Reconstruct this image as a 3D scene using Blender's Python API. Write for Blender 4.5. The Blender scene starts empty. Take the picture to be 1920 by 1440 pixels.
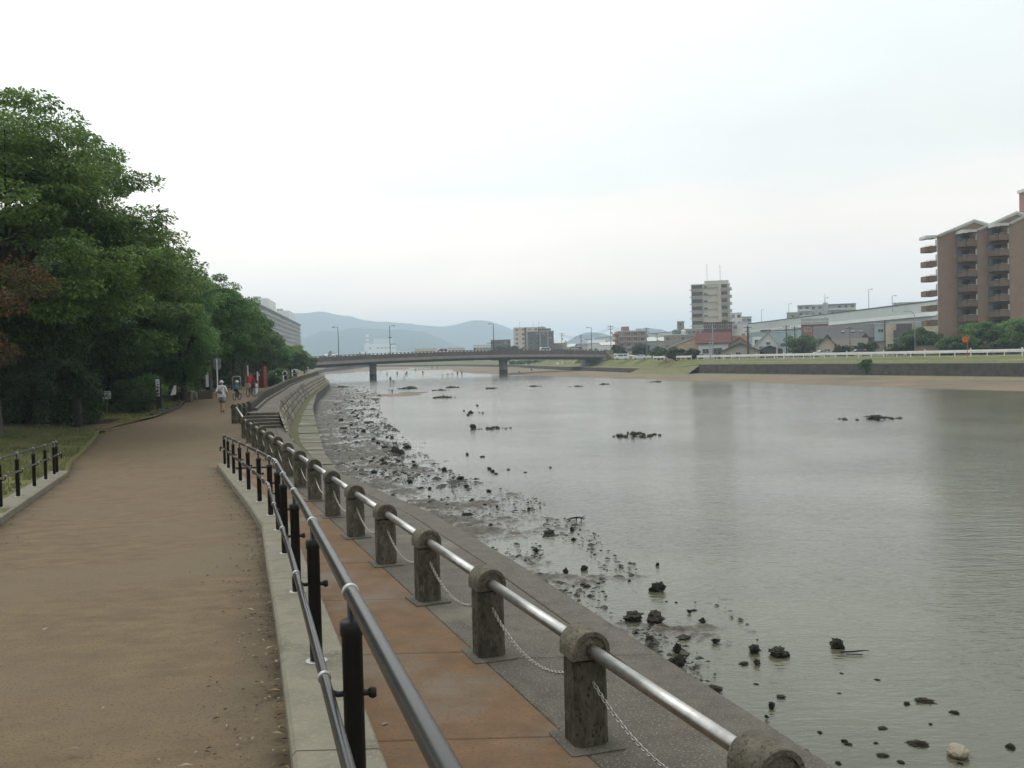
import bpy, math, random
import numpy as np
from mathutils import Vector, Matrix
R = math.radians
random.seed(7)
rng = np.random.default_rng(7)
sc = bpy.context.scene
col = sc.collection

# ------------------------------------------------------------------ camera
F = 1830.0                       # focal length in photograph pixels (1920 wide)
CAM = Vector((0, 0, 2.95))       # z = 0 is the riverside walkway
ROT = Matrix.Rotation(R(90 - 1.565), 3, 'X') @ Matrix.Rotation(R(-1.5), 3, 'Z')
cd = bpy.data.cameras.new('camera')
cam = bpy.data.objects.new('camera', cd)
col.objects.link(cam)
cam.matrix_world = Matrix.Translation(CAM) @ ROT.to_4x4()
cd.sensor_fit = 'HORIZONTAL'
cd.sensor_width = 36.0
cd.lens = F / 1920 * 36
cd.clip_start = 0.05
cd.clip_end = 20000
sc.camera = cam

# ------------------------------------------------------------------ world, sun, exposure
SUN_AZ, SUN_EL = R(-38), R(58)   # azimuth from +Y (clockwise), behind the cloud to the left
w = bpy.data.worlds.new('World')
sc.world = w
w.use_nodes = True
nt = w.node_tree
nt.nodes.clear()
def wn(t, **kw):
    n = nt.nodes.new(t)
    for k, v in kw.items():
        setattr(n, k, v)
    return n
out = wn('ShaderNodeOutputWorld')
bg = wn('ShaderNodeBackground')
bg.inputs['Strength'].default_value = 0.1
nt.links.new(bg.outputs[0], out.inputs[0])
sky = wn('ShaderNodeTexSky')
sky.sky_type = 'NISHITA'
sky.sun_disc = False
sky.sun_elevation = SUN_EL
sky.sun_rotation = SUN_AZ
sky.dust_density = 4.0
sky.air_density = 1.0
tc = wn('ShaderNodeTexCoord')
sep = wn('ShaderNodeSeparateXYZ')
nt.links.new(tc.outputs['Generated'], sep.inputs[0])
ramp = wn('ShaderNodeValToRGB')
# overcast cloud sheet: warm and bright at the horizon to offset the blue haze
els = ramp.color_ramp.elements
els[0].position = 0.0
els[0].color = (1.38, 1.07, 0.80, 1)
els[1].position = 1.0
els[1].color = (0.96, 0.96, 0.96, 1)
for p, c in ((0.05, (1.22, 1.00, 0.81)), (0.09, (1.03, 0.91, 0.80)), (0.13, (1.0, 0.89, 0.80)), (0.18, (0.80, 0.81, 0.765)),
             (0.33, (0.735, 0.79, 0.765)), (0.55, (0.85, 0.88, 0.865))):
    e = els.new(p)
    e.color = (*c, 1)
mp = wn('ShaderNodeMapping')
mp.inputs['Scale'].default_value = (1.4, 1.4, 5.0)
nt.links.new(tc.outputs['Generated'], mp.inputs[0])
nz = wn('ShaderNodeTexNoise')
nz.inputs['Scale'].default_value = 1.7
nz.inputs['Detail'].default_value = 5
nz.inputs['Roughness'].default_value = 0.5
nt.links.new(mp.outputs[0], nz.inputs['Vector'])
# wobble the elevation with the noise so that the bands are broken like cloud
m1 = wn('ShaderNodeMath', operation='MULTIPLY_ADD')
nt.links.new(nz.outputs['Fac'], m1.inputs[0])
m1.inputs[1].default_value = 0.13
m1.inputs[2].default_value = -0.065
m2 = wn('ShaderNodeMath', operation='ADD')
nt.links.new(sep.outputs['Z'], m2.inputs[0])
nt.links.new(m1.outputs[0], m2.inputs[1])
nt.links.new(m2.outputs[0], ramp.inputs[0])
# brighter towards the veiled sun
sd = Vector((math.sin(SUN_AZ) * math.cos(SUN_EL), math.cos(SUN_AZ) * math.cos(SUN_EL), math.sin(SUN_EL)))
dot = wn('ShaderNodeVectorMath', operation='DOT_PRODUCT')
nt.links.new(tc.outputs['Generated'], dot.inputs[0])
dot.inputs[1].default_value = sd
mr = wn('ShaderNodeMapRange')
mr.interpolation_type = 'SMOOTHSTEP'
nt.links.new(dot.outputs['Value'], mr.inputs['Value'])
mr.inputs['From Min'].default_value = 0.35
mr.inputs['From Max'].default_value = 1.0
mr.inputs['To Min'].default_value = 0.92
mr.inputs['To Max'].default_value = 1.55
nz2 = wn('ShaderNodeTexNoise')
nz2.inputs['Scale'].default_value = 2.6
nz2.inputs['Detail'].default_value = 6
nt.links.new(mp.outputs[0], nz2.inputs['Vector'])
m3 = wn('ShaderNodeMath', operation='MULTIPLY_ADD')
nt.links.new(nz2.outputs['Fac'], m3.inputs[0])
m3.inputs[1].default_value = 0.22
m3.inputs[2].default_value = 0.89
m4 = wn('ShaderNodeMath', operation='MULTIPLY')
nt.links.new(m3.outputs[0], m4.inputs[0])
nt.links.new(mr.outputs[0], m4.inputs[1])
m5 = wn('ShaderNodeMath', operation='MULTIPLY')
nt.links.new(m4.outputs[0], m5.inputs[0])
m5.inputs[1].default_value = 13.6
vm = wn('ShaderNodeVectorMath', operation='SCALE')
nt.links.new(ramp.outputs[0], vm.inputs[0])
nt.links.new(m5.outputs[0], vm.inputs['Scale'])
mx = wn('ShaderNodeMix', data_type='RGBA')
mx.inputs['Factor'].default_value = 0.92
nt.links.new(sky.outputs[0], mx.inputs['A'])
nt.links.new(vm.outputs[0], mx.inputs['B'])
nt.links.new(mx.outputs['Result'], bg.inputs['Color'])

sl = bpy.data.lights.new('sun', 'SUN')
sl.energy = 0.9
sl.angle = R(25)
sl.color = (1.0, 0.97, 0.92)
so = bpy.data.objects.new('sun', sl)
col.objects.link(so)
so.rotation_euler = (-sd).to_track_quat('-Z', 'Y').to_euler()

sc.view_settings.view_transform = 'Standard'
sc.view_settings.look = 'None'
sc.view_settings.exposure = 0.1
sc.view_settings.gamma = 1.0
sc.view_settings.use_curve_mapping = False
sc.render.engine = 'CYCLES'
sc.cycles.use_denoising = True
sc.cycles.max_bounces = 8
sc.cycles.transparent_max_bounces = 12
sc.cycles.volume_bounces = 1

# ------------------------------------------------------------------ helpers
def ray(px, py):
    return ROT @ Vector(((px - 960) / F, (720 - py) / F, -1))
def G(px, py, z):                # where the view through a pixel meets height z
    d = ray(px, py)
    return CAM + d * ((z - CAM.z) / d.z)
def D(px, py, dist):             # point at a distance along +Y
    d = ray(px, py)
    return CAM + d * (dist / d.y)
def X_at(px, dist):
    return D(px, 670, dist).x
def Z_at(px, py, dist):
    return D(px, py, dist).z
def lerp(a, b, t):
    return a + (b - a) * t
def interp(x, tab):
    return float(np.interp(x, [t[0] for t in tab], [t[1] for t in tab]))

ORG = {}
class MB:
    def __init__(self):
        self.v, self.f, self.m = [], [], []
    def add(self, vs, fs, mi=0):
        o = len(self.v)
        self.v += [tuple(v) for v in vs]
        self.f += [tuple(i + o for i in f) for f in fs]
        self.m += [mi] * len(fs)
        return self
    def box(self, c, s, rz=0.0, mi=0, rx=0.0, ry=0.0):
        M = Matrix.Rotation(rz, 3, 'Z') @ Matrix.Rotation(ry, 3, 'Y') @ Matrix.Rotation(rx, 3, 'X')
        c = Vector(c)
        vs = [c + M @ Vector((x * s[0] / 2, y * s[1] / 2, z * s[2] / 2)) for z in (-1, 1) for y in (-1, 1) for x in (-1, 1)]
        return self.add(vs, [(0, 2, 3, 1), (4, 5, 7, 6), (0, 1, 5, 4), (2, 6, 7, 3), (0, 4, 6, 2), (1, 3, 7, 5)], mi)
    def bar(self, a, b, w, h, mi=0):      # box from a to b, width w across, height h (upright)
        a, b = Vector(a), Vector(b)
        d = (b - a)
        L = d.length
        d = d / L
        s = Vector((d.y, -d.x, 0))
        s = s.normalized() if s.length > 1e-5 else Vector((1, 0, 0))
        u = s.cross(d)
        vs = [p + s * x * w / 2 + u * z * h / 2 for p in (a, b) for z in (-1, 1) for x in (-1, 1)]
        return self.add(vs, [(0, 1, 3, 2), (4, 6, 7, 5), (0, 4, 5, 1), (2, 3, 7, 6), (0, 2, 6, 4), (1, 5, 7, 3)], mi)
    def prism(self, poly, z0, z1, mi=0, top_mi=None):
        n = len(poly)
        vs = [(x, y, z0) for x, y in poly] + [(x, y, z1) for x, y in poly]
        self.add(vs, [tuple(range(n - 1, -1, -1))] + [(i, (i + 1) % n, (i + 1) % n + n, i + n) for i in range(n)], mi)
        self.add([(x, y, z1) for x, y in poly], [tuple(range(n))], mi if top_mi is None else top_mi)
        return self
    def tube(self, pts, r, n=8, mi=0, cap=True):
        pts = [Vector(p) for p in pts]
        k = len(pts)
        rs = [r] * k if not hasattr(r, '__len__') else list(r)
        vs, fs = [], []
        prev = None
        for i, p in enumerate(pts):
            t = (pts[min(i + 1, k - 1)] - pts[max(i - 1, 0)])
            t = t.normalized() if t.length > 1e-9 else Vector((0, 0, 1))
            if prev is None:
                a = Vector((0, 0, 1)) if abs(t.z) < 0.9 else Vector((1, 0, 0))
                s = t.cross(a).normalized()
            else:
                s = (prev - t * prev.dot(t))
                s = s.normalized() if s.length > 1e-6 else t.orthogonal().normalized()
            prev = s
            u = t.cross(s)
            for j in range(n):
                q = 2 * math.pi * j / n
                vs.append(p + (s * math.cos(q) + u * math.sin(q)) * rs[i])
        for i in range(k - 1):
            for j in range(n):
                fs.append((i * n + j, i * n + (j + 1) % n, (i + 1) * n + (j + 1) % n, (i + 1) * n + j))
        if cap:
            fs.append(tuple(range(n - 1, -1, -1)))
            fs.append(tuple(range((k - 1) * n, k * n)))
        return self.add(vs, fs, mi)
    def lathe(self, prof, c=(0, 0, 0), n=16, mi=0):
        vs, fs = [], []
        for r_, z in prof:
            for j in range(n):
                q = 2 * math.pi * j / n
                vs.append((c[0] + r_ * math.cos(q), c[1] + r_ * math.sin(q), c[2] + z))
        for i in range(len(prof) - 1):
            for j in range(n):
                fs.append((i * n + j, i * n + (j + 1) % n, (i + 1) * n + (j + 1) % n, (i + 1) * n + j))
        fs.append(tuple(range(n - 1, -1, -1)))
        fs.append(tuple(range((len(prof) - 1) * n, len(prof) * n)))
        return self.add(vs, fs, mi)
    def torus(self, c, R_, r_, axis='Z', n=20, k=6, mi=0):
        vs, fs = [], []
        for i in range(n):
            a = 2 * math.pi * i / n
            for j in range(k):
                b = 2 * math.pi * j / k
                p = ((R_ + r_ * math.cos(b)) * math.cos(a), (R_ + r_ * math.cos(b)) * math.sin(a), r_ * math.sin(b))
                if axis == 'Y':
                    p = (p[0], p[2], p[1])
                elif axis == 'X':
                    p = (p[2], p[0], p[1])
                vs.append((c[0] + p[0], c[1] + p[1], c[2] + p[2]))
        for i in range(n):
            for j in range(k):
                fs.append((i * k + j, ((i + 1) % n) * k + j, ((i + 1) % n) * k + (j + 1) % k, i * k + (j + 1) % k))
        return self.add(vs, fs, mi)
    def mesh(self, name, mats, org=(0, 0, 0), smooth=False):
        me = bpy.data.meshes.new(name)
        ox, oy, oz = org
        me.from_pydata([(x - ox, y - oy, z - oz) for x, y, z in self.v], [], self.f)
        if not isinstance(mats, (list, tuple)):
            mats = [mats]
        for m in mats:
            me.materials.append(m)
        if len(mats) > 1:
            me.polygons.foreach_set('material_index', self.m)
        if smooth:
            me.polygons.foreach_set('use_smooth', [True] * len(me.polygons))
        me.update()
        return me
    def build(self, name, mats, parent=None, loc=None, smooth=False, local=False):
        """link as ONE mesh object; world coordinates unless local"""
        if parent is not None:
            org = (0, 0, 0) if local else ORG.get(parent.name, (0, 0, 0))
        else:
            org = tuple(loc) if loc is not None else (0, 0, 0)
        o = bpy.data.objects.new(name, self.mesh(name, mats, (0, 0, 0) if local else org, smooth))
        col.objects.link(o)
        if parent is not None:
            o.parent = parent
            ORG[o.name] = org
        else:
            o.location = org
            ORG[o.name] = org
        return o

def tag(o, label, cat, group=None, kind=None):
    o['label'] = label
    o['category'] = cat
    if group:
        o['group'] = group
    if kind:
        o['kind'] = kind
    return o
def struct(o):
    o['kind'] = 'structure'
    return o
def thing(name, label, cat, loc=(0, 0, 0), rz=0.0, group=None):
    o = bpy.data.objects.new(name, None)
    col.objects.link(o)
    o.location = loc
    o.rotation_euler = (0, 0, rz)
    o.empty_display_size = 0.2
    ORG[o.name] = tuple(loc)
    return tag(o, label, cat, group)
def put(name, me, parent=None, loc=(0, 0, 0), rz=0.0, scale=None, rot=None):
    o = bpy.data.objects.new(name, me)
    col.objects.link(o)
    o.parent = parent
    o.location = loc
    o.rotation_euler = rot if rot is not None else (0, 0, rz)
    if scale is not None:
        o.scale = scale if hasattr(scale, '__len__') else (scale,) * 3
    return o
def copy_tree(o, parent=None):
    c = o.copy()
    col.objects.link(c)
    c.parent = parent
    for ch in list(o.children):
        copy_tree(ch, c)
    return c

def vnoise(x, y, seed=0):
    """smooth value noise, numpy arrays in, 0..1 out"""
    xi, yi = np.floor(x).astype(np.int64), np.floor(y).astype(np.int64)
    fx, fy = x - xi, y - yi
    fx, fy = fx * fx * (3 - 2 * fx), fy * fy * (3 - 2 * fy)
    def h(a, b):
        n = (a * 374761393 + b * 668265263 + seed * 1442695041) & 0x7fffffff
        n = ((n ^ (n >> 13)) * 1274126177) & 0x7fffffff
        return ((n ^ (n >> 16)) & 0xffff) / 65535.0
    return (h(xi, yi) * (1 - fx) + h(xi + 1, yi) * fx) * (1 - fy) + (h(xi, yi + 1) * (1 - fx) + h(xi + 1, yi + 1) * fx) * fy
def fbm(x, y, oct_=4, seed=0, gain=0.5):
    s, a, t = 0, 1.0, 0
    for i in range(oct_):
        s = s + a * vnoise(x * 2 ** i, y * 2 ** i, seed + i * 17)
        t += a
        a *= gain
    return s / t
def grid_obj(name, P, mat, loc=None, smooth=True):
    """P: (n, m, 3) array of points"""
    n, m = P.shape[:2]
    me = bpy.data.meshes.new(name)
    me.vertices.add(n * m)
    org = np.array(loc if loc is not None else (0, 0, 0))
    me.vertices.foreach_set('co', (P.reshape(-1, 3) - org).astype(np.float32).ravel())
    i = np.arange(n * m).reshape(n, m)
    q = np.stack([i[:-1, :-1], i[1:, :-1], i[1:, 1:], i[:-1, 1:]], -1).reshape(-1)
    k = (n - 1) * (m - 1)
    me.loops.add(4 * k)
    me.loops.foreach_set('vertex_index', q.astype(np.int32))
    me.polygons.add(k)
    me.polygons.foreach_set('loop_start', np.arange(0, 4 * k, 4, dtype=np.int32))
    me.polygons.foreach_set('loop_total', np.full(k, 4, dtype=np.int32))
    me.polygons.foreach_set('use_smooth', np.full(k, smooth))
    me.materials.append(mat)
    me.update(calc_edges=True)
    me.validate()
    # keep faces looking up
    nz_ = np.zeros(k * 3, dtype=np.float32)
    me.polygons.foreach_get('normal', nz_)
    if nz_[2::3].mean() < 0:
        me.flip_normals()
    o = bpy.data.objects.new(name, me)
    col.objects.link(o)
    o.location = org
    ORG[o.name] = tuple(org)
    return o

# ------------------------------------------------------------------ materials
def mat(name, c1, c2=None, scale=3.0, rough=0.85, bump=0.0, bscale=None, metal=0.0, stretch=(1, 1, 1), detail=8.0,
        c3=None, s3=0.6, a3=0.5, spec=0.18, lo=0.3, hi=0.7, speck=None, rough2=None, bdist=0.02, objvar=0.0, dirt=None, shared=False):
    m = bpy.data.materials.new(name)
    m.use_nodes = True
    t = m.node_tree
    b = t.nodes['Principled BSDF']
    b.inputs['Roughness'].default_value = rough
    b.inputs['Metallic'].default_value = metal
    b.inputs['Specular IOR Level'].default_value = spec
    L = t.links.new
    if c2 is None and c3 is None and not bump:
        b.inputs['Base Color'].default_value = (*c1, 1)
        return m
    tcn = t.nodes.new('ShaderNodeTexCoord')
    oi = t.nodes.new('ShaderNodeObjectInfo')
    add = t.nodes.new('ShaderNodeVectorMath')
    add.operation = 'ADD'
    mu = t.nodes.new('ShaderNodeMath')
    mu.operation = 'MULTIPLY'
    mu.inputs[1].default_value = 0.0 if shared else 57.0
    L(oi.outputs['Random'], mu.inputs[0])
    mpn = t.nodes.new('ShaderNodeMapping')
    mpn.inputs['Scale'].default_value = stretch
    L(tcn.outputs['Object'], mpn.inputs[0])
    L(mpn.outputs[0], add.inputs[0])
    L(mu.outputs[0], add.inputs[1])
    def noise_(s, d=detail, rgh=0.6):
        n = t.nodes.new('ShaderNodeTexNoise')
        n.inputs['Scale'].default_value = s
        n.inputs['Detail'].default_value = d
        n.inputs['Roughness'].default_value = rgh
        L(add.outputs[0], n.inputs['Vector'])
        return n
    def rng_(src, a, bb):
        r = t.nodes.new('ShaderNodeMapRange')
        r.inputs['From Min'].default_value = a
        r.inputs['From Max'].default_value = bb
        L(src, r.inputs['Value'])
        return r.outputs[0]
    def mix_(f, A, B):
        x = t.nodes.new('ShaderNodeMix')
        x.data_type = 'RGBA'
        L(f, x.inputs['Factor'])
        for k_, v_ in (('A', A), ('B', B)):
            if isinstance(v_, tuple):
                x.inputs[k_].default_value = (*v_, 1)
            else:
                L(v_, x.inputs[k_])
        return x.outputs['Result']
    n1 = noise_(scale)
    c = mix_(rng_(n1.outputs['Fac'], lo, hi), c1, c2 if c2 else c1)
    if c3:
        n3 = noise_(s3, 5)
        c = mix_(rng_(n3.outputs['Fac'], a3, a3 + 0.15), c, c3)
        if rough2 is not None:
            rr = t.nodes.new('ShaderNodeMapRange')
            rr.inputs['From Min'].default_value = a3
            rr.inputs['From Max'].default_value = a3 + 0.15
            rr.inputs['To Min'].default_value = rough
            rr.inputs['To Max'].default_value = rough2
            L(n3.outputs['Fac'], rr.inputs['Value'])
            L(rr.outputs[0], b.inputs['Roughness'])
    if speck:
        ns = noise_(speck[0], 2)
        c = mix_(rng_(ns.outputs['Fac'], 0.56, 0.66), c, speck[1])
    if objvar:
        hv = t.nodes.new('ShaderNodeHueSaturation')
        vr = t.nodes.new('ShaderNodeMapRange')
        vr.inputs['To Min'].default_value = 1 - objvar
        vr.inputs['To Max'].default_value = 1 + objvar
        L(oi.outputs['Random'], vr.inputs['Value'])
        L(vr.outputs[0], hv.inputs['Value'])
        L(c, hv.inputs['Color'])
        c = hv.outputs[0]
    if dirt:                                     # dirt that has gathered along an edge, stored per vertex
        at = t.nodes.new('ShaderNodeAttribute')
        at.attribute_name = 'dirt'
        nd = noise_(3.5, 8)
        dm = t.nodes.new('ShaderNodeMath')
        dm.operation = 'MULTIPLY'
        L(at.outputs['Fac'], dm.inputs[0])
        L(rng_(nd.outputs['Fac'], 0.25, 0.6), dm.inputs[1])
        c = mix_(dm.outputs[0], c, dirt)
    L(c, b.inputs['Base Color'])
    if bump:
        nb = noise_(bscale or scale * 4, 6)
        bn = t.nodes.new('ShaderNodeBump')
        bn.inputs['Strength'].default_value = bump
        bn.inputs['Distance'].default_value = bdist
        L(nb.outputs['Fac'], bn.inputs['Height'])
        L(bn.outputs[0], b.inputs['Normal'])
    return m

def leaf_mat(name, dark, light, tip=None, transl=0.28):
    m = bpy.data.materials.new(name)
    m.use_nodes = True
    t = m.node_tree
    L = t.links.new
    b = t.nodes['Principled BSDF']
    b.inputs['Roughness'].default_value = 0.5
    b.inputs['Specular IOR Level'].default_value = 0.3
    g = t.nodes.new('ShaderNodeNewGeometry')
    tcn = t.nodes.new('ShaderNodeTexCoord')
    n = t.nodes.new('ShaderNodeTexNoise')
    n.inputs['Scale'].default_value = 0.55
    n.inputs['Detail'].default_value = 3
    L(tcn.outputs['Object'], n.inputs['Vector'])
    ma = t.nodes.new('ShaderNodeMath')
    ma.operation = 'MULTIPLY_ADD'
    L(g.outputs['Random Per Island'], ma.inputs[0])
    ma.inputs[1].default_value = 0.45
    mb_ = t.nodes.new('ShaderNodeMapRange')
    mb_.inputs['From Min'].default_value = 0.35
    mb_.inputs['From Max'].default_value = 0.7
    mb_.inputs['To Max'].default_value = 0.6
    L(n.outputs['Fac'], mb_.inputs['Value'])
    L(mb_.outputs[0], ma.inputs[2])
    r = t.nodes.new('ShaderNodeValToRGB')
    r.color_ramp.elements[0].color = (*dark, 1)
    r.color_ramp.elements[1].color = (*light, 1)
    r.color_ramp.elements[1].position = 0.85
    if tip:
        e = r.color_ramp.elements.new(1.0)
        e.color = (*tip, 1)
    L(ma.outputs[0], r.inputs[0])
    L(r.outputs[0], b.inputs['Base Color'])
    tr = t.nodes.new('ShaderNodeBsdfTranslucent')
    L(r.outputs[0], tr.inputs['Color'])
    ms = t.nodes.new('ShaderNodeMixShader')
    ms.inputs[0].default_value = transl
    L(b.outputs[0], ms.inputs[1])
    L(tr.outputs[0], ms.inputs[2])
    L(ms.outputs[0], t.nodes['Material Output'].inputs['Surface'])
    return m

M = {}
M['path'] = mat('path_brown', (0.150, 0.107, 0.059), (0.102, 0.075, 0.044), scale=4.0, rough=0.85, stretch=(0.8, 1.0, 1), bump=0.5, bscale=110, detail=14, dirt=(0.045, 0.035, 0.022),
                c3=(0.128, 0.099, 0.059), s3=0.45, a3=0.47, speck=(75, (0.072, 0.054, 0.034)), lo=0.34, hi=0.66)
M['silt'] = mat('dark_silt', (0.052, 0.040, 0.026), (0.085, 0.063, 0.040), scale=9, rough=0.9, bump=0.4, bscale=60)
M['kerb'] = mat('kerb_concrete', (0.19, 0.176, 0.130), (0.135, 0.126, 0.094), scale=6, rough=0.85, bump=0.3, bscale=40, c3=(0.108, 0.101, 0.073), s3=2.2, a3=0.54,
                speck=(45, (0.205, 0.19, 0.14)), detail=12)
M['paver'] = mat('paver_redbrown', (0.158, 0.092, 0.046), (0.100, 0.064, 0.035), scale=3.2, rough=0.8, bump=0.3, bscale=70, c3=(0.118, 0.099, 0.072), s3=0.42, a3=0.50,
                 rough2=0.5, speck=(34, (0.088, 0.060, 0.038)), detail=12, shared=True)
M['strip'] = mat('strip_concrete', (0.098, 0.087, 0.067), (0.058, 0.052, 0.042), scale=3.0, rough=0.78, bump=0.4, bscale=70, c3=(0.125, 0.110, 0.083), s3=0.6, a3=0.55,
                 speck=(48, (0.165, 0.152, 0.122)), rough2=0.65, detail=12, shared=True)
M['coping'] = mat('coping_concrete', (0.062, 0.057, 0.046), (0.105, 0.095, 0.075), scale=4, rough=0.8, bump=0.4, bscale=70, speck=(48, (0.15, 0.138, 0.112)), detail=12)
M['stone_post'] = mat('post_stone', (0.112, 0.100, 0.071), (0.052, 0.048, 0.035), scale=10, rough=0.9, bump=0.7, bscale=45, stretch=(1, 1, 0.5), detail=12,
                      c3=(0.155, 0.145, 0.098), s3=6, a3=0.54, speck=(38, (0.035, 0.033, 0.025)), lo=0.36, hi=0.62, objvar=0.18)
M['stone_cap'] = mat('cap_stone', (0.135, 0.118, 0.088), (0.062, 0.056, 0.042), scale=12, rough=0.9, bump=0.6, bscale=50, c3=(0.078, 0.08, 0.046), s3=7, a3=0.55,
                     speck=(40, (0.045, 0.041, 0.032)), detail=12, objvar=0.18)
M['steel'] = mat('stainless_steel', (0.46, 0.455, 0.43), (0.30, 0.295, 0.275), scale=9, rough=0.38, metal=1.0, stretch=(1, 1, 1))
M['chain'] = mat('chain_steel', (0.42, 0.41, 0.38), (0.28, 0.26, 0.23), scale=30, rough=0.45, metal=0.9)
M['black_metal'] = mat('black_paint', (0.008, 0.008, 0.009), (0.016, 0.015, 0.015), scale=9, rough=0.45, spec=0.25)
M['rail_brown'] = mat('rail_dark_coat', (0.008, 0.008, 0.008), (0.018, 0.016, 0.015), scale=7, rough=0.26, spec=0.32)
M['collar'] = mat('collar_steel', (0.42, 0.42, 0.40), (0.33, 0.33, 0.31), scale=20, rough=0.4, metal=0.6)
M['mud'] = mat('wet_mud', (0.092, 0.080, 0.056), (0.034, 0.030, 0.022), scale=3.4, rough=0.62, bump=1.0, bscale=16, c3=(0.050, 0.046, 0.036), s3=1.4, a3=0.5,
               rough2=0.5, spec=0.25, bdist=0.05, detail=12)
M['rock'] = mat('dark_rock', (0.034, 0.031, 0.024), (0.085, 0.076, 0.058), scale=3, rough=0.7, bump=1.0, bscale=9, speck=(12, (0.12, 0.11, 0.085)), bdist=0.15, detail=12)
M['rock2'] = mat('brown_rock', (0.10, 0.088, 0.064), (0.045, 0.040, 0.030), scale=3, rough=0.8, bump=1.0, bscale=9, speck=(12, (0.13, 0.118, 0.092)), bdist=0.15, detail=12)
M['clod'] = mat('mud_clod', (0.050, 0.044, 0.032), (0.022, 0.020, 0.015), scale=3, rough=0.6, bump=0.6, bscale=9)
M['heap'] = mat('heap_stone', (0.135, 0.122, 0.093), (0.062, 0.056, 0.043), scale=3, rough=0.8, bump=0.9, bscale=9, bdist=0.1)
M['rock_pale'] = mat('pale_rock', (0.30, 0.265, 0.195), (0.19, 0.165, 0.12), scale=7, rough=0.85, bump=0.5, bscale=25)
M['lawn'] = mat('lawn_soil', (0.072, 0.088, 0.022), (0.118, 0.10, 0.038), scale=1.2, rough=0.95, bump=0.6, bscale=18, c3=(0.125, 0.098, 0.055), s3=0.5, a3=0.54)
M['grassbank'] = mat('bank_grass', (0.075, 0.10, 0.028), (0.135, 0.135, 0.05), scale=0.8, rough=0.95, bump=0.8, bscale=5, c3=(0.165, 0.14, 0.07), s3=0.22, a3=0.53, detail=12)
M['drygrass'] = mat('dry_grass', (0.15, 0.138, 0.068), (0.095, 0.108, 0.038), scale=0.8, rough=0.95, bump=0.5, bscale=6)
M['beach'] = mat('tidal_beach', (0.175, 0.132, 0.08), (0.12, 0.093, 0.06), scale=0.5, rough=0.8, bump=0.5, bscale=3, c3=(0.105, 0.092, 0.062), s3=0.16, a3=0.5, stretch=(0.5, 0.5, 1), detail=12)
M['beach_top'] = mat('gravel_beach', (0.185, 0.16, 0.098), (0.12, 0.106, 0.068), scale=0.9, rough=0.9, bump=0.8, bscale=3, speck=(2.5, (0.24, 0.215, 0.15)), detail=12)
M['sand'] = mat('river_sand', (0.20, 0.14, 0.092), (0.155, 0.112, 0.075), scale=0.3, rough=0.85, bump=0.3, bscale=3)
M['bankwall'] = mat('bank_wall_stone', (0.036, 0.034, 0.033), (0.092, 0.083, 0.073), scale=0.9, rough=0.9, bump=0.8, bscale=3, c3=(0.078, 0.066, 0.047), s3=0.4, a3=0.54, detail=12)
M['concrete'] = mat('grey_concrete', (0.24, 0.235, 0.215), (0.17, 0.165, 0.15), scale=0.8, rough=0.85, bump=0.2, bscale=8)
M['concrete_dark'] = mat('stained_concrete', (0.10, 0.096, 0.09), (0.07, 0.068, 0.064), scale=1.2, rough=0.85, bump=0.2, bscale=8)
M['apron'] = mat('apron_concrete', (0.125, 0.118, 0.078), (0.075, 0.078, 0.046), scale=2.2, rough=0.7, bump=0.3, bscale=14, stretch=(0.4, 1.6, 1), c3=(0.21, 0.20, 0.16), s3=0.5, a3=0.56,
                 rough2=0.35)
M['moss'] = mat('moss_strip', (0.055, 0.068, 0.02), (0.085, 0.08, 0.036), scale=3, rough=0.9, bump=0.5, bscale=20)
M['masonry'] = mat('masonry_stone', (0.25, 0.23, 0.175), (0.10, 0.092, 0.068), scale=1.3, rough=0.9, bump=0.6, bscale=14, c3=(0.075, 0.072, 0.05), s3=1.5, a3=0.57, lo=0.38, hi=0.6, objvar=0.45)
M['mortar'] = mat('masonry_joint', (0.055, 0.05, 0.037), (0.038, 0.036, 0.026), scale=4, rough=0.95)
M['wall_low'] = mat('old_concrete_wall', (0.075, 0.064, 0.047), (0.038, 0.033, 0.026), scale=5, rough=0.9, bump=0.3, bscale=20)
M['bark'] = mat('bark', (0.065, 0.052, 0.038), (0.035, 0.029, 0.022), scale=4, rough=0.95, bump=0.8, bscale=12, stretch=(1, 1, 0.25))
M['bark_pale'] = mat('bark_pale', (0.12, 0.108, 0.085), (0.06, 0.052, 0.04), scale=4, rough=0.95, bump=0.6, bscale=12, stretch=(1, 1, 0.25))
M['wood_dark'] = mat('dark_timber', (0.032, 0.028, 0.024), (0.018, 0.016, 0.014), scale=5, rough=0.85)
M['white'] = mat('white_paint', (0.72, 0.72, 0.70), (0.60, 0.60, 0.575), scale=2, rough=0.5)
M['board'] = mat('board_white', (0.60, 0.63, 0.62), (0.52, 0.55, 0.55), scale=5, rough=0.5)
M['ink'] = mat('black_print', (0.03, 0.03, 0.032), rough=0.6)
M['blue_print'] = mat('blue_print', (0.40, 0.50, 0.52), (0.46, 0.55, 0.56), scale=12, rough=0.6)
M['grey_metal'] = mat('galvanised', (0.36, 0.37, 0.37), (0.28, 0.29, 0.29), scale=4, rough=0.5, metal=0.4)
M['dark_metal'] = mat('dark_pole', (0.05, 0.06, 0.068), (0.035, 0.042, 0.05), scale=4, rough=0.5)
M['brick'] = mat('brick_tile', (0.275, 0.200, 0.152), (0.225, 0.166, 0.128), scale=0.8, rough=0.85, speck=(3.5, (0.25, 0.17, 0.12)), detail=12)
M['brick_bal'] = mat('brick_balcony_dimmed', (0.185, 0.132, 0.098), (0.15, 0.108, 0.082), scale=1.5, rough=0.85)  # the wall brick, darkened to offset the stronger light on the balconies
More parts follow.
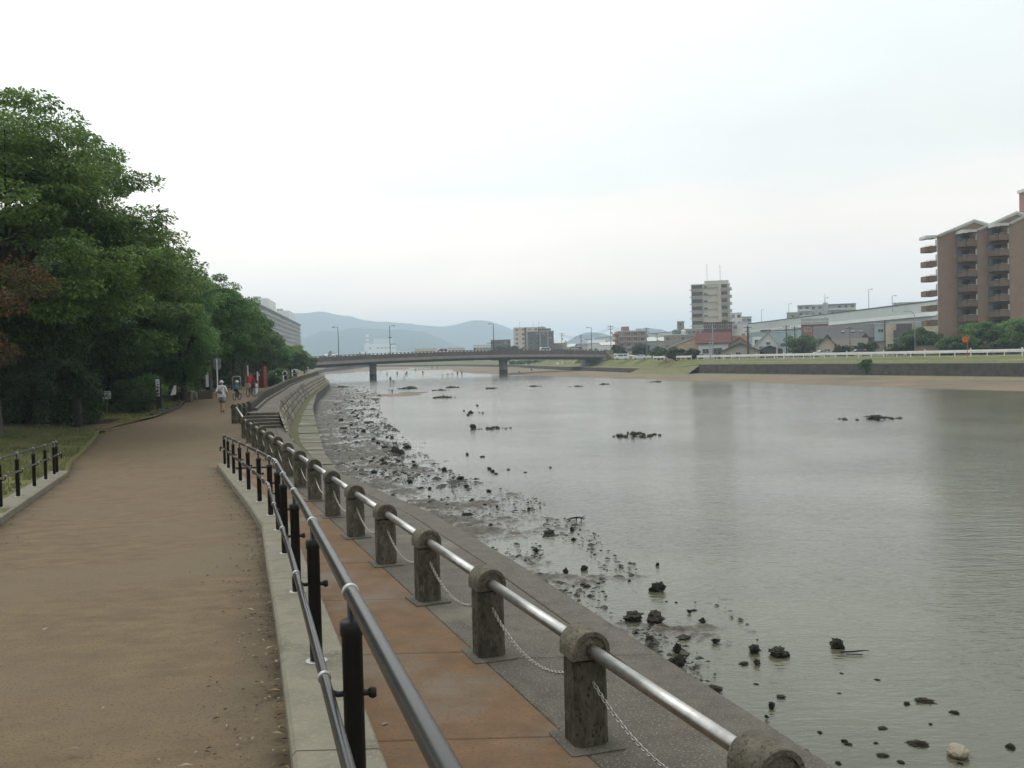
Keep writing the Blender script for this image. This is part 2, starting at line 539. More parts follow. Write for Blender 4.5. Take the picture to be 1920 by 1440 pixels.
M['brick_dark'] = mat('brick_planter', (0.11, 0.07, 0.048), (0.075, 0.05, 0.036), scale=3, rough=0.9, speck=(18, (0.14, 0.09, 0.065)))
M['trim'] = mat('pale_trim', (0.52, 0.53, 0.49), (0.44, 0.45, 0.42), scale=1.0, rough=0.7)
M['glass'] = mat('window_glass', (0.028, 0.035, 0.042), (0.05, 0.058, 0.064), scale=0.4, rough=0.12, spec=0.6)
M['glass_pale'] = mat('window_glass_curtained', (0.16, 0.17, 0.17), (0.24, 0.24, 0.23), scale=0.5, rough=0.2)
M['shade'] = mat('loggia_wall', (0.085, 0.088, 0.09), (0.065, 0.066, 0.07), scale=1, rough=0.8)
M['asphalt'] = mat('asphalt', (0.055, 0.055, 0.056), (0.045, 0.045, 0.046), scale=2, rough=0.9)
M['land'] = mat('town_ground', (0.12, 0.13, 0.075), (0.16, 0.15, 0.11), scale=0.02, rough=0.95)
M['soil'] = mat('dark_soil', (0.052, 0.042, 0.028), (0.075, 0.062, 0.04), scale=1.0, rough=0.95, bump=0.6, bscale=12, c3=(0.06, 0.068, 0.026), s3=0.35, a3=0.52)  # dark brown soil of the ground under the trees
M['tyre'] = mat('tyre_rubber', (0.02, 0.02, 0.02), rough=0.8)
def flat(name, c, c2=None, rough=0.8, scale=0.6, **k):
    return mat(name, c, c2 or tuple(x * 0.82 for x in c), scale=scale, rough=rough, **k)

# wet mud is glossy and dark just above the water line, duller where it has drained
t = M['mud'].node_tree
b = t.nodes['Principled BSDF']
for l in list(b.inputs['Roughness'].links):
    t.links.remove(l)
gn = t.nodes.new('ShaderNodeNewGeometry')
sz = t.nodes.new('ShaderNodeSeparateXYZ')
t.links.new(gn.outputs['Position'], sz.inputs[0])
wr = t.nodes.new('ShaderNodeMapRange')
wr.interpolation_type = 'SMOOTHSTEP'
wr.inputs['From Min'].default_value = -2.40
wr.inputs['From Max'].default_value = -2.335
wr.inputs['To Min'].default_value = 0.16
wr.inputs['To Max'].default_value = 0.62
t.links.new(sz.outputs['Z'], wr.inputs['Value'])
t.links.new(wr.outputs[0], b.inputs['Roughness'])
ws = t.nodes.new('ShaderNodeMapRange')
ws.inputs['From Min'].default_value = -2.40
ws.inputs['From Max'].default_value = -2.345
ws.inputs['To Min'].default_value = 0.55
ws.inputs['To Max'].default_value = 0.25
t.links.new(sz.outputs['Z'], ws.inputs['Value'])
t.links.new(ws.outputs[0], b.inputs['Specular IOR Level'])
for n_ in t.nodes:
    if n_.type == 'BUMP':
        wb = t.nodes.new('ShaderNodeMapRange')
        wb.inputs['From Min'].default_value = -2.40
        wb.inputs['From Max'].default_value = -2.35
        wb.inputs['To Min'].default_value = 0.12
        wb.inputs['To Max'].default_value = 1.0
        t.links.new(sz.outputs['Z'], wb.inputs['Value'])
        t.links.new(wb.outputs[0], n_.inputs['Strength'])
# ------------------------------------------------------------------ layout tables (distance along the view, sideways position)
WZ = -2.40                                       # water level
def zpath(d):
    return float(np.interp(d, [-10, 28.3, 38, 52, 62, 400], [1.4 * (1 + 10 / 28.3), 0, 0, .35, .6, .6]))
KL = [(-4, 1.18), (4.19, -1.0), (6.58, -1.64), (9.17, -2.36), (12.4, -3.24), (15.1, -4.13), (27.6, -8.42)]
PL = [(-5, -0.35), (14.16, -7.51), (25.6, -11.75), (30.2, -13.7), (42.6, -18.07), (46, -18.5), (50.5, -18.5), (56.8, -19.4), (65.5, -21.8), (71, -23.6),
      (100, -28.8), (135, -35), (190, -44), (250, -60)]
FL = [(-5, 4.91), (45, -12.9)]
WO = [(-5, 5.8), (7.19, 2.06), (9.28, 1.41), (11.45, 0.80), (17.23, -1.11), (20.7, -2.34), (23.6, -3.75), (25.87, -4.78), (30, -6.2), (35, -7.86), (40.25, -9.3), (47, -11.1)]
SF = [(47, -12.85), (48.8, -13.19), (61.7, -15.88), (80.4, -19.35), (100, -23.1), (135, -29.0), (190, -37.7), (250, -52)]
TE = [(40.25, -9.3), (47, -11.25), (52.2, -12.6), (61, -14.62), (78.4, -18.0), (104, -22.75), (135, -27.9), (158, -31.5), (190, -36.6), (250, -50.8)]
AO = [(25.87, -4.78), (36.5, -6.65), (44.4, -8.69), (68.8, -13.99), (90, -18.49), (127.9, -25.7), (205, -38.3), (250, -47.5)]
f = interp

def strip2(mb, ds, la, lb, za, zb, mi=0):
    """ribbon between two tables, za/zb heights (number or function of d)"""
    fa = za if callable(za) else (lambda d: za)
    fb = zb if callable(zb) else (lambda d: zb)
    vs = []
    for d in ds:
        vs += [(la(d), d, fa(d)), (lb(d), d, fb(d))]
    return mb.add(vs, [(2 * i, 2 * i + 1, 2 * i + 3, 2 * i + 2) for i in range(len(ds) - 1)], mi)
def frange(a, b, s):
    n = max(1, int(round((b - a) / s)))
    return [a + (b - a) * i / n for i in range(n + 1)]

# ------------------------------------------------------------------ ground and water
mb = MB()
mb.add([(-9000, -3000, -3.4), (9000, -3000, -3.4), (9000, 9000, -3.4), (-9000, 9000, -3.4)], [(0, 1, 2, 3)])
struct(mb.build('ground', M['land']))

wm = bpy.data.materials.new('river_water')
wm.use_nodes = True
t = wm.node_tree
b = t.nodes['Principled BSDF']
b.inputs['Roughness'].default_value = 0.13
b.inputs['IOR'].default_value = 1.33
b.inputs['Specular IOR Level'].default_value = 0.5
tcn = t.nodes.new('ShaderNodeTexCoord')
def wnoise(scale, stretch, detail=3, rot=0.0):
    mpn = t.nodes.new('ShaderNodeMapping')
    mpn.inputs['Scale'].default_value = stretch
    mpn.inputs['Rotation'].default_value = (0, 0, rot)
    t.links.new(tcn.outputs['Object'], mpn.inputs[0])
    n = t.nodes.new('ShaderNodeTexNoise')
    n.inputs['Scale'].default_value = scale
    n.inputs['Detail'].default_value = detail
    t.links.new(mpn.outputs[0], n.inputs['Vector'])
    return n.outputs['Fac']
def wmath(op, a, c):
    n = t.nodes.new('ShaderNodeMath')
    n.operation = op
    for i, v in enumerate((a, c)):
        if isinstance(v, (int, float)):
            n.inputs[i].default_value = v
        else:
            t.links.new(v, n.inputs[i])
    return n.outputs[0]
big = wnoise(0.05, (1, 1, 1), 4)
patch = t.nodes.new('ShaderNodeMapRange')       # calm and wind-ruffled areas
patch.inputs['From Min'].default_value = 0.38
patch.inputs['From Max'].default_value = 0.62
patch.inputs['To Min'].default_value = 0.35
t.links.new(big, patch.inputs['Value'])
rip = wmath('ADD', wmath('MULTIPLY', wnoise(6.5, (0.6, 1.5, 1), 3, R(-18)), 0.55), wmath('MULTIPLY', wnoise(1.9, (0.5, 1.4, 1), 3, R(-12)), 0.75))
hgt = wmath('MULTIPLY', rip, patch.outputs[0])
bn = t.nodes.new('ShaderNodeBump')
bn.inputs['Strength'].default_value = 0.6
bn.inputs['Distance'].default_value = 0.075
t.links.new(hgt, bn.inputs['Height'])
t.links.new(bn.outputs[0], b.inputs['Normal'])
cr = t.nodes.new('ShaderNodeValToRGB')          # silty water, bed showing faintly in the shallows
cr.color_ramp.elements[0].position = 0.35
cr.color_ramp.elements[0].color = (0.058, 0.057, 0.036, 1)
cr.color_ramp.elements[1].position = 0.65
cr.color_ramp.elements[1].color = (0.088, 0.086, 0.054, 1)
t.links.new(wnoise(0.22, (1, 0.6, 1), 6), cr.inputs[0])
t.links.new(cr.outputs[0], b.inputs['Base Color'])
mb = MB()
mb.add([(-260, -60, WZ), (200, -60, WZ), (200, 900, WZ), (-260, 900, WZ)], [(0, 1, 2, 3)])
struct(mb.build('river_water', wm))

# ------------------------------------------------------------------ path (ramp, then level)
rows = frange(-5, 75, 0.3) + frange(76, 250, 3)
cols_ = sorted(set([0, .004, .01, .02, .035, .055, .08, .11] + [i / 14 for i in range(2, 13)] + [1 - q for q in (0, .004, .01, .02, .035, .055, .08, .11)]))
P = np.zeros((len(rows), len(cols_), 3))
dirt = np.zeros((len(rows), len(cols_)))
for i, d in enumerate(rows):
    xl = f(d, PL)
    xr = f(d, KL) if d <= 27.6 else (f(d, [(27.61, -6.72), (38.9, -10.75), (48.0, -13.1)]) if d < 48 else f(d, SF))
    for j, u_ in enumerate(cols_):
        x = lerp(xl, xr, u_)
        P[i, j] = (x, d, zpath(d))
        kl = f(d, KL) if d < 29 else f(29, KL)
        e_ = min(abs(x - xl) * (1 if d < 43 else 3), abs(x - kl) * (1 if d < 27.6 else 4))
        dirt[i, j] = math.exp(-(e_ / 0.20) ** 1.2)
P[:, :, 2] += 0.018 * (fbm(P[:, :, 0] * 0.7, P[:, :, 1] * 0.4, 3, 5) - 0.5)
pth = struct(grid_obj('path', P, M['path']))
at_ = pth.data.attributes.new('dirt', 'FLOAT', 'POINT')
at_.data.foreach_set('value', np.clip(dirt * (0.55 + 0.9 * fbm(P[:, :, 0] * 1.5, P[:, :, 1] * 1.5, 3, 8)), 0, 1).astype(np.float32).ravel())
mb = MB()                                        # the branch that leaves to the left between the two lawns
poly = [(-17.9, 42.75), (-18.3, 50.3), (-20.6, 47.9), (-38, 56.2), (-39.5, 53.0), (-20.6, 44.6)]
mb.prism(poly, -0.3, zpath(45.5) + 0.006)
struct(mb.build('side_path', M['path']))

# ------------------------------------------------------------------ kerbs
root = bpy.data.objects.new('kerb', None)
col.objects.link(root)
struct(root)
ORG[root.name] = (0, 0, 0)
cuts = [-3.5, -0.6, 4.05, 8.3, 12.4, 16.2, 20.0, 23.8, 27.6]
for a, c in zip(cuts[:-1], cuts[1:]):
    ds = frange(a + 0.006, c - 0.006, 1.0)
    mb = MB()
    vs = []
    for d in ds:
        x = f(d, KL)
        z = zpath(d)
        vs += [(x, d, -0.4), (x, d, z + 0.105), (x + 0.018, d, z + 0.125), (x + 0.365, d, z + 0.125), (x + 0.375, d, z + 0.115), (x + 0.375, d, -0.4)]
    fs = []
    for i in range(len(ds) - 1):
        for j in range(5):
            fs.append((6 * i + j, 6 * i + 6 + j, 6 * i + 7 + j, 6 * i + 1 + j))
    e = 6 * (len(ds) - 1)
    fs += [(5, 4, 3, 2, 1, 0), (e, e + 1, e + 2, e + 3, e + 4, e + 5)]
    mb.add(vs, fs)
    mb.build('kerb_slab', M['kerb'], root)
root2 = bpy.data.objects.new('kerb', None)
col.objects.link(root2)
struct(root2)
ORG[root2.name] = (0, 0, 0)
for a, c in zip([12, 15, 18, 21, 23.5], [15, 18, 21, 23.5, 26.2]):
    ds = frange(a + 0.006, c - 0.006, 1.0)
    mb = MB()
    vs = []
    for d in ds:
        x = f(d, PL)
        z = zpath(d)
        vs += [(x, d, z - 0.3), (x, d, z + 0.10), (x - 0.02, d, z + 0.115), (x - 0.44, d, z + 0.115), (x - 0.45, d, z - 0.3)]
    fs = [(5 * i + j, 5 * i + 1 + j, 5 * i + 6 + j, 5 * i + 5 + j) for i in range(len(ds) - 1) for j in range(4)]
    e = 5 * (len(ds) - 1)
    fs += [(0, 1, 2, 3, 4), (e + 4, e + 3, e + 2, e + 1, e)]
    mb.add(vs, fs)
    mb.build('kerb_slab', M['kerb'], root2)
# dark stone edging of the far lawn
root3 = bpy.data.objects.new('kerb', None)
col.objects.link(root3)
struct(root3)
ORG[root3.name] = (0, 0, 0)
edge = [(-39.4, 56.9), (-32, 53.4), (-26, 50.6), (-20.9, 48.3), (-18.7, 50.5), (-19.5, 56.8), (-21.2, 62)]
for p, q in zip(edge[:-1], edge[1:]):
    L_ = math.dist(p, q)
    n_ = max(1, int(L_ / 1.2))
    for i in range(n_):
        a = (lerp(p[0], q[0], i / n_), lerp(p[1], q[1], i / n_))
        c = (lerp(p[0], q[0], (i + 0.97) / n_), lerp(p[1], q[1], (i + 0.97) / n_))
        z = zpath((a[1] + c[1]) / 2 if a[1] > 50 else 46)
        MB().bar((*a, z + 0.02 + random.uniform(-.015, .015)), (*c, z + 0.02), 0.22, 0.34).build('kerb_stone', M['wall_low'], root3)

# ------------------------------------------------------------------ riverside walkway of panels
walk = struct(MB().build('walkway', M['mortar'])) if False else None
mb = MB()
ds = frange(-5, 47, 1.0)
strip2(mb, ds, lambda d: f(d, KL) + 0.2 if d < 27 else f(d, FL) - 0.6, lambda d: f(d, WO) - 0.04, -0.045, -0.045)
walk = struct(mb.build('walkway', M['mortar']))
def panel(name, d0, d1, la, lb, z1, mat_, gap=0.006):
    pts = []
    for d in (d0 + gap, d1 - gap):
        pts.append((la(d) + gap, lb(d) - gap, d))
    (a0, b0, y0), (a1, b1, y1) = pts
    m_ = MB()
    e = 0.012
    bot = [(a0, y0), (b0, y0), (b1, y1), (a1, y1)]
    top = [(a0 + e, y0 + e), (b0 - e, y0 + e), (b1 - e, y1 - e), (a1 + e, y1 - e)]
    vs = [(x, y, z1 - 0.06) for x, y in bot] + [(x, y, z1 - 0.006) for x, y in bot] + [(x, y, z1) for x, y in top]
    fs = [(0, 1, 5, 4), (1, 2, 6, 5), (2, 3, 7, 6), (3, 0, 4, 7), (4, 5, 9, 8), (5, 6, 10, 9), (6, 7, 11, 10), (7, 4, 8, 11), (8, 9, 10, 11)]
    m_.add(vs, fs)
    return m_.build(name, mat_, walk)
y = 5.15 - 2.25 * 4 + 0.1
while y < 27:
    panel('paving_panel', y, y + 2.25, lambda d: f(d, KL) + 0.38, lambda d: f(d, FL) - 0.10, random.uniform(-0.002, 0.002), M['paver'])
    y += 2.25
y = -4.0
while y < 44:
    panel('concrete_strip', y, y + 4.5, lambda d: f(d, FL) - 0.10, lambda d: f(d, WO) - 0.42, random.uniform(-0.004, -0.001), M['strip'])
    panel('coping_stone', y, y + 4.5, lambda d: f(d, WO) - 0.42, lambda d: f(d, WO) + 0.03, random.uniform(0.0, 0.004), M['coping'], 0.003)
    y += 4.5

# ------------------------------------------------------------------ river wall, apron, revetment, stairs
mb = MB()
ds = frange(-5, 47, 0.8)
strip2(mb, ds, lambda d: f(d, WO), lambda d: f(d, WO) + 0.12, -0.05, -3.4)
tag(mb.build('river_wall', M['coping']), 'grey concrete river wall under the coping beside the mud', 'wall')

mb = MB()
ds = frange(25.9, 250, 1.6)
strip2(mb, ds, lambda d: (max(f(d, TE), f(d, WO)) if d < 47 else f(d, TE)) - 0.5, lambda d: f(d, AO), -1.22, -1.22)
strip2(mb, ds, lambda d: f(d, AO), lambda d: f(d, AO) + 0.06, -1.22, -3.4)
apron = tag(mb.build('apron', M['concrete_dark']), 'mossy stepped concrete apron at the foot of the stone revetment', 'apron')
apron['kind'] = 'structure'
y = 25.9
k = 0
while y < 120:                                   # cast bays of the apron
    L_ = 2.2 if y < 70 else 3.5
    pts = [(f(d, TE if d > 40.3 else WO) + (1.12 if d > 40.3 else 0.15), f(d, AO) + 0.05, d) for d in (y + 0.02, y + L_ - 0.02)]
    (a0, b0, y0), (a1, b1, y1) = pts
    if b0 > a0 and b1 > a1:
        z = -1.155 + 0.02 * math.sin(k * 2.3)
        m_ = MB().prism([(a0, y0), (b0, y0), (b1, y1), (a1, y1)], -1.25, z)
        m_.build('apron_bay', M['apron'], apron)
    y += L_
    k += 1
mb = MB()
ds = frange(120, 250, 3)
strip2(mb, ds, lambda d: f(d, TE) + 1.12, lambda d: f(d, AO) + 0.05, -1.155, -1.155)
mb.build('apron_bay', M['apron'], apron)
mb = MB()
ds = frange(41, 250, 1.2)
P = np.array([[(f(d, TE) + 0.60 + 0.55 * s, d, -1.03 - 0.12 * s + 0.03 * math.sin(d * 3 + s * 5)) for s in (0, .25, .5, .75, 1)] for d in ds])
o = grid_obj('moss_strip', P, M['moss'])
struct(o)

def ztop(d):
    return float(np.interp(d, [41, 47], [0.0, 0.6]))
rev = thing('stone_revetment', 'sloping revetment of pale diagonal stones below the upper walkway', 'stone wall', (f(60, TE), 60, -1))
mb = MB()
ds = frange(40.3, 250, 1.5)
strip2(mb, ds, lambda d: f(d, TE) - 0.02, lambda d: f(d, TE) + 0.62, lambda d: ztop(d) - 0.03, -1.10)
mb.build('backing', M['mortar'], rev)
def rev_pt(d, t_, h):
    a = Vector((f(d, TE), d, ztop(d)))
    c = Vector((f(d, TE) + 0.64, d, -1.06))
    n_ = Vector((0.93, 0.25, 0.36)).normalized()
    return a.lerp(c, t_) + n_ * h
def stone(mb_, d, t_, sd_, st_):
    ang = random.uniform(-0.03, 0.03)
    quad = [(-1, -0.9), (0.9, -1), (1, 0.9), (-0.9, 1)]
    sk = 1.9                                    # stones lean, as laid on the diagonal
    o_ = []
    for h, sh in ((-0.02, 1.0), (0.045, 0.97), (0.075, 0.78)):
        for u, v in quad:
            tt = min(1.0, max(0.0, t_ + v * st_ * sh))
            o_.append(rev_pt(d + u * sd_ * sh + (tt - t_) * sk + ang * v, tt, h))
    mb_.add(o_, [(0, 1, 5, 4), (1, 2, 6, 5), (2, 3, 7, 6), (3, 0, 4, 7), (4, 5, 9, 8), (5, 6, 10, 9), (6, 7, 11, 10), (7, 4, 8, 11), (8, 9, 10, 11)])
nst = 0
d = 41.2
while nst < 296:
    for r_ in range(4):
        m_ = MB()
        stone(m_, d + (0.5 if r_ % 2 else 0) + random.uniform(-.05, .05), 0.125 + r_ * 0.25, 0.42 + random.uniform(-.04, .03), 0.108)
        m_.build('stone', M['masonry'], rev)
        nst += 1
    d += 1.0
mb = MB()
while d < 200:
    for r_ in range(4):
        stone(mb, d + (0.5 if r_ % 2 else 0), 0.125 + r_ * 0.25, 0.40, 0.10)
    d += 1.0
o = mb.build('far_stones', M['masonry'], rev)
o['kind'] = 'stuff'

mb = MB()
ds = frange(47.2, 250, 1.5)
strip2(mb, ds, lambda d: f(d, SF) - 0.3, lambda d: f(d, TE) + 0.03, 0.6, 0.6)
strip2(mb, ds, lambda d: f(d, TE) + 0.03, lambda d: f(d, TE) + 0.03, 0.6, 0.45)
struct(mb.build('upper_walkway', M['strip']))

st = thing('stairway', 'short flight of concrete steps rising from the lower to the upper walkway', 'stairs', (-11.8, 45, 0))
for k in range(5):
    y0 = 44.6 + 0.55 * k
    y1 = 47.3 if k == 4 else y0 + 0.62
    xa, xb = f(y0, FL) + 0.35, f(y0, TE) - 0.04
    m_ = MB().prism([(xa - 0.1, y0), (xb, y0), (f(y1, TE) - 0.04, y1), (f(y1, FL) + 0.15, y1)], -0.1, 0.12 * (k + 1))
    m_.build('step', M['strip'], st)
# ------------------------------------------------------------------ mud flat along the wall, part drowned
def shore(d):
    return f(d, WO) + 0.12 if d < 25.87 else f(d, AO) + 0.06
MW = [(4, 2.6), (10, 3.2), (17, 5.2), (22.4, 6.2), (28.6, 7.0), (35, 7.0), (45, 5.6), (56, 5.4), (80, 5.8), (111, 6.6), (150, 8.5), (205, 7), (235, 3)]
ds = [6.0]
while ds[-1] < 235:
    ds.append(ds[-1] + max(0.035, 0.0030 * ds[-1]))
ds = np.array(ds)
ts = np.concatenate([np.linspace(0, 8.5, 190), np.linspace(8.7, 14, 20)])
sh = np.array([shore(d) for d in ds])
wd = np.interp(ds, [m_[0] for m_ in MW], [m_[1] for m_ in MW])
DD, TT = np.meshgrid(ds, ts, indexing='ij')
XX = sh[:, None] + TT
wob = (fbm(XX * 0.35, DD * 0.22, 4, 3) - 0.5) * 4.2
u = (TT - wob) / wd[:, None]
base = np.where(u < 1, 0.085 - 0.095 * u, -0.01 - 0.35 * (u - 1))
base = np.maximum(base, -0.6)
lump = (fbm(XX * 0.9, DD * 0.9, 5, 11, 0.55) - 0.5) * 0.26
fine = (fbm(XX * 4.5, DD * 4.2, 5, 23, 0.62) - 0.5) * 0.17
ridg = np.abs(fbm(XX * 3.1 + 5, DD * 2.0, 4, 31, 0.6) - 0.5) * -0.16 + 0.03
near = np.interp(ds, [10, 16, 24], [0.5, 0.7, 1.0])[:, None]
Z = WZ - 0.022 + base + (lump + fine + ridg) * np.clip(1.25 - 0.35 * u, 0.0, 1.2) - (1 - near) * 0.20
struct(grid_obj('mud_flat', np.stack([XX, DD, Z], -1), M['mud']))

# low tidal bars out in the stream
def bar_mound(name, px, py, wx, wy, h, mt, seed, rz=0.0):
    c = G(px, py, WZ)
    n_ = 40
    u_, v_ = np.meshgrid(np.linspace(-1, 1, n_), np.linspace(-1, 1, n_), indexing='ij')
    r_ = np.sqrt(u_ ** 2 + v_ ** 2)
    hh = h * (1 - r_ ** 1.5) + (fbm(u_ * 3 + seed, v_ * 3, 4, seed) - 0.5) * h * 1.5 - 0.25 * np.clip(r_ - 0.75, 0, 1)
    x_ = u_ * wx / 2
    y_ = v_ * wy / 2
    Pm = np.stack([c.x + x_ * math.cos(rz) - y_ * math.sin(rz), c.y + x_ * math.sin(rz) + y_ * math.cos(rz), WZ - 0.02 + hh], -1)
    return struct(grid_obj(name, Pm, mt))
bar_mound('sandbar', 735, 741, 11, 14, 0.13, M['beach'], 2)
bar_mound('sandbar', 775, 737, 9, 16, 0.10, M['mud'], 5)
bar_mound('sandbar', 705, 693.5, 40, 150, 0.5, M['sand'], 8)
bar_mound('sandbar', 745, 689.5, 60, 150, 0.6, M['sand'], 9)
bar_mound('sandbar', 640, 699, 14, 60, 0.3, M['beach'], 12)
bar_mound('sandbar', 820, 692.5, 40, 60, 0.25, M['beach'], 15)

# ------------------------------------------------------------------ lawns and park ground on the left
def land_z(d, s, x):
    t_ = min(1.0, max(0.0, s / 13.0))
    t_ = t_ * t_ * (3 - 2 * t_)
    rise = interp(d, [(-5, 0.5), (20, 0.55), (34, 0.85), (42, 0.75), (48, 0.25), (60, 0.3), (250, 0.3)])
    z = zpath(d) + 0.09 + rise * t_
    yb = 46.2 + (-18.5 - x) * 0.44               # the side path cuts through
    q = abs(d - yb)
    if x < -18 and q < 2.6:
        z = lerp(zpath(45.5) - 0.06, z, min(1, max(0, (q - 1.75) / 0.85)))
    return z
def land_grid(name, d0, d1, s0, s1, m_, dd, n):
    rr = frange(d0, d1, dd)
    Pg = np.zeros((len(rr), n, 3))
    for i, d in enumerate(rr):
        for j in range(n):
            s = lerp(s0, s1, (j / (n - 1)) ** 1.5)
            x = f(d, PL) - s
            Pg[i, j] = (x, d, land_z(d, s, x) if s > 0.001 else zpath(d) + (-0.05 if d < 42 else 0.08))
    Pg[:, 1:, 2] += (fbm(Pg[:, 1:, 0] * 0.8, Pg[:, 1:, 1] * 0.8, 4, 41) - 0.5) * 0.12
    return struct(grid_obj(name, Pg, m_))
land_grid('lawn', -5, 43.4, 0.0, 16, M['lawn'], 0.4, 48)
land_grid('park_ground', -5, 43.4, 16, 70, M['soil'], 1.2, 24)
land_grid('lawn', 43.4, 75, 0.0, 9, M['lawn'], 0.4, 36)
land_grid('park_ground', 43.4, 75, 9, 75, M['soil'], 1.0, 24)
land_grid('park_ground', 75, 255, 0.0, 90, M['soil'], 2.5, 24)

# grass blades, uncountable
nb = 42000
dd = np.concatenate([rng.uniform(13, 43, nb * 2 // 3), rng.uniform(43.5, 66, nb // 3)])
ss = rng.uniform(0.03, 1, len(dd)) ** 1.3 * np.where(dd < 43.4, 11, 7)
keep = (dd > 26.5) | (ss > 0.55)
dd, ss = dd[keep], ss[keep]
xs = np.interp(dd, [p[0] for p in PL], [p[1] for p in PL]) - ss
zs = np.array([land_z(a, s_, x_) for a, s_, x_ in zip(dd, ss, xs)])
yb = 46.2 + (-18.5 - xs) * 0.44
keep = ~((xs < -18) & (np.abs(dd - yb) < 2.2)) & (fbm(xs * 0.9, dd * 0.9, 3, 77) > 0.34)
dd, xs, zs = dd[keep], xs[keep], zs[keep]
n = len(dd)
an = rng.uniform(0, 6.28, n)
hh = rng.uniform(0.05, 0.15, n)
wv = 0.018
V = np.zeros((n, 3, 3))
V[:, 0] = np.stack([xs - np.cos(an) * wv, dd - np.sin(an) * wv, zs - 0.04], -1)
V[:, 1] = np.stack([xs + np.cos(an) * wv, dd + np.sin(an) * wv, zs - 0.04], -1)
V[:, 2] = np.stack([xs + rng.normal(0, .05, n), dd + rng.normal(0, .05, n), zs + hh], -1)
M['blade'] = leaf_mat('grass_blade', (0.06, 0.085, 0.02), (0.15, 0.16, 0.05), (0.22, 0.19, 0.09))
def tri_obj(name, V, m_, nv, loc=(0, 0, 0), parent=None):
    n_ = len(V)
    me = bpy.data.meshes.new(name)
    me.vertices.add(n_ * nv)
    me.vertices.foreach_set('co', (V.reshape(-1, 3) - np.array(loc)).astype(np.float32).ravel())
    me.loops.add(n_ * nv)
    me.loops.foreach_set('vertex_index', np.arange(n_ * nv, dtype=np.int32))
    me.polygons.add(n_)
    me.polygons.foreach_set('loop_start', np.arange(0, n_ * nv, nv, dtype=np.int32))
    me.polygons.foreach_set('loop_total', np.full(n_, nv, dtype=np.int32))
    me.materials.append(m_)
    me.update(calc_edges=True)
    o_ = bpy.data.objects.new(name, me)
    col.objects.link(o_)
    if parent is not None:
        o_.parent = parent
    else:
        o_.location = loc
    return o_
g = tri_obj('grass', V, M['blade'], 3)
g['kind'] = 'stuff'
g['label'] = 'thin tufts of short grass on the park lawns'

# ------------------------------------------------------------------ right bank, far banks, land to the horizon
def offs(poly, prof):
    """polyline [(x, y)] and a profile offset > z per point; offset positive towards the river (left of travel)"""
    pts = [Vector((p[0], p[1], 0)) for p in poly]
    res = []
    for i, p in enumerate(pts):
        tdir = (pts[min(i + 1, len(pts) - 1)] - pts[max(i - 1, 0)]).normalized()
        n_ = Vector((-tdir.y, tdir.x, 0))
        res.append((p, n_))
    return res
RB = [(127, -15), (100, 60), (72.7, 138), (57, 179), (42, 219), (36, 238), (33, 252), (27, 290), (17, 345), (8, 420), (2, 480), (-35, 640), (-100, 790), (-140, 840)]
RBN = offs(RB, None)
W1 = 5                                           # first index past wall one
def rstrip(name, i0, i1, prof_a, prof_b, m_, sub=1, cat=None, label=None, sm=True):
    """ribbon between profile a and b (each (offset, z) or function of index)"""
    ga = prof_a if callable(prof_a) else (lambda i: prof_a)
    gb = prof_b if callable(prof_b) else (lambda i: prof_b)
    vs = []
    for i in range(i0, i1 + 1):
        p, n_ = RBN[i]
        (oa, za), (ob, zb) = ga(i), gb(i)
        a = p + n_ * oa
        c = p + n_ * ob
        for k_ in range(sub + 1):
            q = a.lerp(c, k_ / sub)
            vs.append((q.x, q.y, lerp(za, zb, k_ / sub)))
    m2 = sub + 1
    fs = []
    for r_ in range(i1 - i0):
        for k_ in range(sub):
            a = r_ * m2 + k_
            fs.append((a, a + 1, a + 1 + m2, a + m2))
    m_b = MB().add(vs, fs)
    o_ = m_b.build(name, m_)
    if cat:
        tag(o_, label, cat)
    else:
        struct(o_)
    return o_
last = len(RB) - 1
def toe(i):
    return (0.12, -1.7) if i < W1 else (0.12, -1.95)
BW = [30, 30, 29, 23, 21.5, 22, 23, 30, 40, 45, 40, 30, 20, 15]
rstrip('beach', 0, last, lambda i: (BW[i] + 14, -3.2), lambda i: (BW[i] * 0.55, -2.12), M['beach'])
rstrip('beach', 0, last, lambda i: (BW[i] * 0.55, -2.12), lambda i: (4.5 if i < W1 else 3.0, -1.95), M['beach'])
rstrip('beach', 0, last, lambda i: (4.5 if i < W1 else 3.0, -1.95), toe, M['beach_top'])
rstrip('embankment_wall', 0, W1 - 1, (0.12, -1.75), (0.0, 0.30), M['bankwall'], cat='wall', label='long dark stone embankment wall under the grass slope on the far bank')
rstrip('embankment_wall', W1 + 1, last, (0.12, -2.0), (0.0, -0.78), M['bankwall'], cat='wall', label='lower dark embankment wall that runs on under the bridge')
rstrip('wall_coping', 0, W1 - 1, (0.03, 0.32), (-0.5, 0.32), M['concrete'])
rstrip('wall_coping', 0, W1 - 1, (0.03, 0.22), (0.03, 0.32), M['concrete'])
rstrip('boat_ramp', W1 - 1, W1 + 1, lambda i: (3.0, -1.95), lambda i: {W1 - 1: (-0.5, 0.2), W1: (-3.5, -0.75), W1 + 1: (-0.2, -0.8)}[i], M['drygrass'])
rstrip('grass_bank', 0, W1, lambda i: (-0.5, 0.30) if i < W1 else (-3.5, -0.75), (-6.0, 1.22), M['grassbank'], sub=3)
rstrip('grass_bench', W1, last, lambda i: (-3.5, -0.75) if i == W1 else (0.0, -0.78), (-6.0, -0.68) if False else (lambda i: (-6.0, 1.22) if i == W1 else (-6.0, -0.68)), M['drygrass'])
rstrip('grass_bank', W1, last, lambda i: (-6.0, 1.215) if i == W1 else (-6.0, -0.68), lambda i: (-6.4, 1.22) if i == W1 else (-11.0, 1.3), M['grassbank'])
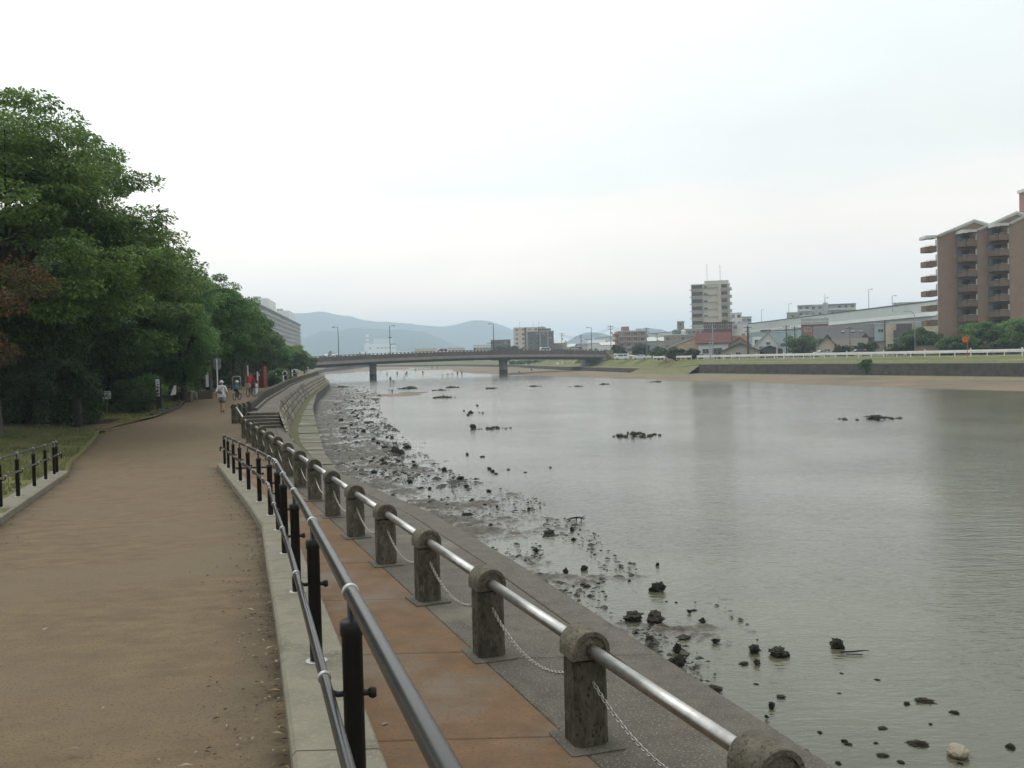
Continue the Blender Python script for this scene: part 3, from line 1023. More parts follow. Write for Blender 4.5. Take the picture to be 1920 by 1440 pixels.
rstrip('land', 0, last, lambda i: (-6.0, 1.22) if i < W1 else ((-6.4, 1.22) if i == W1 else (-11, 1.3)), (-14, 1.27), M['drygrass'])
rstrip('road', 0, last, (-14, 1.27), (-22, 1.25), M['asphalt'])
rstrip('land', 0, last - 2, (-22, 1.25), (-4000, 1.25), M['land'])
mb = MB()
mb.add([(-3500, 835, 0.6), (6000, 835, 0.6), (6000, 8000, 0.6), (-5500, 8000, 0.6)], [(0, 1, 2, 3)])
struct(mb.build('land', M['land']))
# left bank beyond the path
LB = [(-51, 250), (-56, 268), (-64, 300), (-94, 490), (-109, 700), (-120, 836)]
mb = MB()
vs = []
for (x, y_) in LB:
    vs += [(x + 3.0, y_, -2.6), (x + 0.6, y_, -1.9), (x, y_, -0.4), (x - 8, y_, 0.3), (x - 14, y_, 0.9), (x - 3000, y_, 0.9)]
mats_i = [0, 1, 2, 2, 3]
for i in range(len(LB) - 1):
    for j in range(5):
        a = i * 6 + j
        mb.add([vs[a], vs[a + 1], vs[a + 7], vs[a + 6]], [(0, 1, 2, 3)], mats_i[j])
struct(mb.build('river_bank', [M['beach'], M['bankwall'], M['grassbank'], M['land']]))
mb = MB().add([(-150, 75, 0.55), (-118, 75, 0.55), (-118, 255, 0.55), (-3000, 255, 0.85), (-3000, -100, 0.85), (-70, -100, 0.85), (-70, 75, 0.5)], [(6, 5, 4, 3, 2, 1, 0)])
struct(mb.build('land', M['soil']))

# ------------------------------------------------------------------ hills
M['hill'] = mat('wooded_hill', (0.018, 0.032, 0.024), (0.032, 0.05, 0.034), scale=0.02, rough=1.0)
def hill(name, outline, dist, front, back, seed, base_y=662):
    pxs = np.array([o_[0] for o_ in outline], float)
    pys = np.array([o_[1] for o_ in outline], float)
    n_ = 260
    px = np.linspace(pxs[0], pxs[-1], n_)
    py = np.interp(px, pxs, pys)
    kern = np.ones(5) / 5
    py = np.convolve(np.pad(py, 2, 'edge'), kern, 'valid')
    top = np.array([Z_at(a, c, dist) for a, c in zip(px, py)])
    xc = np.array([X_at(a, dist) for a in px])
    rowsh = np.linspace(-1, 0.8, 30)
    Ph = np.zeros((len(rowsh), n_, 3))
    for i, r_ in enumerate(rowsh):
        dep = dist + (r_ * front if r_ < 0 else r_ * back)
        sc_ = 1 - abs(r_) ** 1.3
        Ph[i, :, 0] = xc * (dep / dist)
        Ph[i, :, 1] = dep
        nz_ = (fbm(xc * 0.004 + seed, np.full(n_, dep * 0.003), 4, seed) - 0.5)
        Ph[i, :, 2] = 0.6 + (top - 0.6) * sc_ + nz_ * (top.max() * 0.35) * (1 - sc_) * 1.6 + (fbm(xc * 0.03, np.full(n_, dep * 0.02), 3, seed + 3) - 0.5) * 6
    return struct(grid_obj(name, Ph, M['hill']))
hill('hills', [(-400, 640), (-100, 628), (200, 612), (420, 602), (480, 596), (540, 588), (575, 587), (607, 583), (625, 587), (640, 592), (662, 592), (680, 601), (720, 603), (760, 606),
               (800, 610), (825, 613), (842, 612), (862, 606), (880, 602), (905, 600), (925, 603), (950, 612), (985, 628), (1010, 641), (1045, 655), (1060, 672)], 4600, 900, 700, 4)
hill('hills', [(380, 650), (470, 640), (560, 636), (590, 628), (605, 620), (622, 621), (640, 621), (660, 614), (690, 616), (720, 617), (760, 618), (790, 621), (820, 632), (850, 645),
               (870, 655), (890, 672)], 3300, 600, 500, 9)
hill('hills', [(1010, 672), (1040, 652), (1065, 640), (1085, 629), (1100, 624), (1118, 623), (1135, 626), (1160, 636), (1180, 628), (1200, 618), (1215, 615), (1240, 618), (1262, 625), (1290, 638),
               (1330, 655), (1380, 668)], 2900, 500, 500, 14)
# ------------------------------------------------------------------ stone-post fence with steel rail and chains
FDIR = Vector((-0.8, 2.25, 0)).normalized()
FRZ = math.atan2(FDIR.y, FDIR.x)                 # local +X runs along the fence
def arch(r_, base, n=14):
    return [(r_ * math.cos(math.pi * i / n), base + r_ * math.sin(math.pi * i / n)) for i in range(n + 1)]
def shaft_mesh(h=0.655, w=0.138, ch=0.042):
    m_ = MB()
    def ring(s, z):
        a, c = w * s, (w - ch) * s
        return [(x * (1), y, z) for x, y in ((a, -c), (a, c), (c, a), (-c, a), (-a, c), (-a, -c), (-c, -a), (c, -a))]
    vs = ring(1.02, -0.1) + ring(1.0, 0.02) + ring(0.985, h - 0.01) + ring(0.94, h)
    m_.add(vs, [(i + 8 * k, (i + 1) % 8 + 8 * k, (i + 1) % 8 + 8 * (k + 1), i + 8 * (k + 1)) for k in range(3) for i in range(8)] + [tuple(range(24, 32))])
    return m_.mesh('post', M['stone_post'])
def cap_mesh():
    m_ = MB()
    lo, r_, rin = 0.672, 0.152, 0.115
    zc = 0.735
    outer = [(-r_, lo)] + list(reversed(arch(r_, zc))) + [(r_, lo)]
    inner = [(-rin, lo + 0.03)] + list(reversed(arch(rin, zc))) + [(rin, lo + 0.03)]
    n_ = len(outer)
    L_ = 0.15
    e = 0.012
    outer_s = [(y_ * 0.965, zc + (z_ - zc) * 0.965) for y_, z_ in outer]
    vs = []
    for x, prof in ((-L_, inner), (-L_, None), (-L_ + e, outer), (L_ - e, outer), (L_, None), (L_, inner)):
        for y_, z_ in (prof if prof is not None else outer_s):
            vs.append((x, y_, z_))
    # recessed discs
    for y_, z_ in inner:
        vs.append((-L_ + 0.016, y_, z_))
    for y_, z_ in inner:
        vs.append((L_ - 0.016, y_, z_))
    fs = []
    for k in range(5):
        if k in (0, 4):
            continue
        for i in range(n_):
            fs.append((k * n_ + i, k * n_ + (i + 1) % n_, (k + 1) * n_ + (i + 1) % n_, (k + 1) * n_ + i))
    for a, c in ((0, 1), (5, 4)):
        for i in range(n_):
            fs.append((a * n_ + i, a * n_ + (i + 1) % n_, c * n_ + (i + 1) % n_, c * n_ + i))
    for a, c in ((0, 6), (5, 7)):
        for i in range(n_):
            fs.append((a * n_ + i, a * n_ + (i + 1) % n_, c * n_ + (i + 1) % n_, c * n_ + i))
    fs.append(tuple(6 * n_ + i for i in range(n_)))
    fs.append(tuple(7 * n_ + i for i in range(n_ - 1, -1, -1)))
    m_.add(vs, fs)
    me = m_.mesh('cap', M['stone_cap'])
    import bmesh
    bm = bmesh.new()
    bm.from_mesh(me)
    bmesh.ops.recalc_face_normals(bm, faces=bm.faces)
    bm.to_mesh(me)
    bm.free()
    return me
me_shaft, me_cap = shaft_mesh(), cap_mesh()
m_ = MB()
m_.prism([(-.24, -.22), (.24, -.22), (.26, -.2), (.26, .2), (.24, .22), (-.24, .22), (-.26, .2), (-.26, -.2)], -0.05, 0.014)
me_slab = m_.mesh('base_slab', M['coping'])
# chain between two posts, links alternating
def link_mb(m_, c, tdir, roll):
    tdir = tdir.normalized()
    s = tdir.cross(Vector((0, 0, 1))).normalized()
    u_ = s.cross(tdir)
    w_ = s * math.cos(roll) + u_ * math.sin(roll)
    h_ = tdir.cross(w_)
    n_, k_ = 8, 4
    vs, fs = [], []
    for i in range(n_):
        a = 2 * math.pi * i / n_
        cen = c + tdir * (math.cos(a) * 0.024) + w_ * (math.sin(a) * 0.0135)
        rad = (tdir * math.cos(a) + w_ * math.sin(a))
        for j in range(k_):
            q = 2 * math.pi * j / k_
            vs.append(cen + (rad * math.cos(q) + h_ * math.sin(q)) * 0.0055)
    for i in range(n_):
        for j in range(k_):
            fs.append((i * k_ + j, ((i + 1) % n_) * k_ + j, ((i + 1) % n_) * k_ + (j + 1) % k_, i * k_ + (j + 1) % k_))
    m_.add(vs, fs)
def chain_pts(L_, z0, sag, n):
    return [Vector((L_ * i / n, 0, z0 - sag * (1 - (2 * i / n - 1) ** 2))) for i in range(n + 1)]
def chain_mesh(L_, fine):
    m_ = MB()
    if fine:
        n_ = int(L_ / 0.038)
        pts = chain_pts(L_, 0.50, 0.22, n_)
        for i in range(n_):
            link_mb(m_, (pts[i] + pts[i + 1]) / 2, pts[i + 1] - pts[i], 0 if i % 2 else math.pi / 2)
    else:
        m_.tube(chain_pts(L_, 0.50, 0.22, 14), 0.011, 5)
    return m_.mesh('chain', M['chain'], smooth=fine)
SP = math.hypot(0.8, 2.25)
me_chain_f, me_chain_c = chain_mesh(SP - 0.28, True), chain_mesh(SP - 0.28, False)
m_ = MB().tube([(0, 0, 0), (SP - 0.27, 0, 0)], 0.048, 20)
me_rail = m_.mesh('rail', M['steel'], smooth=False)
me_rail.polygons.foreach_set('use_smooth', [len(p.vertices) == 4 for p in me_rail.polygons])
base0 = Vector((1.30, 5.15, 0))
fence = thing('river_fence', 'row of grey stone posts with round caps, steel rail and hanging chains beside the mud', 'fence', base0)
for k in range(-2, 16):
    loc = FDIR * (SP * k)
    jr = random.uniform(-0.03, 0.03)
    p = put('post', me_shaft, fence, loc + Vector((0, 0, random.uniform(-0.008, 0.004))), FRZ + jr)
    put('cap', me_cap, p, (0, 0, 0), random.uniform(-0.015, 0.015))
    put('base_slab', me_slab, p, (0, 0, 0), random.uniform(-0.03, 0.03))
    if k < 15:
        put('rail', me_rail, fence, loc + FDIR * 0.135 + Vector((0, 0, 0.735)), FRZ)
        put('chain', me_chain_f if k < 6 else me_chain_c, fence, loc + FDIR * 0.14 + Vector((FDIR.y * 0.0, 0, 0)), FRZ)

# return post by the stairs, a rail across to the fence end and the posts behind it
ret = thing('fence_return', 'mossy end posts where the fence turns back beside the walking man', 'fence', (-13.4, 46.0, zpath(46)))
P0 = Vector((-13.05, 45.8, zpath(45.8)))
for k in range(3):
    q = P0 + Vector((0.10, 0.42, 0.01)) * k
    loc = q - Vector(ORG[ret.name])
    p = put('post', me_shaft, ret, loc, R(85))
    p.scale = (1, 1, 1.02)
    put('cap', me_cap, p)
a = FDIR * (SP * 15) + base0 + Vector((0, 0, 0.735))
m_ = MB().tube([a + Vector((-0.05, 0.12, 0)), P0 + Vector((0.1, -0.1, 0.735))], 0.045, 12)
m_.build('rail', M['steel'], ret, smooth=True)

# low parapet of round-topped stones following the curve of the upper walkway
par = thing('parapet', 'low dark parapet of close-set round-topped stones curving along the path', 'parapet', (f(48.6, SF), 48.6, 0.3))
def para_mesh():
    m_ = MB()
    prof = [(-0.15, -0.35), (-0.15, 0.46)] + [(-0.15 * math.cos(math.pi * i / 8), 0.50 + 0.13 * math.sin(math.pi * i / 8)) for i in range(9)] + [(0.15, 0.46), (0.15, -0.35)]
    n_ = len(prof)
    vs = [(x, y_, z_) for x in (-0.46, 0.46) for y_, z_ in prof]
    m_.add(vs, [(i, i + 1, i + 1 + n_, i + n_) for i in range(n_ - 1)] + [tuple(range(n_ - 1, -1, -1)), tuple(range(n_, 2 * n_))])
    return m_.mesh('parapet_stone', M['wall_low'])
me_para = para_mesh()
d = 48.8
cnt = 0
while d < 215:
    a = Vector((f(d, SF), d, 0))
    c = Vector((f(d + 0.9, SF), d + 0.9, 0))
    tdir = (c - a).normalized()
    z = max(zpath(d), 0.45) + 0.02
    if cnt < 150:
        put('parapet_stone', me_para, par, Vector((a.x, a.y, z)) - Vector(ORG[par.name]), math.atan2(tdir.y, tdir.x))
    d += tdir.y * 0.95
    cnt += 1
# foot kerb of the parapet
m_ = MB()
for d in frange(49, 213, 2.0)[:-1]:
    m_.bar((f(d, SF) + 0.32, d, 0.66), (f(d + 2, SF) + 0.32, d + 2.0, 0.66), 0.16, 0.16)
m_.build('foot_kerb', M['strip'], par)

# ------------------------------------------------------------------ black handrails on the ramp
def rail_run(pts_fn, ds, name, label, side, offset, far_end=True):
    """posts at distances ds; pts_fn(d) -> (x, z of kerb top); side = +1 if the path lies towards +X"""
    root = thing(name, label, 'handrail', (pts_fn(ds[0])[0], ds[0], pts_fn(ds[0])[1]))
    def P3(d, up, off=0.0):
        x, z = pts_fn(d)
        return Vector((x + off, d, z + up))
    h = 0.70
    prof = [(0.036, 0), (0.036, h - 0.055), (0.041, h - 0.052), (0.041, h - 0.008), (0.034, h), (0.014, h + 0.004), (0.014, h + 0.08)]
    mpost = MB().lathe(prof, n=18).mesh('post', M['black_metal'], smooth=False)
    mpost.polygons.foreach_set('use_smooth', [len(p.vertices) == 4 for p in mpost.polygons])
    mbase = MB().lathe([(0.062, 0), (0.062, 0.006), (0.058, 0.009)], n=18).mesh('base_plate', M['collar'])
    lo_ = 0.50
    so = side * offset
    mbr = MB()
    mbr.tube([(0, 0, lo_ - 0.055), (so * 0.55, 0, lo_ - 0.06), (so * 0.95, 0, lo_ - 0.045), (so, 0, lo_ - 0.01)], 0.011, 8)
    mbr.tube([(0, 0, lo_ - 0.055), (-side * 0.062, 0, lo_ - 0.055)], 0.012, 8)
    mbr.lathe([(0.006, -0.02), (0.014, -0.014), (0.014, 0.014), (0.006, 0.02)], (-side * 0.066, 0, lo_ - 0.055), 10)
    mbr = mbr.mesh('bracket', M['black_metal'], smooth=True)
    def ring(r1, r2, L_):
        m_ = MB()
        n_ = 18
        prof_ = [(r1, -L_ / 2), (r2, -L_ / 2 + 0.003), (r2, L_ / 2 - 0.003), (r1, L_ / 2)]
        vs, fs = [], []
        for r_, x in prof_:
            for j in range(n_):
                q = 2 * math.pi * j / n_
                vs.append((x, r_ * math.cos(q), r_ * math.sin(q)))
        for i in range(3):
            for j in range(n_):
                fs.append((i * n_ + j, i * n_ + (j + 1) % n_, (i + 1) * n_ + (j + 1) % n_, (i + 1) * n_ + j))
        m_.add(vs, fs)
        return m_.mesh('collar', M['collar'], smooth=True)
    mc1, mc2 = ring(0.026, 0.0305, 0.022), ring(0.019, 0.0235, 0.020)
    org = Vector(ORG[root.name])
    def orient(d):
        t_ = (P3(d + 0.05, 0) - P3(d - 0.05, 0)).normalized()
        return t_
    for d in ds:
        p = put('post', mpost, root, P3(d, 0) - org)
        put('base_plate', mbase, p)
        put('bracket', mbr, p)
        t_ = orient(d)
        rot = t_.to_track_quat('X', 'Z').to_euler()
        for (up, off, mm) in ((0.795, 0, mc1), (lo_, so, mc2)):
            put('collar', mm, root, P3(d + 0.0, up, off) - org, rot=rot)
    a, c = ds[0], ds[-1]
    dd_ = frange(a, c, 0.6)
    m_ = MB().tube([P3(d, 0.795) for d in dd_], 0.0255, 18)
    m_.build('top_rail', M['rail_brown'], root, smooth=True)
    m_ = MB().tube([P3(d, lo_, so) for d in dd_] + ([P3(c + 0.28, lo_ - 0.004, so), P3(c + 0.33, lo_ - 0.03, so), P3(c + 0.34, lo_ - 0.14, so)] if far_end else []), 0.0185, 16)
    m_.build('lower_rail', M['rail_brown'], root, smooth=True)
    # end post that closes the top rail
    m_ = MB().tube([P3(c, 0.795), P3(c + 0.10, 0.79), P3(c + 0.14, 0.75), P3(c + 0.14, 0.0)], 0.0255, 14)
    m_.build('end_post', M['black_metal'], root, smooth=True)
    return root, P3, mc1, mc2, org
hr, P3, mc1, mc2, org = rail_run(lambda d: (f(d, KL) + 0.20, zpath(d) + 0.125), [-1.0, 1.2, 3.35, 5.5, 7.65, 9.75, 11.7, 13.4, 15.5, 17.9, 20.3, 22.7, 25.1, 27.1],
                                'handrail', 'glossy black double handrail on the kerb between the ramp and the river walkway', -1, 0.10)
for d in (12.15, 12.35, 12.5, 12.65):            # beads of the swivel joint where the rail turns
    t_ = (P3(d + 0.1, 0) - P3(d - 0.1, 0)).normalized()
    rot = t_.to_track_quat('X', 'Z').to_euler()
    put('collar', mc1, hr, P3(d, 0.795) - org, rot=rot)
    put('collar', mc2, hr, P3(d, 0.50, -0.10) - org, rot=rot)
rail_run(lambda d: (f(d, PL) - 0.24, zpath(d) + 0.115), [11.6, 13.8, 15.8, 17.9, 20.4, 22.6, 24.6, 25.3], 'handrail', 'short black double handrail on the left kerb in front of the lawn', 1, 0.10)

# ------------------------------------------------------------------ leaves fallen on the path
m_ = MB()
m_.add([(-0.05, 0, 0.002), (0, -0.022, 0.012), (0.055, 0.002, 0.004), (0, 0.022, 0.014)], [(0, 1, 2), (0, 2, 3)])
LM = [flat('leaf_tan', (0.22, 0.16, 0.09)), flat('leaf_brown', (0.07, 0.045, 0.025)), flat('leaf_grey', (0.25, 0.22, 0.16))]
leafm = [m_.mesh('fallen_leaf', x) for x in LM]
spots = [(508, 1130), (513, 1165), (518, 1240), (515, 1295), (494, 1190), (505, 1215), (519, 1375), (524, 1418), (348, 1436), (140, 1405), (480, 1308), (470, 1143), (460, 1020), (448, 965),
         (721, 1358), (470, 990), (438, 930), (512, 1100), (507, 1060), (275, 912), (85, 1180)]
for i, (px, py) in enumerate(spots):
    z = 0.0 if px > 600 else None
    if z is None:
        d_ = 10
        for _ in range(30):
            q = G(px, py, zpath(d_) + 0.03)
            d_ = q.y
    else:
        q = G(px, py, 0.004)
    o = put('fallen_leaf', leafm[i % 3], None, q, random.uniform(0, 6.28), random.uniform(0.4, 0.75))
    tag(o, 'small dry curled leaf lying on the brown ground near the kerb', 'leaf', 'fallen leaves')

# crumbs of dead leaf and twig in the gutters, uncountable
mb = MB()
for _ in range(1500):
    side_ = random.random() < 0.72
    d = 1.5 + random.random() ** 1.4 * (25 if side_ else 40)
    e_ = random.expovariate(1 / 0.16)
    x = f(d, KL) - 0.01 - e_ if side_ else f(max(d, 12), PL) + 0.02 + e_
    d = d if side_ else max(d, 12)
    r_ = random.uniform(0.006, 0.022)
    an = random.uniform(0, 6.28)
    ca, sa = math.cos(an) * r_, math.sin(an) * r_
    z = zpath(d) + 0.012
    mb.add([(x - ca, d - sa, z), (x - sa * 0.4, d + ca * 0.4, z + 0.008), (x + ca, d + sa, z + 0.003), (x + sa * 0.4, d - ca * 0.4, z + 0.006)], [(0, 3, 2, 1)], random.choice((0, 1, 1, 2)))
o = mb.build('leaf_litter', LM)
o['kind'] = 'stuff'
o['label'] = 'crumbs of dead leaf and twig along the foot of the kerbs'

# ------------------------------------------------------------------ rocks
def rock_mesh(name, seed, m_, sub=2, sq=(1, 1, 0.62), rough=0.3):
    import bmesh
    bm = bmesh.new()
    bmesh.ops.create_icosphere(bm, subdivisions=sub, radius=1.0)
    from mathutils import noise as mnz
    off = Vector((seed * 7.3, seed * 3.1, seed * 1.7))
    for v in bm.verts:
        n1 = mnz.noise(v.co * 1.1 + off)
        n2 = mnz.noise(v.co * 2.6 + off)
        n3 = mnz.noise(v.co * 6.0 + off)
        v.co *= 1 + rough * 1.3 * n1 + rough * 1.1 * n2 + rough * 0.9 * n3 + rough * 0.5 * mnz.noise(v.co * 13 + off)
        v.co.x *= sq[0]
        v.co.y *= sq[1]
        v.co.z *= sq[2]
    me = bpy.data.meshes.new(name)
    bm.to_mesh(me)
    bm.free()
    me.materials.append(m_)
    return me
ROCKS = [rock_mesh('rock', s, M['rock'] if s % 3 else M['rock2'], 4, (1, 0.62 + 0.09 * (s % 4), 0.5 + 0.09 * (s % 3)), 0.42) for s in range(9)]
SROCKS = [rock_mesh('stone', 20 + s, M['heap'] if s % 3 else M['rock2'], 3, (1, 0.8, 0.6), 0.35) for s in range(6)]
def rock_at(px, py, wpx, label, group=None, me=None, name='rock', hgt=1.0, sink=0.15):
    q = G(px, py, WZ)
    r_ = wpx * q.y / F / 2 * 0.92
    o = put(name, me or random.choice(ROCKS), None, (q.x, q.y, WZ + r_ * 0.55 * hgt - r_ * sink), random.uniform(0, 6.28), (r_, r_, r_ * hgt))
    return tag(o, label, 'rock', group)
rock_at(1796, 1416, 60, 'pale tan boulder half sunk in the shallows at the bottom right', me=rock_mesh('boulder', 51, M['rock_pale'], 3, (1, 0.7, 0.55), 0.09), hgt=0.75)
rock_at(1229, 1166, 36, 'squat crusted rock at the mud edge beyond the second nearest fence post', me=rock_mesh('rock', 52, M['rock2'], 3, (1, .9, .75), 0.25))
rock_at(1186, 1163, 34, 'jagged dark rock lying left of the squat crusted rock', me=ROCKS[3])
rock_at(1270, 1222, 24, 'small black rock standing just off the wall coping', me=ROCKS[1], hgt=1.2)
rock_at(1269, 1250, 36, 'black ragged rock touching the wall coping', me=ROCKS[4], hgt=1.1)
rock_at(1340, 1298, 26, 'brownish flat rock beside the coping above the steel rail', me=ROCKS[6])
rock_at(1460, 1229, 36, 'long low black rock alone in the shallows, left of the branch-caught rock', me=ROCKS[7], hgt=0.8)
rock_at(1571, 1214, 30, 'dark rock with a stranded branch beside it in the shallows', me=ROCKS[2])
rock_at(887, 804, 12, 'single round dark rock left of the long rock heap in midstream', me=ROCKS[5], hgt=1.3)
rock_at(1233, 1061, 7, 'tiny lone dark rock in open water right of the mud', me=ROCKS[8], hgt=1.4)
shallow = [(1645, 1275, 13), (1573, 1300, 9), (1465, 1307, 20), (1418, 1283, 11), (1735, 1316, 38), (1700, 1320, 20), (1790, 1337, 22), (1745, 1358, 11), (1655, 1366, 20), (1590, 1396, 16), (1537, 1374, 14),
           (1642, 1394, 10), (1722, 1396, 44), (1895, 1402, 28), (1655, 1417, 24), (1583, 1391, 14), (1395, 1245, 20), (1300, 1145, 14), (1268, 1130, 7), (1250, 1128, 6), (1420, 1200, 6), (1578, 1263, 8),
           (1572, 1432, 16), (1800, 1432, 12), (1690, 1430, 18), (1510, 1408, 14)]
for px, py, wq in shallow:
    rock_at(px, py, wq * 0.9, 'small dark rock breaking the shallow water near the right-hand corner of the mud', 'rocks in the near shallows', hgt=random.uniform(0.4, 0.7), sink=0.2)
mid = [(1030, 1001, 22), (1075, 1013, 12), (905, 857, 9), (876, 853, 8), (917, 880, 9), (924, 885, 10), (953, 881, 9), (930, 889, 7), (985, 886, 6), (895, 761, 7), (882, 775, 12), (870, 771, 5), (899, 774, 5), (878, 779, 8),
       (905, 775, 5), (745, 843, 10), (722, 840, 12), (735, 820, 8), (700, 826, 12), (666, 822, 6), (832, 911, 12), (790, 916, 10), (1032, 877, 5), (900, 906, 5), (1105, 1014, 5), (1115, 1040, 6), (690, 795, 9),
       (716, 820, 5), (755, 820, 5), (846, 969, 9), (876, 968, 18), (846, 963, 5), (960, 1000, 8), (1100, 1100, 14), (1180, 1090, 9)]
for px, py, wq in mid:
    rock_at(px, py, wq, 'small dark rock standing alone in the water off the mud edge', 'rocks off the mud edge', hgt=random.uniform(0.55, 0.9))
# rocks strewn over the mud itself
cnt = 0
while cnt < 190:
    d = 14 + (random.random() ** 1.6) * 190
    wdt = interp(d, MW)
    t_ = random.uniform(0.3, 1.05) * wdt
    x = shore(d) + t_
    px = 960 + F * x / d
    if px < 560:
        continue
    r_ = random.lognormvariate(-2.6, 0.45) * (1.0 if d < 40 else 1.5)
    r_ = min(r_, 0.17 if d < 35 else 0.30)
    o = put('rock', random.choice(ROCKS), None, (x, d, WZ + 0.03 + r_ * 0.18), random.uniform(0, 6.28), (r_, r_, r_ * random.uniform(0.7, 1.1)))
    tag(o, 'dark wet rock lying on the tidal mud along the left bank', 'rock', 'rocks strewn over the mud')
    cnt += 1
# fine rubble and shells, uncountable
mb = MB()
base_r = SROCKS[0]
vv = [tuple(v.co) for v in ROCKS[0].vertices]
ico = [(0, 0, 1), (0.9, 0, 0.1), (0.2, 0.9, 0), (-0.8, 0.4, 0.1), (-0.6, -0.7, 0), (0.4, -0.85, 0.1)]
icf = [(0, 1, 2), (0, 2, 3), (0, 3, 4), (0, 4, 5), (0, 5, 1)]
for _ in range(9500):
    d = 12 + (random.random() ** 1.8) * 150
    wdt = interp(d, MW)
    x = shore(d) + random.uniform(0.15, 1.1) * wdt
    r_ = random.lognormvariate(-3.0, 0.55) * (1 if d < 40 else 1.6)
    if vnoise(np.array([x * 0.8]), np.array([d * 0.5]), 9)[0] < 0.45:
        continue
    an = random.uniform(0, 6.28)
    ca, sa = math.cos(an) * r_, math.sin(an) * r_
    jig = [(a + random.uniform(-.35, .35), c * 0.7 + random.uniform(-.3, .3), e + random.uniform(-.1, .25)) for a, c, e in ico]
    zz = WZ + random.uniform(-0.01, 0.05)
    mb.add([(x + a * ca - c * sa, d + a * sa + c * ca, zz + e * r_ * 0.42) for a, c, e in jig], icf)
o = mb.build('rubble', M['clod'])
o['kind'] = 'stuff'
o['label'] = 'fine dark rubble and shell grit scattered over the mud'

heaps = [(768, 729, 36, 'first low rock heap right of the stooping wader'), (827, 732, 24, 'left rock heap of the close pair beyond the long heap'), (845, 727, 26, 'right rock heap of the close pair near midstream'),
         (832, 746, 34, 'brownish low rock heap nearest below the close pair'), (921, 729, 27, 'rock heap in line with the right bridge pier'), (1000, 725, 24, 'rock heap right of the bridge pier reflection'),
         (1081, 725, 24, 'rock heap second from the right in the far row'), (1133, 721, 23, 'rock heap below the right end of the bridge'), (1233, 716.5, 22, 'small flat rock heap close to the far beach'),
         (925, 804, 52, 'long dark rock heap in midstream beside a round rock'), (1187, 818, 88, 'wide grey rock heap alone in the middle of the river'),
         (1640, 786, 92, 'widest pale grey rock heap out on the right of the river'), (1030, 1004, 34, 'muddy rock heap at the tip of the mud'), (640, 727, 30, 'rock heap on the mud just past the end of the apron')]
for px, py, wq, lab in heaps:
    q = G(px, py, WZ)
    w_ = wq * q.y / F * 1.25
    h_ = thing('rock_heap', lab, 'rock heap', q, group='rock heaps in the river')
    n_ = 40 if wq > 40 else 18
    for k in range(n_):
        u_ = max(-0.5, min(0.5, random.gauss(0, 0.15) if k % 3 else random.uniform(-0.5, 0.5)))
        r_ = w_ * random.uniform(0.012, 0.042) if wq > 40 else w_ * random.uniform(0.03, 0.085)
        put('stone', random.choice(SROCKS), h_, (u_ * w_, random.gauss(0, 0.16) * w_, r_ * 0.15 + max(0, 0.36 - abs(u_)) * w_ * 0.16 * random.random()), random.uniform(0, 6.28), (r_, r_, r_ * 1.05))
# stranded branch
q = G(1085, 977, WZ)
b_ = thing('driftwood', 'stranded dark forked branch sticking out of the water beyond the mud', 'driftwood', q)
m_ = MB()
m_.tube([(-0.24, 0.0, 0.10), (-0.05, 0.03, 0.12), (0.12, 0.0, 0.10), (0.21, -0.02, 0.17)], [0.02, 0.028, 0.025, 0.008], 7)
m_.tube([(0.10, 0.0, 0.10), (0.16, 0.02, 0.05), (0.24, 0.02, 0.09)], [0.02, 0.015, 0.006], 6)
m_.tube([(-0.05, 0.03, 0.12), (-0.08, 0.02, 0.0), (-0.12, 0.0, -0.1)], [0.02, 0.016, 0.014], 6)
m_.tube([(0.08, 0.02, 0.1), (0.10, 0.03, -0.1)], [0.018, 0.014], 6)
m_.build('branch', M['wood_dark'], b_, local=True, smooth=True)
q = G(1600, 1226, WZ)
b_ = thing('driftwood', 'thin dark branch stranded beside a rock in the near shallows', 'driftwood', q)
m_ = MB().tube([(-0.22, 0.03, 0.03), (0, 0, 0.04), (0.18, 0.02, 0.05), (0.3, 0.06, 0.03)], [0.014, 0.016, 0.012, 0.005], 6).tube([(-0.15, -0.05, 0.02), (0.12, -0.12, 0.02)], 0.01, 6)
m_.build('branch', M['wood_dark'], b_, local=True, smooth=True)
# ------------------------------------------------------------------ trees and shrubs
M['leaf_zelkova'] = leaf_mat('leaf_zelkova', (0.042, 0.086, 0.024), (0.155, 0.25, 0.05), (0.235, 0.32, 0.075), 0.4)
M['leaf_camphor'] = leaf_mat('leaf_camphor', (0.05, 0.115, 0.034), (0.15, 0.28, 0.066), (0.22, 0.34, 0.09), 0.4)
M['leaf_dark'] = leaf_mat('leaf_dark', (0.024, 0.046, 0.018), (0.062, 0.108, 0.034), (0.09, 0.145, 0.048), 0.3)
M['leaf_red'] = leaf_mat('leaf_russet', (0.05, 0.032, 0.014), (0.16, 0.085, 0.032), (0.22, 0.13, 0.05), 0.28)
M['leaf_far'] = leaf_mat('leaf_far', (0.042, 0.082, 0.032), (0.125, 0.20, 0.062), (0.18, 0.25, 0.085), 0.34)
M['leaf_hedge'] = leaf_mat('leaf_hedge', (0.03, 0.06, 0.024), (0.085, 0.14, 0.048), None, 0.25)

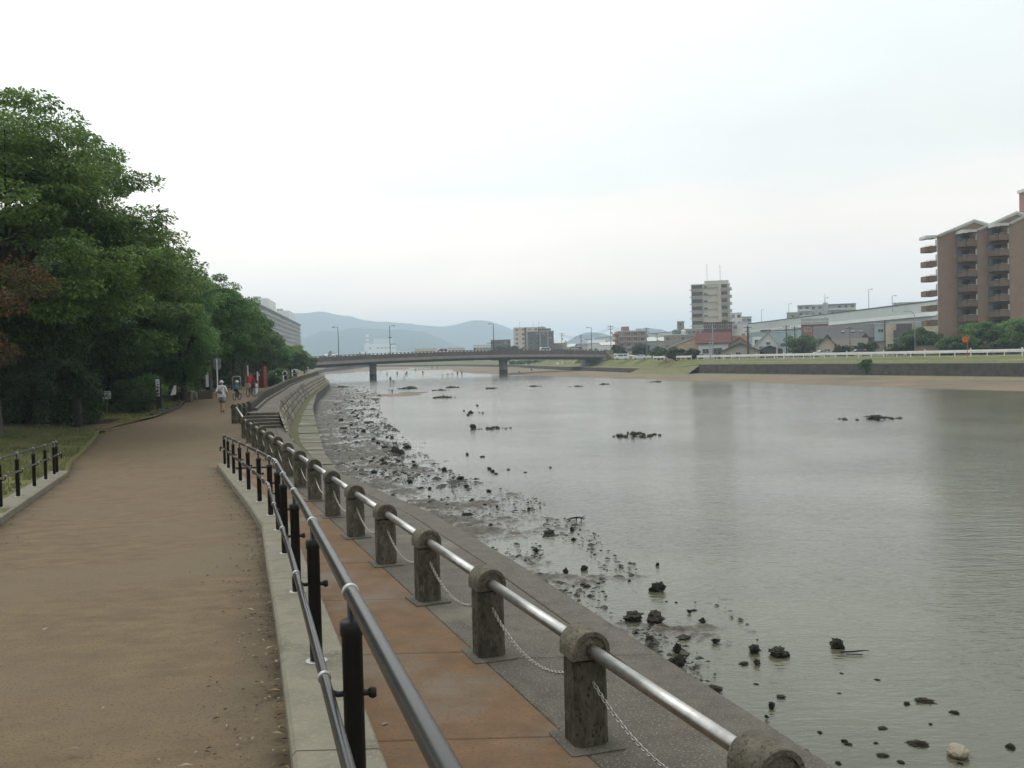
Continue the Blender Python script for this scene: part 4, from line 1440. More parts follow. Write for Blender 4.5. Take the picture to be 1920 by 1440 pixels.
def leaf_cloud(C, rad, flat_, per, size, seed, droop=0.35, aspect=2.2, updown=0.55):
    """C: (k,3) clump centres; rad: (k,) radii -> (n,4,3) leaf quads on and in flattened clumps"""
    g_ = np.random.default_rng(seed)
    k = len(C)
    idx = np.repeat(np.arange(k), per)
    n_ = len(idx)
    v = g_.normal(size=(n_, 3))
    v /= np.linalg.norm(v, axis=1)[:, None]
    rr = g_.uniform(0.35, 1.05, n_) ** 0.6
    p = C[idx] + v * (rr * rad[idx])[:, None] * np.array([1, 1, flat_])
    # leaves point outward and droop
    dirv = v * np.array([1, 1, 0.25]) + g_.normal(scale=0.45, size=(n_, 3)) + np.array([0, 0, -droop])
    dirv /= np.linalg.norm(dirv, axis=1)[:, None]
    nrm = g_.normal(scale=0.6, size=(n_, 3)) + np.array([0, 0, updown + 0.4])
    side = np.cross(dirv, nrm)
    side /= np.maximum(np.linalg.norm(side, axis=1), 1e-6)[:, None]
    L_ = size * g_.uniform(0.7, 1.35, n_)
    W_ = L_ / aspect
    Q = np.zeros((n_, 4, 3))
    Q[:, 0] = p - dirv * (L_ * 0.5)[:, None]
    Q[:, 1] = p + side * (W_ * 0.5)[:, None]
    Q[:, 2] = p + dirv * (L_ * 0.5)[:, None]
    Q[:, 3] = p - side * (W_ * 0.5)[:, None]
    return Q

def make_tree(name, label, base, H, Rx, crown_lo, nclump, per, leaf, mt, seed, flat_=0.34, clump=0.95, trunk_r=0.25, bark='bark', bias=(0, 0), group=None,
              droop=0.35, shell=0.5, lean=(0, 0), Ry=None, fork=0.3, top_pow=1.0, aspect=2.2):
    g_ = random.Random(seed)
    ng = np.random.default_rng(seed)
    base = Vector(base)
    Ry = Ry or Rx
    root = thing(name, label, 'tree', base, group=group)
    zc = (crown_lo + H) / 2
    rz_ = (H - crown_lo) / 2
    # clump centres: an uneven shell with tiers
    C, Rd = [], []
    tries = 0
    while len(C) < nclump and tries < nclump * 60:
        tries += 1
        v = Vector((g_.gauss(0, 1), g_.gauss(0, 1), g_.gauss(0, 1))).normalized()
        rr = g_.uniform(shell, 1.0) ** 0.7
        lob = 1 + 0.16 * math.sin(3 * math.atan2(v.y, v.x) + seed) + 0.12 * math.sin(5 * v.z + seed * 2)
        p = Vector((v.x * Rx * rr * lob + bias[0] * (v.z + 0.2), v.y * Ry * rr * lob + bias[1], v.z * rz_ * rr * (1 if v.z < 0 else lob)))
        if v.z < -0.25 and rr < 0.75:
            continue
        cr = clump * g_.uniform(0.65, 1.3)
        if any((p - c).length < 0.42 * (cr + r_) for c, r_ in zip(C[-60:], Rd[-60:])):
            if g_.random() < 0.75:
                continue
        C.append(p)
        Rd.append(cr)
    Ca = np.array([(c.x + lean[0] * 0.6, c.y + lean[1] * 0.6, c.z + zc) for c in C])
    Q = leaf_cloud(Ca, np.array(Rd), flat_, per, leaf, seed, droop, aspect)
    o = tri_obj('crown', Q, mt, 4, parent=root)
    # trunk, limbs and boughs to a share of the clumps
    m_ = MB()
    fk = Vector((lean[0] * 0.5, lean[1] * 0.5, crown_lo + (H - crown_lo) * fork * 0.5))
    mid_ = Vector((g_.uniform(-.15, .15) + lean[0] * 0.2, g_.uniform(-.15, .15), fk.z * 0.5))
    m_.tube([(0, 0, -0.3), (0, 0, 0.15), mid_, fk], [trunk_r * 1.7, trunk_r * 1.15, trunk_r * 0.95, trunk_r * 0.8], 9)
    nl = 6
    limbs = []
    for i in range(nl):
        a = 6.283 * i / nl + g_.uniform(-.4, .4)
        e = Vector((math.cos(a) * Rx * 0.5 + lean[0] * 0.6, math.sin(a) * Ry * 0.5 + lean[1] * 0.6, zc + rz_ * g_.uniform(-0.1, 0.55)))
        md = fk.lerp(e, 0.5) + Vector((0, 0, 0.12 * rz_))
        m_.tube([fk, md, e], [trunk_r * 0.6, trunk_r * 0.4, trunk_r * 0.22], 7, cap=False)
        limbs.append((md, e))
    for c in Ca[:: max(1, len(Ca) // 60)]:
        c = Vector(c)
        md, e = min(limbs, key=lambda q: (q[1] - c).length)
        s = md.lerp(e, g_.uniform(0.3, 1.0))
        m_.tube([s, s.lerp(c, 0.5) + Vector((0, 0, 0.1)), c], [trunk_r * 0.2, trunk_r * 0.13, 0.015], 5, cap=False)
    m_.build('trunk', M[bark], root, local=True, smooth=True)
    return root

def gz(px, d, dz=0.0):
    """foot of something standing on the left park ground"""
    x = X_at(px, d)
    s = f(d, PL) - x
    return Vector((x, d, (land_z(d, s, x) if s > 0 else zpath(d)) + dz))

# the big spreading tree at the left
make_tree('broadleaf_tree', 'huge spreading green tree at the left with tiered drooping sprays', gz(-45, 41), 13.6, 7.9, 3.0, 400, 420, 0.19, M['leaf_zelkova'], 11, 0.36, 1.2, 0.38, shell=0.34,
          lean=(0.6, 0), fork=0.25)
make_tree('russet_tree', 'reddish-brown leaved tree at the left edge before the big green tree', gz(-42, 33), 7.0, 2.0, 3.0, 46, 420, 0.10, M['leaf_red'], 12, 0.6, 0.62, 0.12, droop=0.1)
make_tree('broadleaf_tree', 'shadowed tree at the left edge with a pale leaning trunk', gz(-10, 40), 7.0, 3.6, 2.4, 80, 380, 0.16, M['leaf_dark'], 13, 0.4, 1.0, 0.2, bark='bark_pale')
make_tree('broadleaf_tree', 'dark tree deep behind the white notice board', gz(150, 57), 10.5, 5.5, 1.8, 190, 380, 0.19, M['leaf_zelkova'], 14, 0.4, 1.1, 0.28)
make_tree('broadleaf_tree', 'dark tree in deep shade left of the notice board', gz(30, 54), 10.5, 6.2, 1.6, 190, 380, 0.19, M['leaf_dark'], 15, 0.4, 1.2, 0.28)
make_tree('broadleaf_tree', 'tall dark-green tree rising behind the black and white post', gz(240, 62), 11.2, 4.0, 2.4, 170, 380, 0.20, M['leaf_zelkova'], 16, 0.38, 1.1, 0.26)
make_tree('broadleaf_tree', 'bright green round-lobed tree overhanging the brick planter', gz(345, 63), 6.6, 1.9, 1.2, 80, 420, 0.14, M['leaf_camphor'], 17, 0.85, 0.62, 0.18, droop=0.15, shell=0.6)
make_tree('broadleaf_tree', 'mid-green lobed tree behind the bright green tree', gz(300, 71), 9.8, 3.6, 2.2, 150, 380, 0.19, M['leaf_camphor'], 18, 0.75, 0.9, 0.24, droop=0.2)
make_tree('broadleaf_tree', 'tall airy tree with upswept boughs beside the square sign', gz(392, 80), 9.7, 3.1, 2.8, 140, 380, 0.20, M['leaf_camphor'], 19, 0.5, 0.9, 0.2, bark='bark_pale')
make_tree('broadleaf_tree', 'blue-green tree above the walking child', gz(436, 92), 8.4, 2.5, 2.8, 110, 360, 0.21, M['leaf_camphor'], 20, 0.55, 0.85, 0.2)
make_tree('broadleaf_tree', 'tree with a bare pale trunk left of the red cyclist', gz(456, 104), 8.0, 2.6, 2.7, 110, 340, 0.22, M['leaf_far'], 21, 0.55, 0.9, 0.2, bark='bark_pale')
make_tree('broadleaf_tree', 'green tree standing behind the red brick kiosk', gz(482, 122), 7.4, 2.6, 2.0, 110, 340, 0.23, M['leaf_far'], 22, 0.5, 0.9, 0.2)
make_tree('broadleaf_tree', 'pale green tree over the far walkers', gz(510, 142), 6.3, 2.5, 1.5, 100, 320, 0.24, M['leaf_camphor'], 23, 0.5, 0.9, 0.2)
make_tree('broadleaf_tree', 'last layered tree of the row before the bridge', gz(544, 165), 4.9, 2.9, 1.4, 100, 320, 0.24, M['leaf_zelkova'], 24, 0.32, 0.9, 0.2, bark='bark_pale')
make_tree('broadleaf_tree', 'small tree at the left end of the bridge', gz(570, 215), 3.7, 2.2, 0.8, 60, 260, 0.26, M['leaf_far'], 25, 0.6, 0.8, 0.15)
# deeper wood that closes the view under the crowns
k = 0
for px, d, H_, Rx_ in ((-120, 60, 11, 6), (60, 72, 10, 6), (200, 76, 9, 5.5), (-40, 80, 11, 7), (350, 100, 8, 4.5), (290, 95, 8.5, 5), (395, 122, 8, 4), (432, 150, 7.5, 4.2), (468, 175, 6.5, 4), (130, 95, 10, 7), (500, 210, 5, 3.6), (530, 240, 4.2, 3.6)):
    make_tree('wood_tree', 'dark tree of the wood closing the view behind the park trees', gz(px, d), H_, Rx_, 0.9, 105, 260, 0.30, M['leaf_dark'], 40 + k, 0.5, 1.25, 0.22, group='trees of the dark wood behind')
    k += 1

def make_shrub(name, label, base, rx, ry, h, ncl, per, leaf, mt, seed, cat='shrub', group=None, clump=0.35):
    g_ = random.Random(seed)
    root = thing(name, label, cat, base, group=group)
    C, Rd = [], []
    for _ in range(ncl):
        a, rr = g_.uniform(0, 6.283), math.sqrt(g_.random())
        z = g_.uniform(0.12, 1.0)
        k_ = math.sqrt(max(0.05, 1 - (z - 0.3) ** 2 * 1.6))
        C.append((math.cos(a) * rr * rx * k_, math.sin(a) * rr * ry * k_, z * h * 0.92))
        Rd.append(clump * g_.uniform(0.7, 1.25))
    Q = leaf_cloud(np.array(C), np.array(Rd), 0.75, per, leaf, seed, 0.1, 1.9)
    tri_obj('foliage', Q, mt, 4, parent=root)
    m_ = MB()
    for i in range(7):
        c = C[i * len(C) // 7]
        m_.tube([(c[0] * 0.1, c[1] * 0.1, -0.1), (c[0] * 0.5, c[1] * 0.5, c[2] * 0.5), c], [0.035, 0.02, 0.008], 5, cap=False)
    m_.build('stem', M['bark'], root, local=True)
    return root
make_shrub('shrub', 'dense dark rounded shrub right of the white notice board', gz(247, 53.5), 1.25, 1.1, 1.75, 60, 230, 0.09, M['leaf_dark'], 61)
make_shrub('shrub', 'greyish upright shrub just behind the dark rounded shrub', gz(272, 56), 1.2, 1.0, 1.9, 45, 200, 0.10, M['leaf_camphor'], 62)
make_shrub('shrub', 'small sapling bush left of the notice board pole', gz(180, 54), 0.55, 0.5, 1.15, 18, 130, 0.09, M['leaf_camphor'], 63, clump=0.25)
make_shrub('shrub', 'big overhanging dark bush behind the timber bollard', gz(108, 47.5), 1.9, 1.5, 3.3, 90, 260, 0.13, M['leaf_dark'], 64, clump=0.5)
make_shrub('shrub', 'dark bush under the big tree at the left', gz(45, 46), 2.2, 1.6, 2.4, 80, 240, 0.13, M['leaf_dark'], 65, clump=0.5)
make_shrub('shrub', 'low bush trailing over the planter behind the parked motorcycle', gz(322, 66), 1.6, 1.0, 1.1, 40, 200, 0.10, M['leaf_camphor'], 66)
make_shrub('shrub', 'clipped light-green bush beside the path in front of the far trees', gz(522, 112), 1.6, 1.4, 1.7, 45, 180, 0.13, M['leaf_far'], 67)
make_shrub('shrub', 'low dark bush at the far path edge by the kiosk', gz(506, 100), 1.2, 1.0, 1.2, 35, 160, 0.12, M['leaf_dark'], 68)
k = 0
for px, d in ((-60, 50), (75, 55), (215, 60), (300, 74), (150, 66), (360, 92), (395, 100), (20, 62), (420, 112), (110, 75), (440, 128), (465, 140), (330, 84), (490, 165), (525, 190)):
    make_shrub('undergrowth', 'dark bush of the undergrowth in the shade between the trunks', gz(px, d), 2.6, 1.6, 2.3 if d < 80 else 2.8, 60, 150, 0.2, M['leaf_dark'], 80 + k, group='undergrowth bushes in the wood', clump=0.65)
    k += 1

# ------------------------------------------------------------------ park furniture at the left
def cyl(m_, x, y, z0, z1, r_, n=12, mi=0):
    m_.lathe([(r_, z0), (r_, z1)], (x, y, 0), n, mi)
    return m_
b0 = gz(139, 46)
t_ = thing('bollard', 'dark round timber bollard at the corner of the lawn', 'bollard', b0)
MB().lathe([(0.27, -0.3), (0.25, 0.5), (0.24, 1.30), (0.21, 1.36)], n=14).build('post', M['wood_dark'], t_, local=True)
b0 = gz(196, 50.5)
t_ = thing('notice_board', 'small white notice board on a pale pole in the lawn', 'sign', b0, R(4))
MB().tube([(0, 0.03, -0.2), (0, 0.03, 0.85)], 0.035, 8).build('pole', M['bark_pale'], t_, local=True)
bd = MB().box((0, 0, 1.12), (0.53, 0.03, 0.40)).build('board', M['board'], t_, local=True)
MB().box((0.0, -0.017, 1.26), (0.40, 0.004, 0.035)).build('print', M['ink'], bd, local=True)
MB().box((0.02, -0.0175, 1.14), (0.40, 0.004, 0.12)).build('print', M['blue_print'], bd, local=True)
MB().box((0, 0, 1.33), (0.56, 0.05, 0.02)).box((0, 0, 0.91), (0.56, 0.05, 0.02)).box((-0.275, 0, 1.12), (0.02, 0.05, 0.40)).box((0.275, 0, 1.12), (0.02, 0.05, 0.40)).build('frame', M['wood_dark'], bd, local=True)

def sign_post(px, d, h, label, wide=0.26, blots=True):
    t_ = thing('sign_post', label, 'sign', gz(px, d), R(6))
    MB().box((0, 0.05, h / 2 - 0.1), (wide * 1.1, wide * 0.8, h + 0.2)).build('post', M['wood_dark'], t_, local=True)
    pl = MB().box((-0.02, -0.075, h * 0.70), (wide * 0.82, 0.02, h * 0.56)).build('plate', M['board'], t_, local=True)
    if blots:
        m_ = MB()
        for k_, (z_, w_) in enumerate(((0.88, .07), (0.80, .10), (0.73, .14), (0.70, .12), (0.62, .09), (0.585, .12), (0.50, .08))):
            m_.box((-0.02 + 0.02 * math.sin(k_ * 2.1), -0.0875, h * z_), (w_, 0.004, 0.035 + 0.02 * (k_ % 2)))
            m_.box((-0.02 - 0.03 * math.sin(k_ * 1.7), -0.0875, h * z_ - 0.045), (0.022, 0.004, 0.07))
        m_.build('lettering', M['ink'], pl, local=True)
    return t_
sign_post(295, 55.5, 1.75, 'tall black post with a white lettered plate right of the shrub')
sign_post(388, 70, 1.9, 'black post with a plain white plate behind the brick planter', 0.24, False)

# square sign seen from behind on a white pole
q = gz(406, 68)
t_ = thing('traffic_sign', 'grey back of a square sign on a white pole by the walking man', 'sign', q)
MB().tube([(0, 0, -0.2), (0, 0, 2.75)], 0.045, 10).build('pole', M['white'], t_, local=True)
m_ = MB()
for z_ in (2.62, 2.28):
    m_.add([(0.28 * math.cos(6.2832 * i / 18), y_, z_ + 0.26 * math.sin(6.2832 * i / 18)) for y_ in (0.05, 0.075) for i in range(18)],
           [tuple(range(18)), tuple(range(35, 17, -1))] + [(i, i + 18, (i + 1) % 18 + 18, (i + 1) % 18) for i in range(18)])
m_.box((0, 0.09, 2.45), (0.44, 0.012, 0.62))
m_.build('sign_panel', M['grey_metal'], t_, local=True)

# brick planters
t_ = thing('planter', 'long low brick planter wall along the path behind the man', 'planter', gz(372, 66.5))
b0 = Vector(ORG[t_.name])
a0, a1 = gz(352, 66.2), gz(392, 68.5)
rowsn = 8
dirv = (a1 - a0)
dirv.z = 0
L_ = dirv.length
dirv.normalize()
MB().bar(a0 + Vector((0, 0.06, 0.3)), a1 + Vector((0, 0.06, 0.3)), 0.30, 0.60).build('core', M['mortar'], t_)
mbk = MB().box((0, 0, 0), (0.215, 0.09, 0.062)).mesh('brick', M['brick_dark'])
for r_ in range(rowsn):
    n_ = int(L_ / 0.225)
    for i in range(n_ if r_ < 8 else 0):
        p = a0 + dirv * (0.115 + i * 0.225 + (0.112 if r_ % 2 else 0)) + Vector((0, -0.115, 0.04 + r_ * 0.074))
        o = put('brick', mbk, t_, p - b0 + Vector((0, random.uniform(-.004, .004), 0)), math.atan2(dirv.y, dirv.x))
t_ = thing('planter', 'short brick pier with a stone top at the path corner', 'planter', gz(346, 63.5))
MB().box((0, 0, 0.33), (0.75, 0.6, 0.66)).build('core', M['brick_dark'], t_, local=True)
MB().box((0, 0, 0.69), (0.85, 0.7, 0.07)).build('top_slab', M['concrete'], t_, local=True)
t_ = thing('planter', 'low brick wall running left from the corner pier', 'planter', gz(327, 64.5))
MB().box((0, 0.1, 0.3), (0.9, 0.35, 0.6)).build('core', M['brick_dark'], t_, local=True)
MB().box((0, 0.1, 0.63), (0.95, 0.42, 0.06)).build('top_slab', M['concrete'], t_, local=True)
# pale tilted plaque on the corner
t_ = thing('plaque', 'pale tilted information plaque on the brick corner', 'plaque', gz(338, 65, 0.66))
MB().box((0, 0, 0.22), (0.42, 0.05, 0.36), 0, 0, R(-25)).build('panel', M['board'], t_, local=True)
MB().box((0, 0.06, 0.08), (0.08, 0.08, 0.18)).build('foot', M['concrete'], t_, local=True)
# pale bent pipe rail at the end of the planter
t_ = thing('hoop_rail', 'small pale bent pipe hoop at the planter end', 'rail', gz(357, 62.5))
MB().tube([(0, 0, -0.1), (0, 0, 0.55), (0.05, 0, 0.66), (0.15, 0.1, 0.68), (0.22, 0.3, 0.6), (0.22, 0.3, -0.1)], 0.03, 8).build('pipe', M['grey_metal'], t_, local=True, smooth=True)
# motorcycle parked in the shade: fairing, seat, wheels
t_ = thing('scooter', 'white-fronted scooter parked in the shade behind the black post', 'scooter', gz(308, 62), R(15))
for x in (-0.6, 0.6):
    w_ = MB().torus((x, 0, 0.27), 0.2, 0.07, 'Y', 18, 8).build('wheel', M['tyre'], t_, local=True, smooth=True)
MB().box((-0.05, 0, 0.32), (0.8, 0.28, 0.12)).box((-0.45, 0, 0.55), (0.65, 0.3, 0.34)).build('body', M['dark_metal'], t_, local=True)
MB().box((-0.4, 0, 0.78), (0.7, 0.26, 0.12)).build('seat', M['tyre'], t_, local=True)
MB().add([(0.3, -0.22, 0.4), (0.3, 0.22, 0.4), (0.52, -0.16, 1.0), (0.52, 0.16, 1.0), (0.62, -0.2, 0.45), (0.62, 0.2, 0.45), (0.66, -0.12, 1.05), (0.66, 0.12, 1.05)],
         [(0, 2, 3, 1), (4, 5, 7, 6), (0, 4, 6, 2), (1, 3, 7, 5), (2, 6, 7, 3), (0, 1, 5, 4)]).build('fairing', M['white'], t_, local=True)
MB().tube([(0.5, -0.33, 1.1), (0.55, 0, 1.05), (0.5, 0.33, 1.1)], 0.02, 6).build('handlebar', M['dark_metal'], t_, local=True)

# red brick kiosk
q = gz(484, 96)
t_ = thing('kiosk', 'small red brick kiosk with a sloping roof under the trees', 'kiosk', q, R(-8))
M['red_wall'] = mat('red_wall', (0.19, 0.042, 0.036), (0.13, 0.032, 0.028), scale=2, rough=0.8)
M['red_brown'] = mat('red_brown', (0.20, 0.075, 0.055), (0.15, 0.055, 0.042), scale=2, rough=0.85)
MB().add([(-0.95, -0.6, 0), (0.95, -0.6, 0), (0.95, 0.6, 0), (-0.95, 0.6, 0), (-0.95, -0.6, 1.05), (0.95, -0.6, 1.75), (0.95, 0.6, 1.75), (-0.95, 0.6, 1.05)],
         [(0, 1, 5, 4), (1, 2, 6, 5), (2, 3, 7, 6), (3, 0, 4, 7), (4, 5, 6, 7), (3, 2, 1, 0)]).build('wall', M['red_wall'], t_, local=True)
MB().box((0.85, 0, 1.1), (0.4, 1.0, 2.2)).build('pier', M['red_brown'], t_, local=True)
MB().bar((-1.05, 0, 1.08), (0.68, 0, 1.72), 1.35, 0.06).build('roof', M['red_brown'], t_, local=True)
t_.scale = (0.66, 0.8, 0.95)
MB().add([(0.30 + 0.16 * math.cos(6.2832 * i / 14), -0.615, 1.35 + 0.16 * math.sin(6.2832 * i / 14)) for i in range(14)], [tuple(range(14))]).build('disc', M['board'], t_, local=True)
# white bollards and thin posts along the far path
for px, py, d, h, lab in ((479, 735, 61, 0.92, 'near white bollard beside the red cyclist'), (530, 722, 96, 0.9, 'white bollard in the gap of the parapet by the far walker'),
                          (547, 704, 128, 1.15, 'thick white bollard beside the two far walkers'), (577, 703, 170, 1.3, 'white post at the far end of the parapet')):
    x = X_at(px, d)
    t_ = thing('bollard', lab, 'bollard', (x, d, zpath(d)))
    MB().lathe([(0.075, -0.2), (0.075, h * 1.2), (0.06, h * 1.2 + 0.05)], n=12).build('post', M['white'], t_, local=True)
    MB().lathe([(0.079, h * 0.95), (0.079, h * 1.05)], n=12).build('band', M['grey_metal'], t_, local=True)
for px, d, h, lab in ((482, 80, 1.75, 'thin white post with a narrow plate right of the red cyclist'), (464, 84, 2.3, 'thin white pole behind the red cyclist'), (517, 108, 1.3, 'thin white marker post by the clipped bush')):
    x = X_at(px, d)
    t_ = thing('marker_post', lab, 'post', (x, d, zpath(d)))
    MB().tube([(0, 0, -0.2), (0, 0, h)], 0.04, 8).build('pole', M['grey_metal'], t_, local=True)
    MB().box((0, -0.05, h * 0.78), (0.12, 0.03, h * 0.4)).build('plate', M['white'], t_, local=True)
# grey frame gate between the trees
q = gz(442, 90)
t_ = thing('frame_gate', 'small grey pipe hoop barrier behind the child', 'barrier', q)
MB().tube([(-0.35, 0, -0.1), (-0.35, 0, 1.15), (-0.28, 0, 1.25), (0.28, 0, 1.25), (0.35, 0, 1.15), (0.35, 0, -0.1)], 0.05, 8).build('hoop', M['grey_metal'], t_, local=True, smooth=True)

# ------------------------------------------------------------------ people
SK = flat('skin', (0.42, 0.25, 0.17), rough=0.6)
CL = {'white': flat('cloth_white', (0.66, 0.67, 0.69), scale=6), 'grey': flat('cloth_grey', (0.24, 0.25, 0.28), scale=6), 'dark': flat('cloth_dark', (0.035, 0.038, 0.05), scale=6),
      'teal': flat('cloth_teal', (0.04, 0.17, 0.20), scale=6), 'red': flat('cloth_red', (0.36, 0.045, 0.07), scale=6), 'navy': flat('cloth_navy', (0.03, 0.04, 0.09), scale=6),
      'tan': flat('cloth_tan', (0.35, 0.27, 0.18), scale=6), 'hair': flat('hair_black', (0.015, 0.013, 0.012)), 'shoe': flat('shoe_black', (0.02, 0.02, 0.022)),
      'pink': flat('cloth_pale', (0.5, 0.42, 0.42), scale=6), 'khaki': flat('cloth_khaki', (0.17, 0.15, 0.11), scale=6)}
def figure(J, E):
    """J: name -> (pos, radius); E: list of (a, b, material index). One continuous skinned surface, faces coloured by the nearest bone."""
    names = list(J)
    me = bpy.data.meshes.new('body')
    me.from_pydata([J[n_][0] for n_ in names], [(names.index(a), names.index(c)) for a, c, _ in E], [])
    ob = bpy.data.objects.new('tmp_body', me)
    col.objects.link(ob)
    sk = ob.modifiers.new('skin', 'SKIN')
    sk.use_smooth_shade = True
    for i, n_ in enumerate(names):
        r_ = J[n_][1]
        me.skin_vertices[0].data[i].radius = r_ if hasattr(r_, '__len__') else (r_, r_)
        me.skin_vertices[0].data[i].use_root = (i == 0)
    sb = ob.modifiers.new('sub', 'SUBSURF')
    sb.levels = sb.render_levels = 2
    bpy.context.view_layer.update()
    dg = bpy.context.evaluated_depsgraph_get()
    res = bpy.data.meshes.new_from_object(ob.evaluated_get(dg))
    bpy.data.objects.remove(ob)
    segs = [(Vector(J[a][0]), Vector(J[c][0]), mi) for a, c, mi in E]
    idx = []
    for p in res.polygons:
        c = p.center
        best, bm_ = 1e9, 0
        for a, q, mi in segs:
            ab = q - a
            t_ = max(0, min(1, (c - a).dot(ab) / max(ab.length_squared, 1e-9)))
            dd_ = (a + ab * t_ - c).length
            if dd_ < best:
                best, bm_ = dd_, mi
        idx.append(bm_)
    res.materials.clear()
    return res, idx
def body_mesh(pose, mats_):
    """mats_: skin, shirt, trousers, shoes, hair; pose: overrides of joint positions for a 1.70 m figure facing +Y"""
    S = 1.0
    J = {'pelvis': ((0, 0, 0.93), (0.155, 0.115)), 'waist': ((0, 0, 1.08), (0.15, 0.105)), 'chest': ((0, 0, 1.30), (0.175, 0.115)), 'neckb': ((0, 0.0, 1.44), 0.075), 'neck': ((0, 0.01, 1.50), 0.052),
         'head': ((0, 0.025, 1.60), (0.082, 0.098)), 'crown': ((0, 0.015, 1.675), (0.072, 0.082)),
         'sl': ((-0.17, 0, 1.40), 0.072), 'el': ((-0.235, -0.02, 1.13), 0.048), 'wl': ((-0.25, 0.05, 0.90), 0.03), 'hl': ((-0.25, 0.075, 0.81), (0.032, 0.018)), 'fl': ((-0.245, 0.09, 0.74), (0.02, 0.012)),
         'sr': ((0.17, 0, 1.40), 0.072), 'er': ((0.235, -0.02, 1.13), 0.048), 'wr': ((0.25, 0.05, 0.90), 0.03), 'hr': ((0.25, 0.075, 0.81), (0.032, 0.018)), 'fr': ((0.245, 0.09, 0.74), (0.02, 0.012)),
         'tl': ((-0.095, 0, 0.86), 0.098), 'kl': ((-0.10, 0.015, 0.48), 0.06), 'cl': ((-0.10, -0.01, 0.33), 0.058), 'al': ((-0.10, -0.02, 0.09), 0.038), 'ol': ((-0.105, 0.13, 0.035), (0.042, 0.03)),
         'tr': ((0.095, 0, 0.86), 0.098), 'kr': ((0.10, 0.015, 0.48), 0.06), 'cr': ((0.10, -0.01, 0.33), 0.058), 'ar': ((0.10, -0.02, 0.09), 0.038), 'or': ((0.105, 0.13, 0.035), (0.042, 0.03))}
    for k_, v_ in pose.items():
        if k_ in J:
            J[k_] = (v_, J[k_][1]) if not (hasattr(v_, '__len__') and len(v_) == 2) else v_
    sh = pose.get('shorts', False)
    sl_ = pose.get('long_sleeve', False)
    E = [('pelvis', 'waist', 1), ('waist', 'chest', 1), ('chest', 'neckb', 1), ('neckb', 'neck', 0), ('neck', 'head', 0), ('head', 'crown', 4)]
    for s in 'lr':
        E += [('neckb', 's' + s, 1), ('s' + s, 'e' + s, 1), ('e' + s, 'w' + s, 1 if sl_ else 0), ('w' + s, 'h' + s, 0), ('h' + s, 'f' + s, 0), ('pelvis', 't' + s, 2), ('t' + s, 'k' + s, 2),
              ('k' + s, 'c' + s, 0 if sh else 2), ('c' + s, 'a' + s, 0 if sh else 2), ('a' + s, 'o' + s, 3)]
    me, idx = figure(J, E)
    for m_ in mats_:
        me.materials.append(m_)
    me.polygons.foreach_set('material_index', idx)
    me.polygons.foreach_set('use_smooth', [True] * len(idx))
    return me
def facial(t_, hz=1.60, fy=0.12):
    pass
WALK = {'shorts': True, 'tl': (-0.095, 0.03, 0.86), 'kl': (-0.10, 0.20, 0.52), 'cl': (-0.10, 0.17, 0.36), 'al': (-0.10, 0.14, 0.09), 'ol': (-0.105, 0.28, 0.04),
        'tr': (0.095, -0.02, 0.86), 'kr': (0.10, -0.06, 0.48), 'cr': (0.10, -0.16, 0.35), 'ar': (0.10, -0.27, 0.13), 'or': (0.11, -0.15, 0.04),
        'el': (-0.27, -0.10, 1.14), 'wl': (-0.27, -0.05, 0.91), 'hl': (-0.265, -0.02, 0.82), 'fl': (-0.26, 0.0, 0.75),
        'er': (0.27, 0.04, 1.14), 'wr': (0.27, 0.16, 0.94), 'hr': (0.265, 0.2, 0.86), 'fr': (0.26, 0.22, 0.79)}
# the walking man, seen from behind
q = G(417, 772, zpath(54.6))
man = thing('person', 'walking man in white t-shirt, grey shorts and white cap with a shoulder bag', 'person', (q.x, q.y, zpath(q.y)), R(4))
o = put('body', body_mesh(WALK, [SK, CL['white'], CL['grey'], CL['shoe'], CL['hair']]), man)
m_ = MB().lathe([(0.098, 1.60), (0.104, 1.65), (0.095, 1.70), (0.06, 1.735), (0.01, 1.745)], (0, 0.02, 0), 16)
m_.box((0, 0.15, 1.635), (0.15, 0.12, 0.015))
m_.build('cap', CL['white'], man, local=True, smooth=True)
m_ = MB().tube([(0.14, -0.02, 1.47), (0.06, -0.135, 1.36), (-0.06, -0.145, 1.18), (-0.15, -0.12, 1.08), (-0.18, 0.03, 1.12), (-0.03, 0.135, 1.30), (0.13, 0.06, 1.47), (0.14, -0.02, 1.47)], 0.014, 6)
m_.build('bag_strap', CL['khaki'], man, local=True)
m_ = MB().box((-0.07, -0.17, 1.10), (0.24, 0.075, 0.13), 0, 0, 0, R(18))
m_.build('bag', CL['khaki'], man, local=True)
m_ = MB().prism([(-0.185, -0.13), (0.185, -0.13), (0.2, 0), (0.185, 0.13), (-0.185, 0.13), (-0.2, 0)], 0.84, 0.98)
m_.build('shirt_hem', CL['white'], man, local=True)
# shorts legs flare over the thighs
m_ = MB()
m_.tube([(-0.095, 0.03, 0.88), (-0.10, 0.17, 0.58)], [0.115, 0.10], 10).tube([(0.095, -0.02, 0.88), (0.10, -0.05, 0.55)], [0.115, 0.10], 10)
m_.build('shorts', CL['grey'], man, local=True, smooth=True)

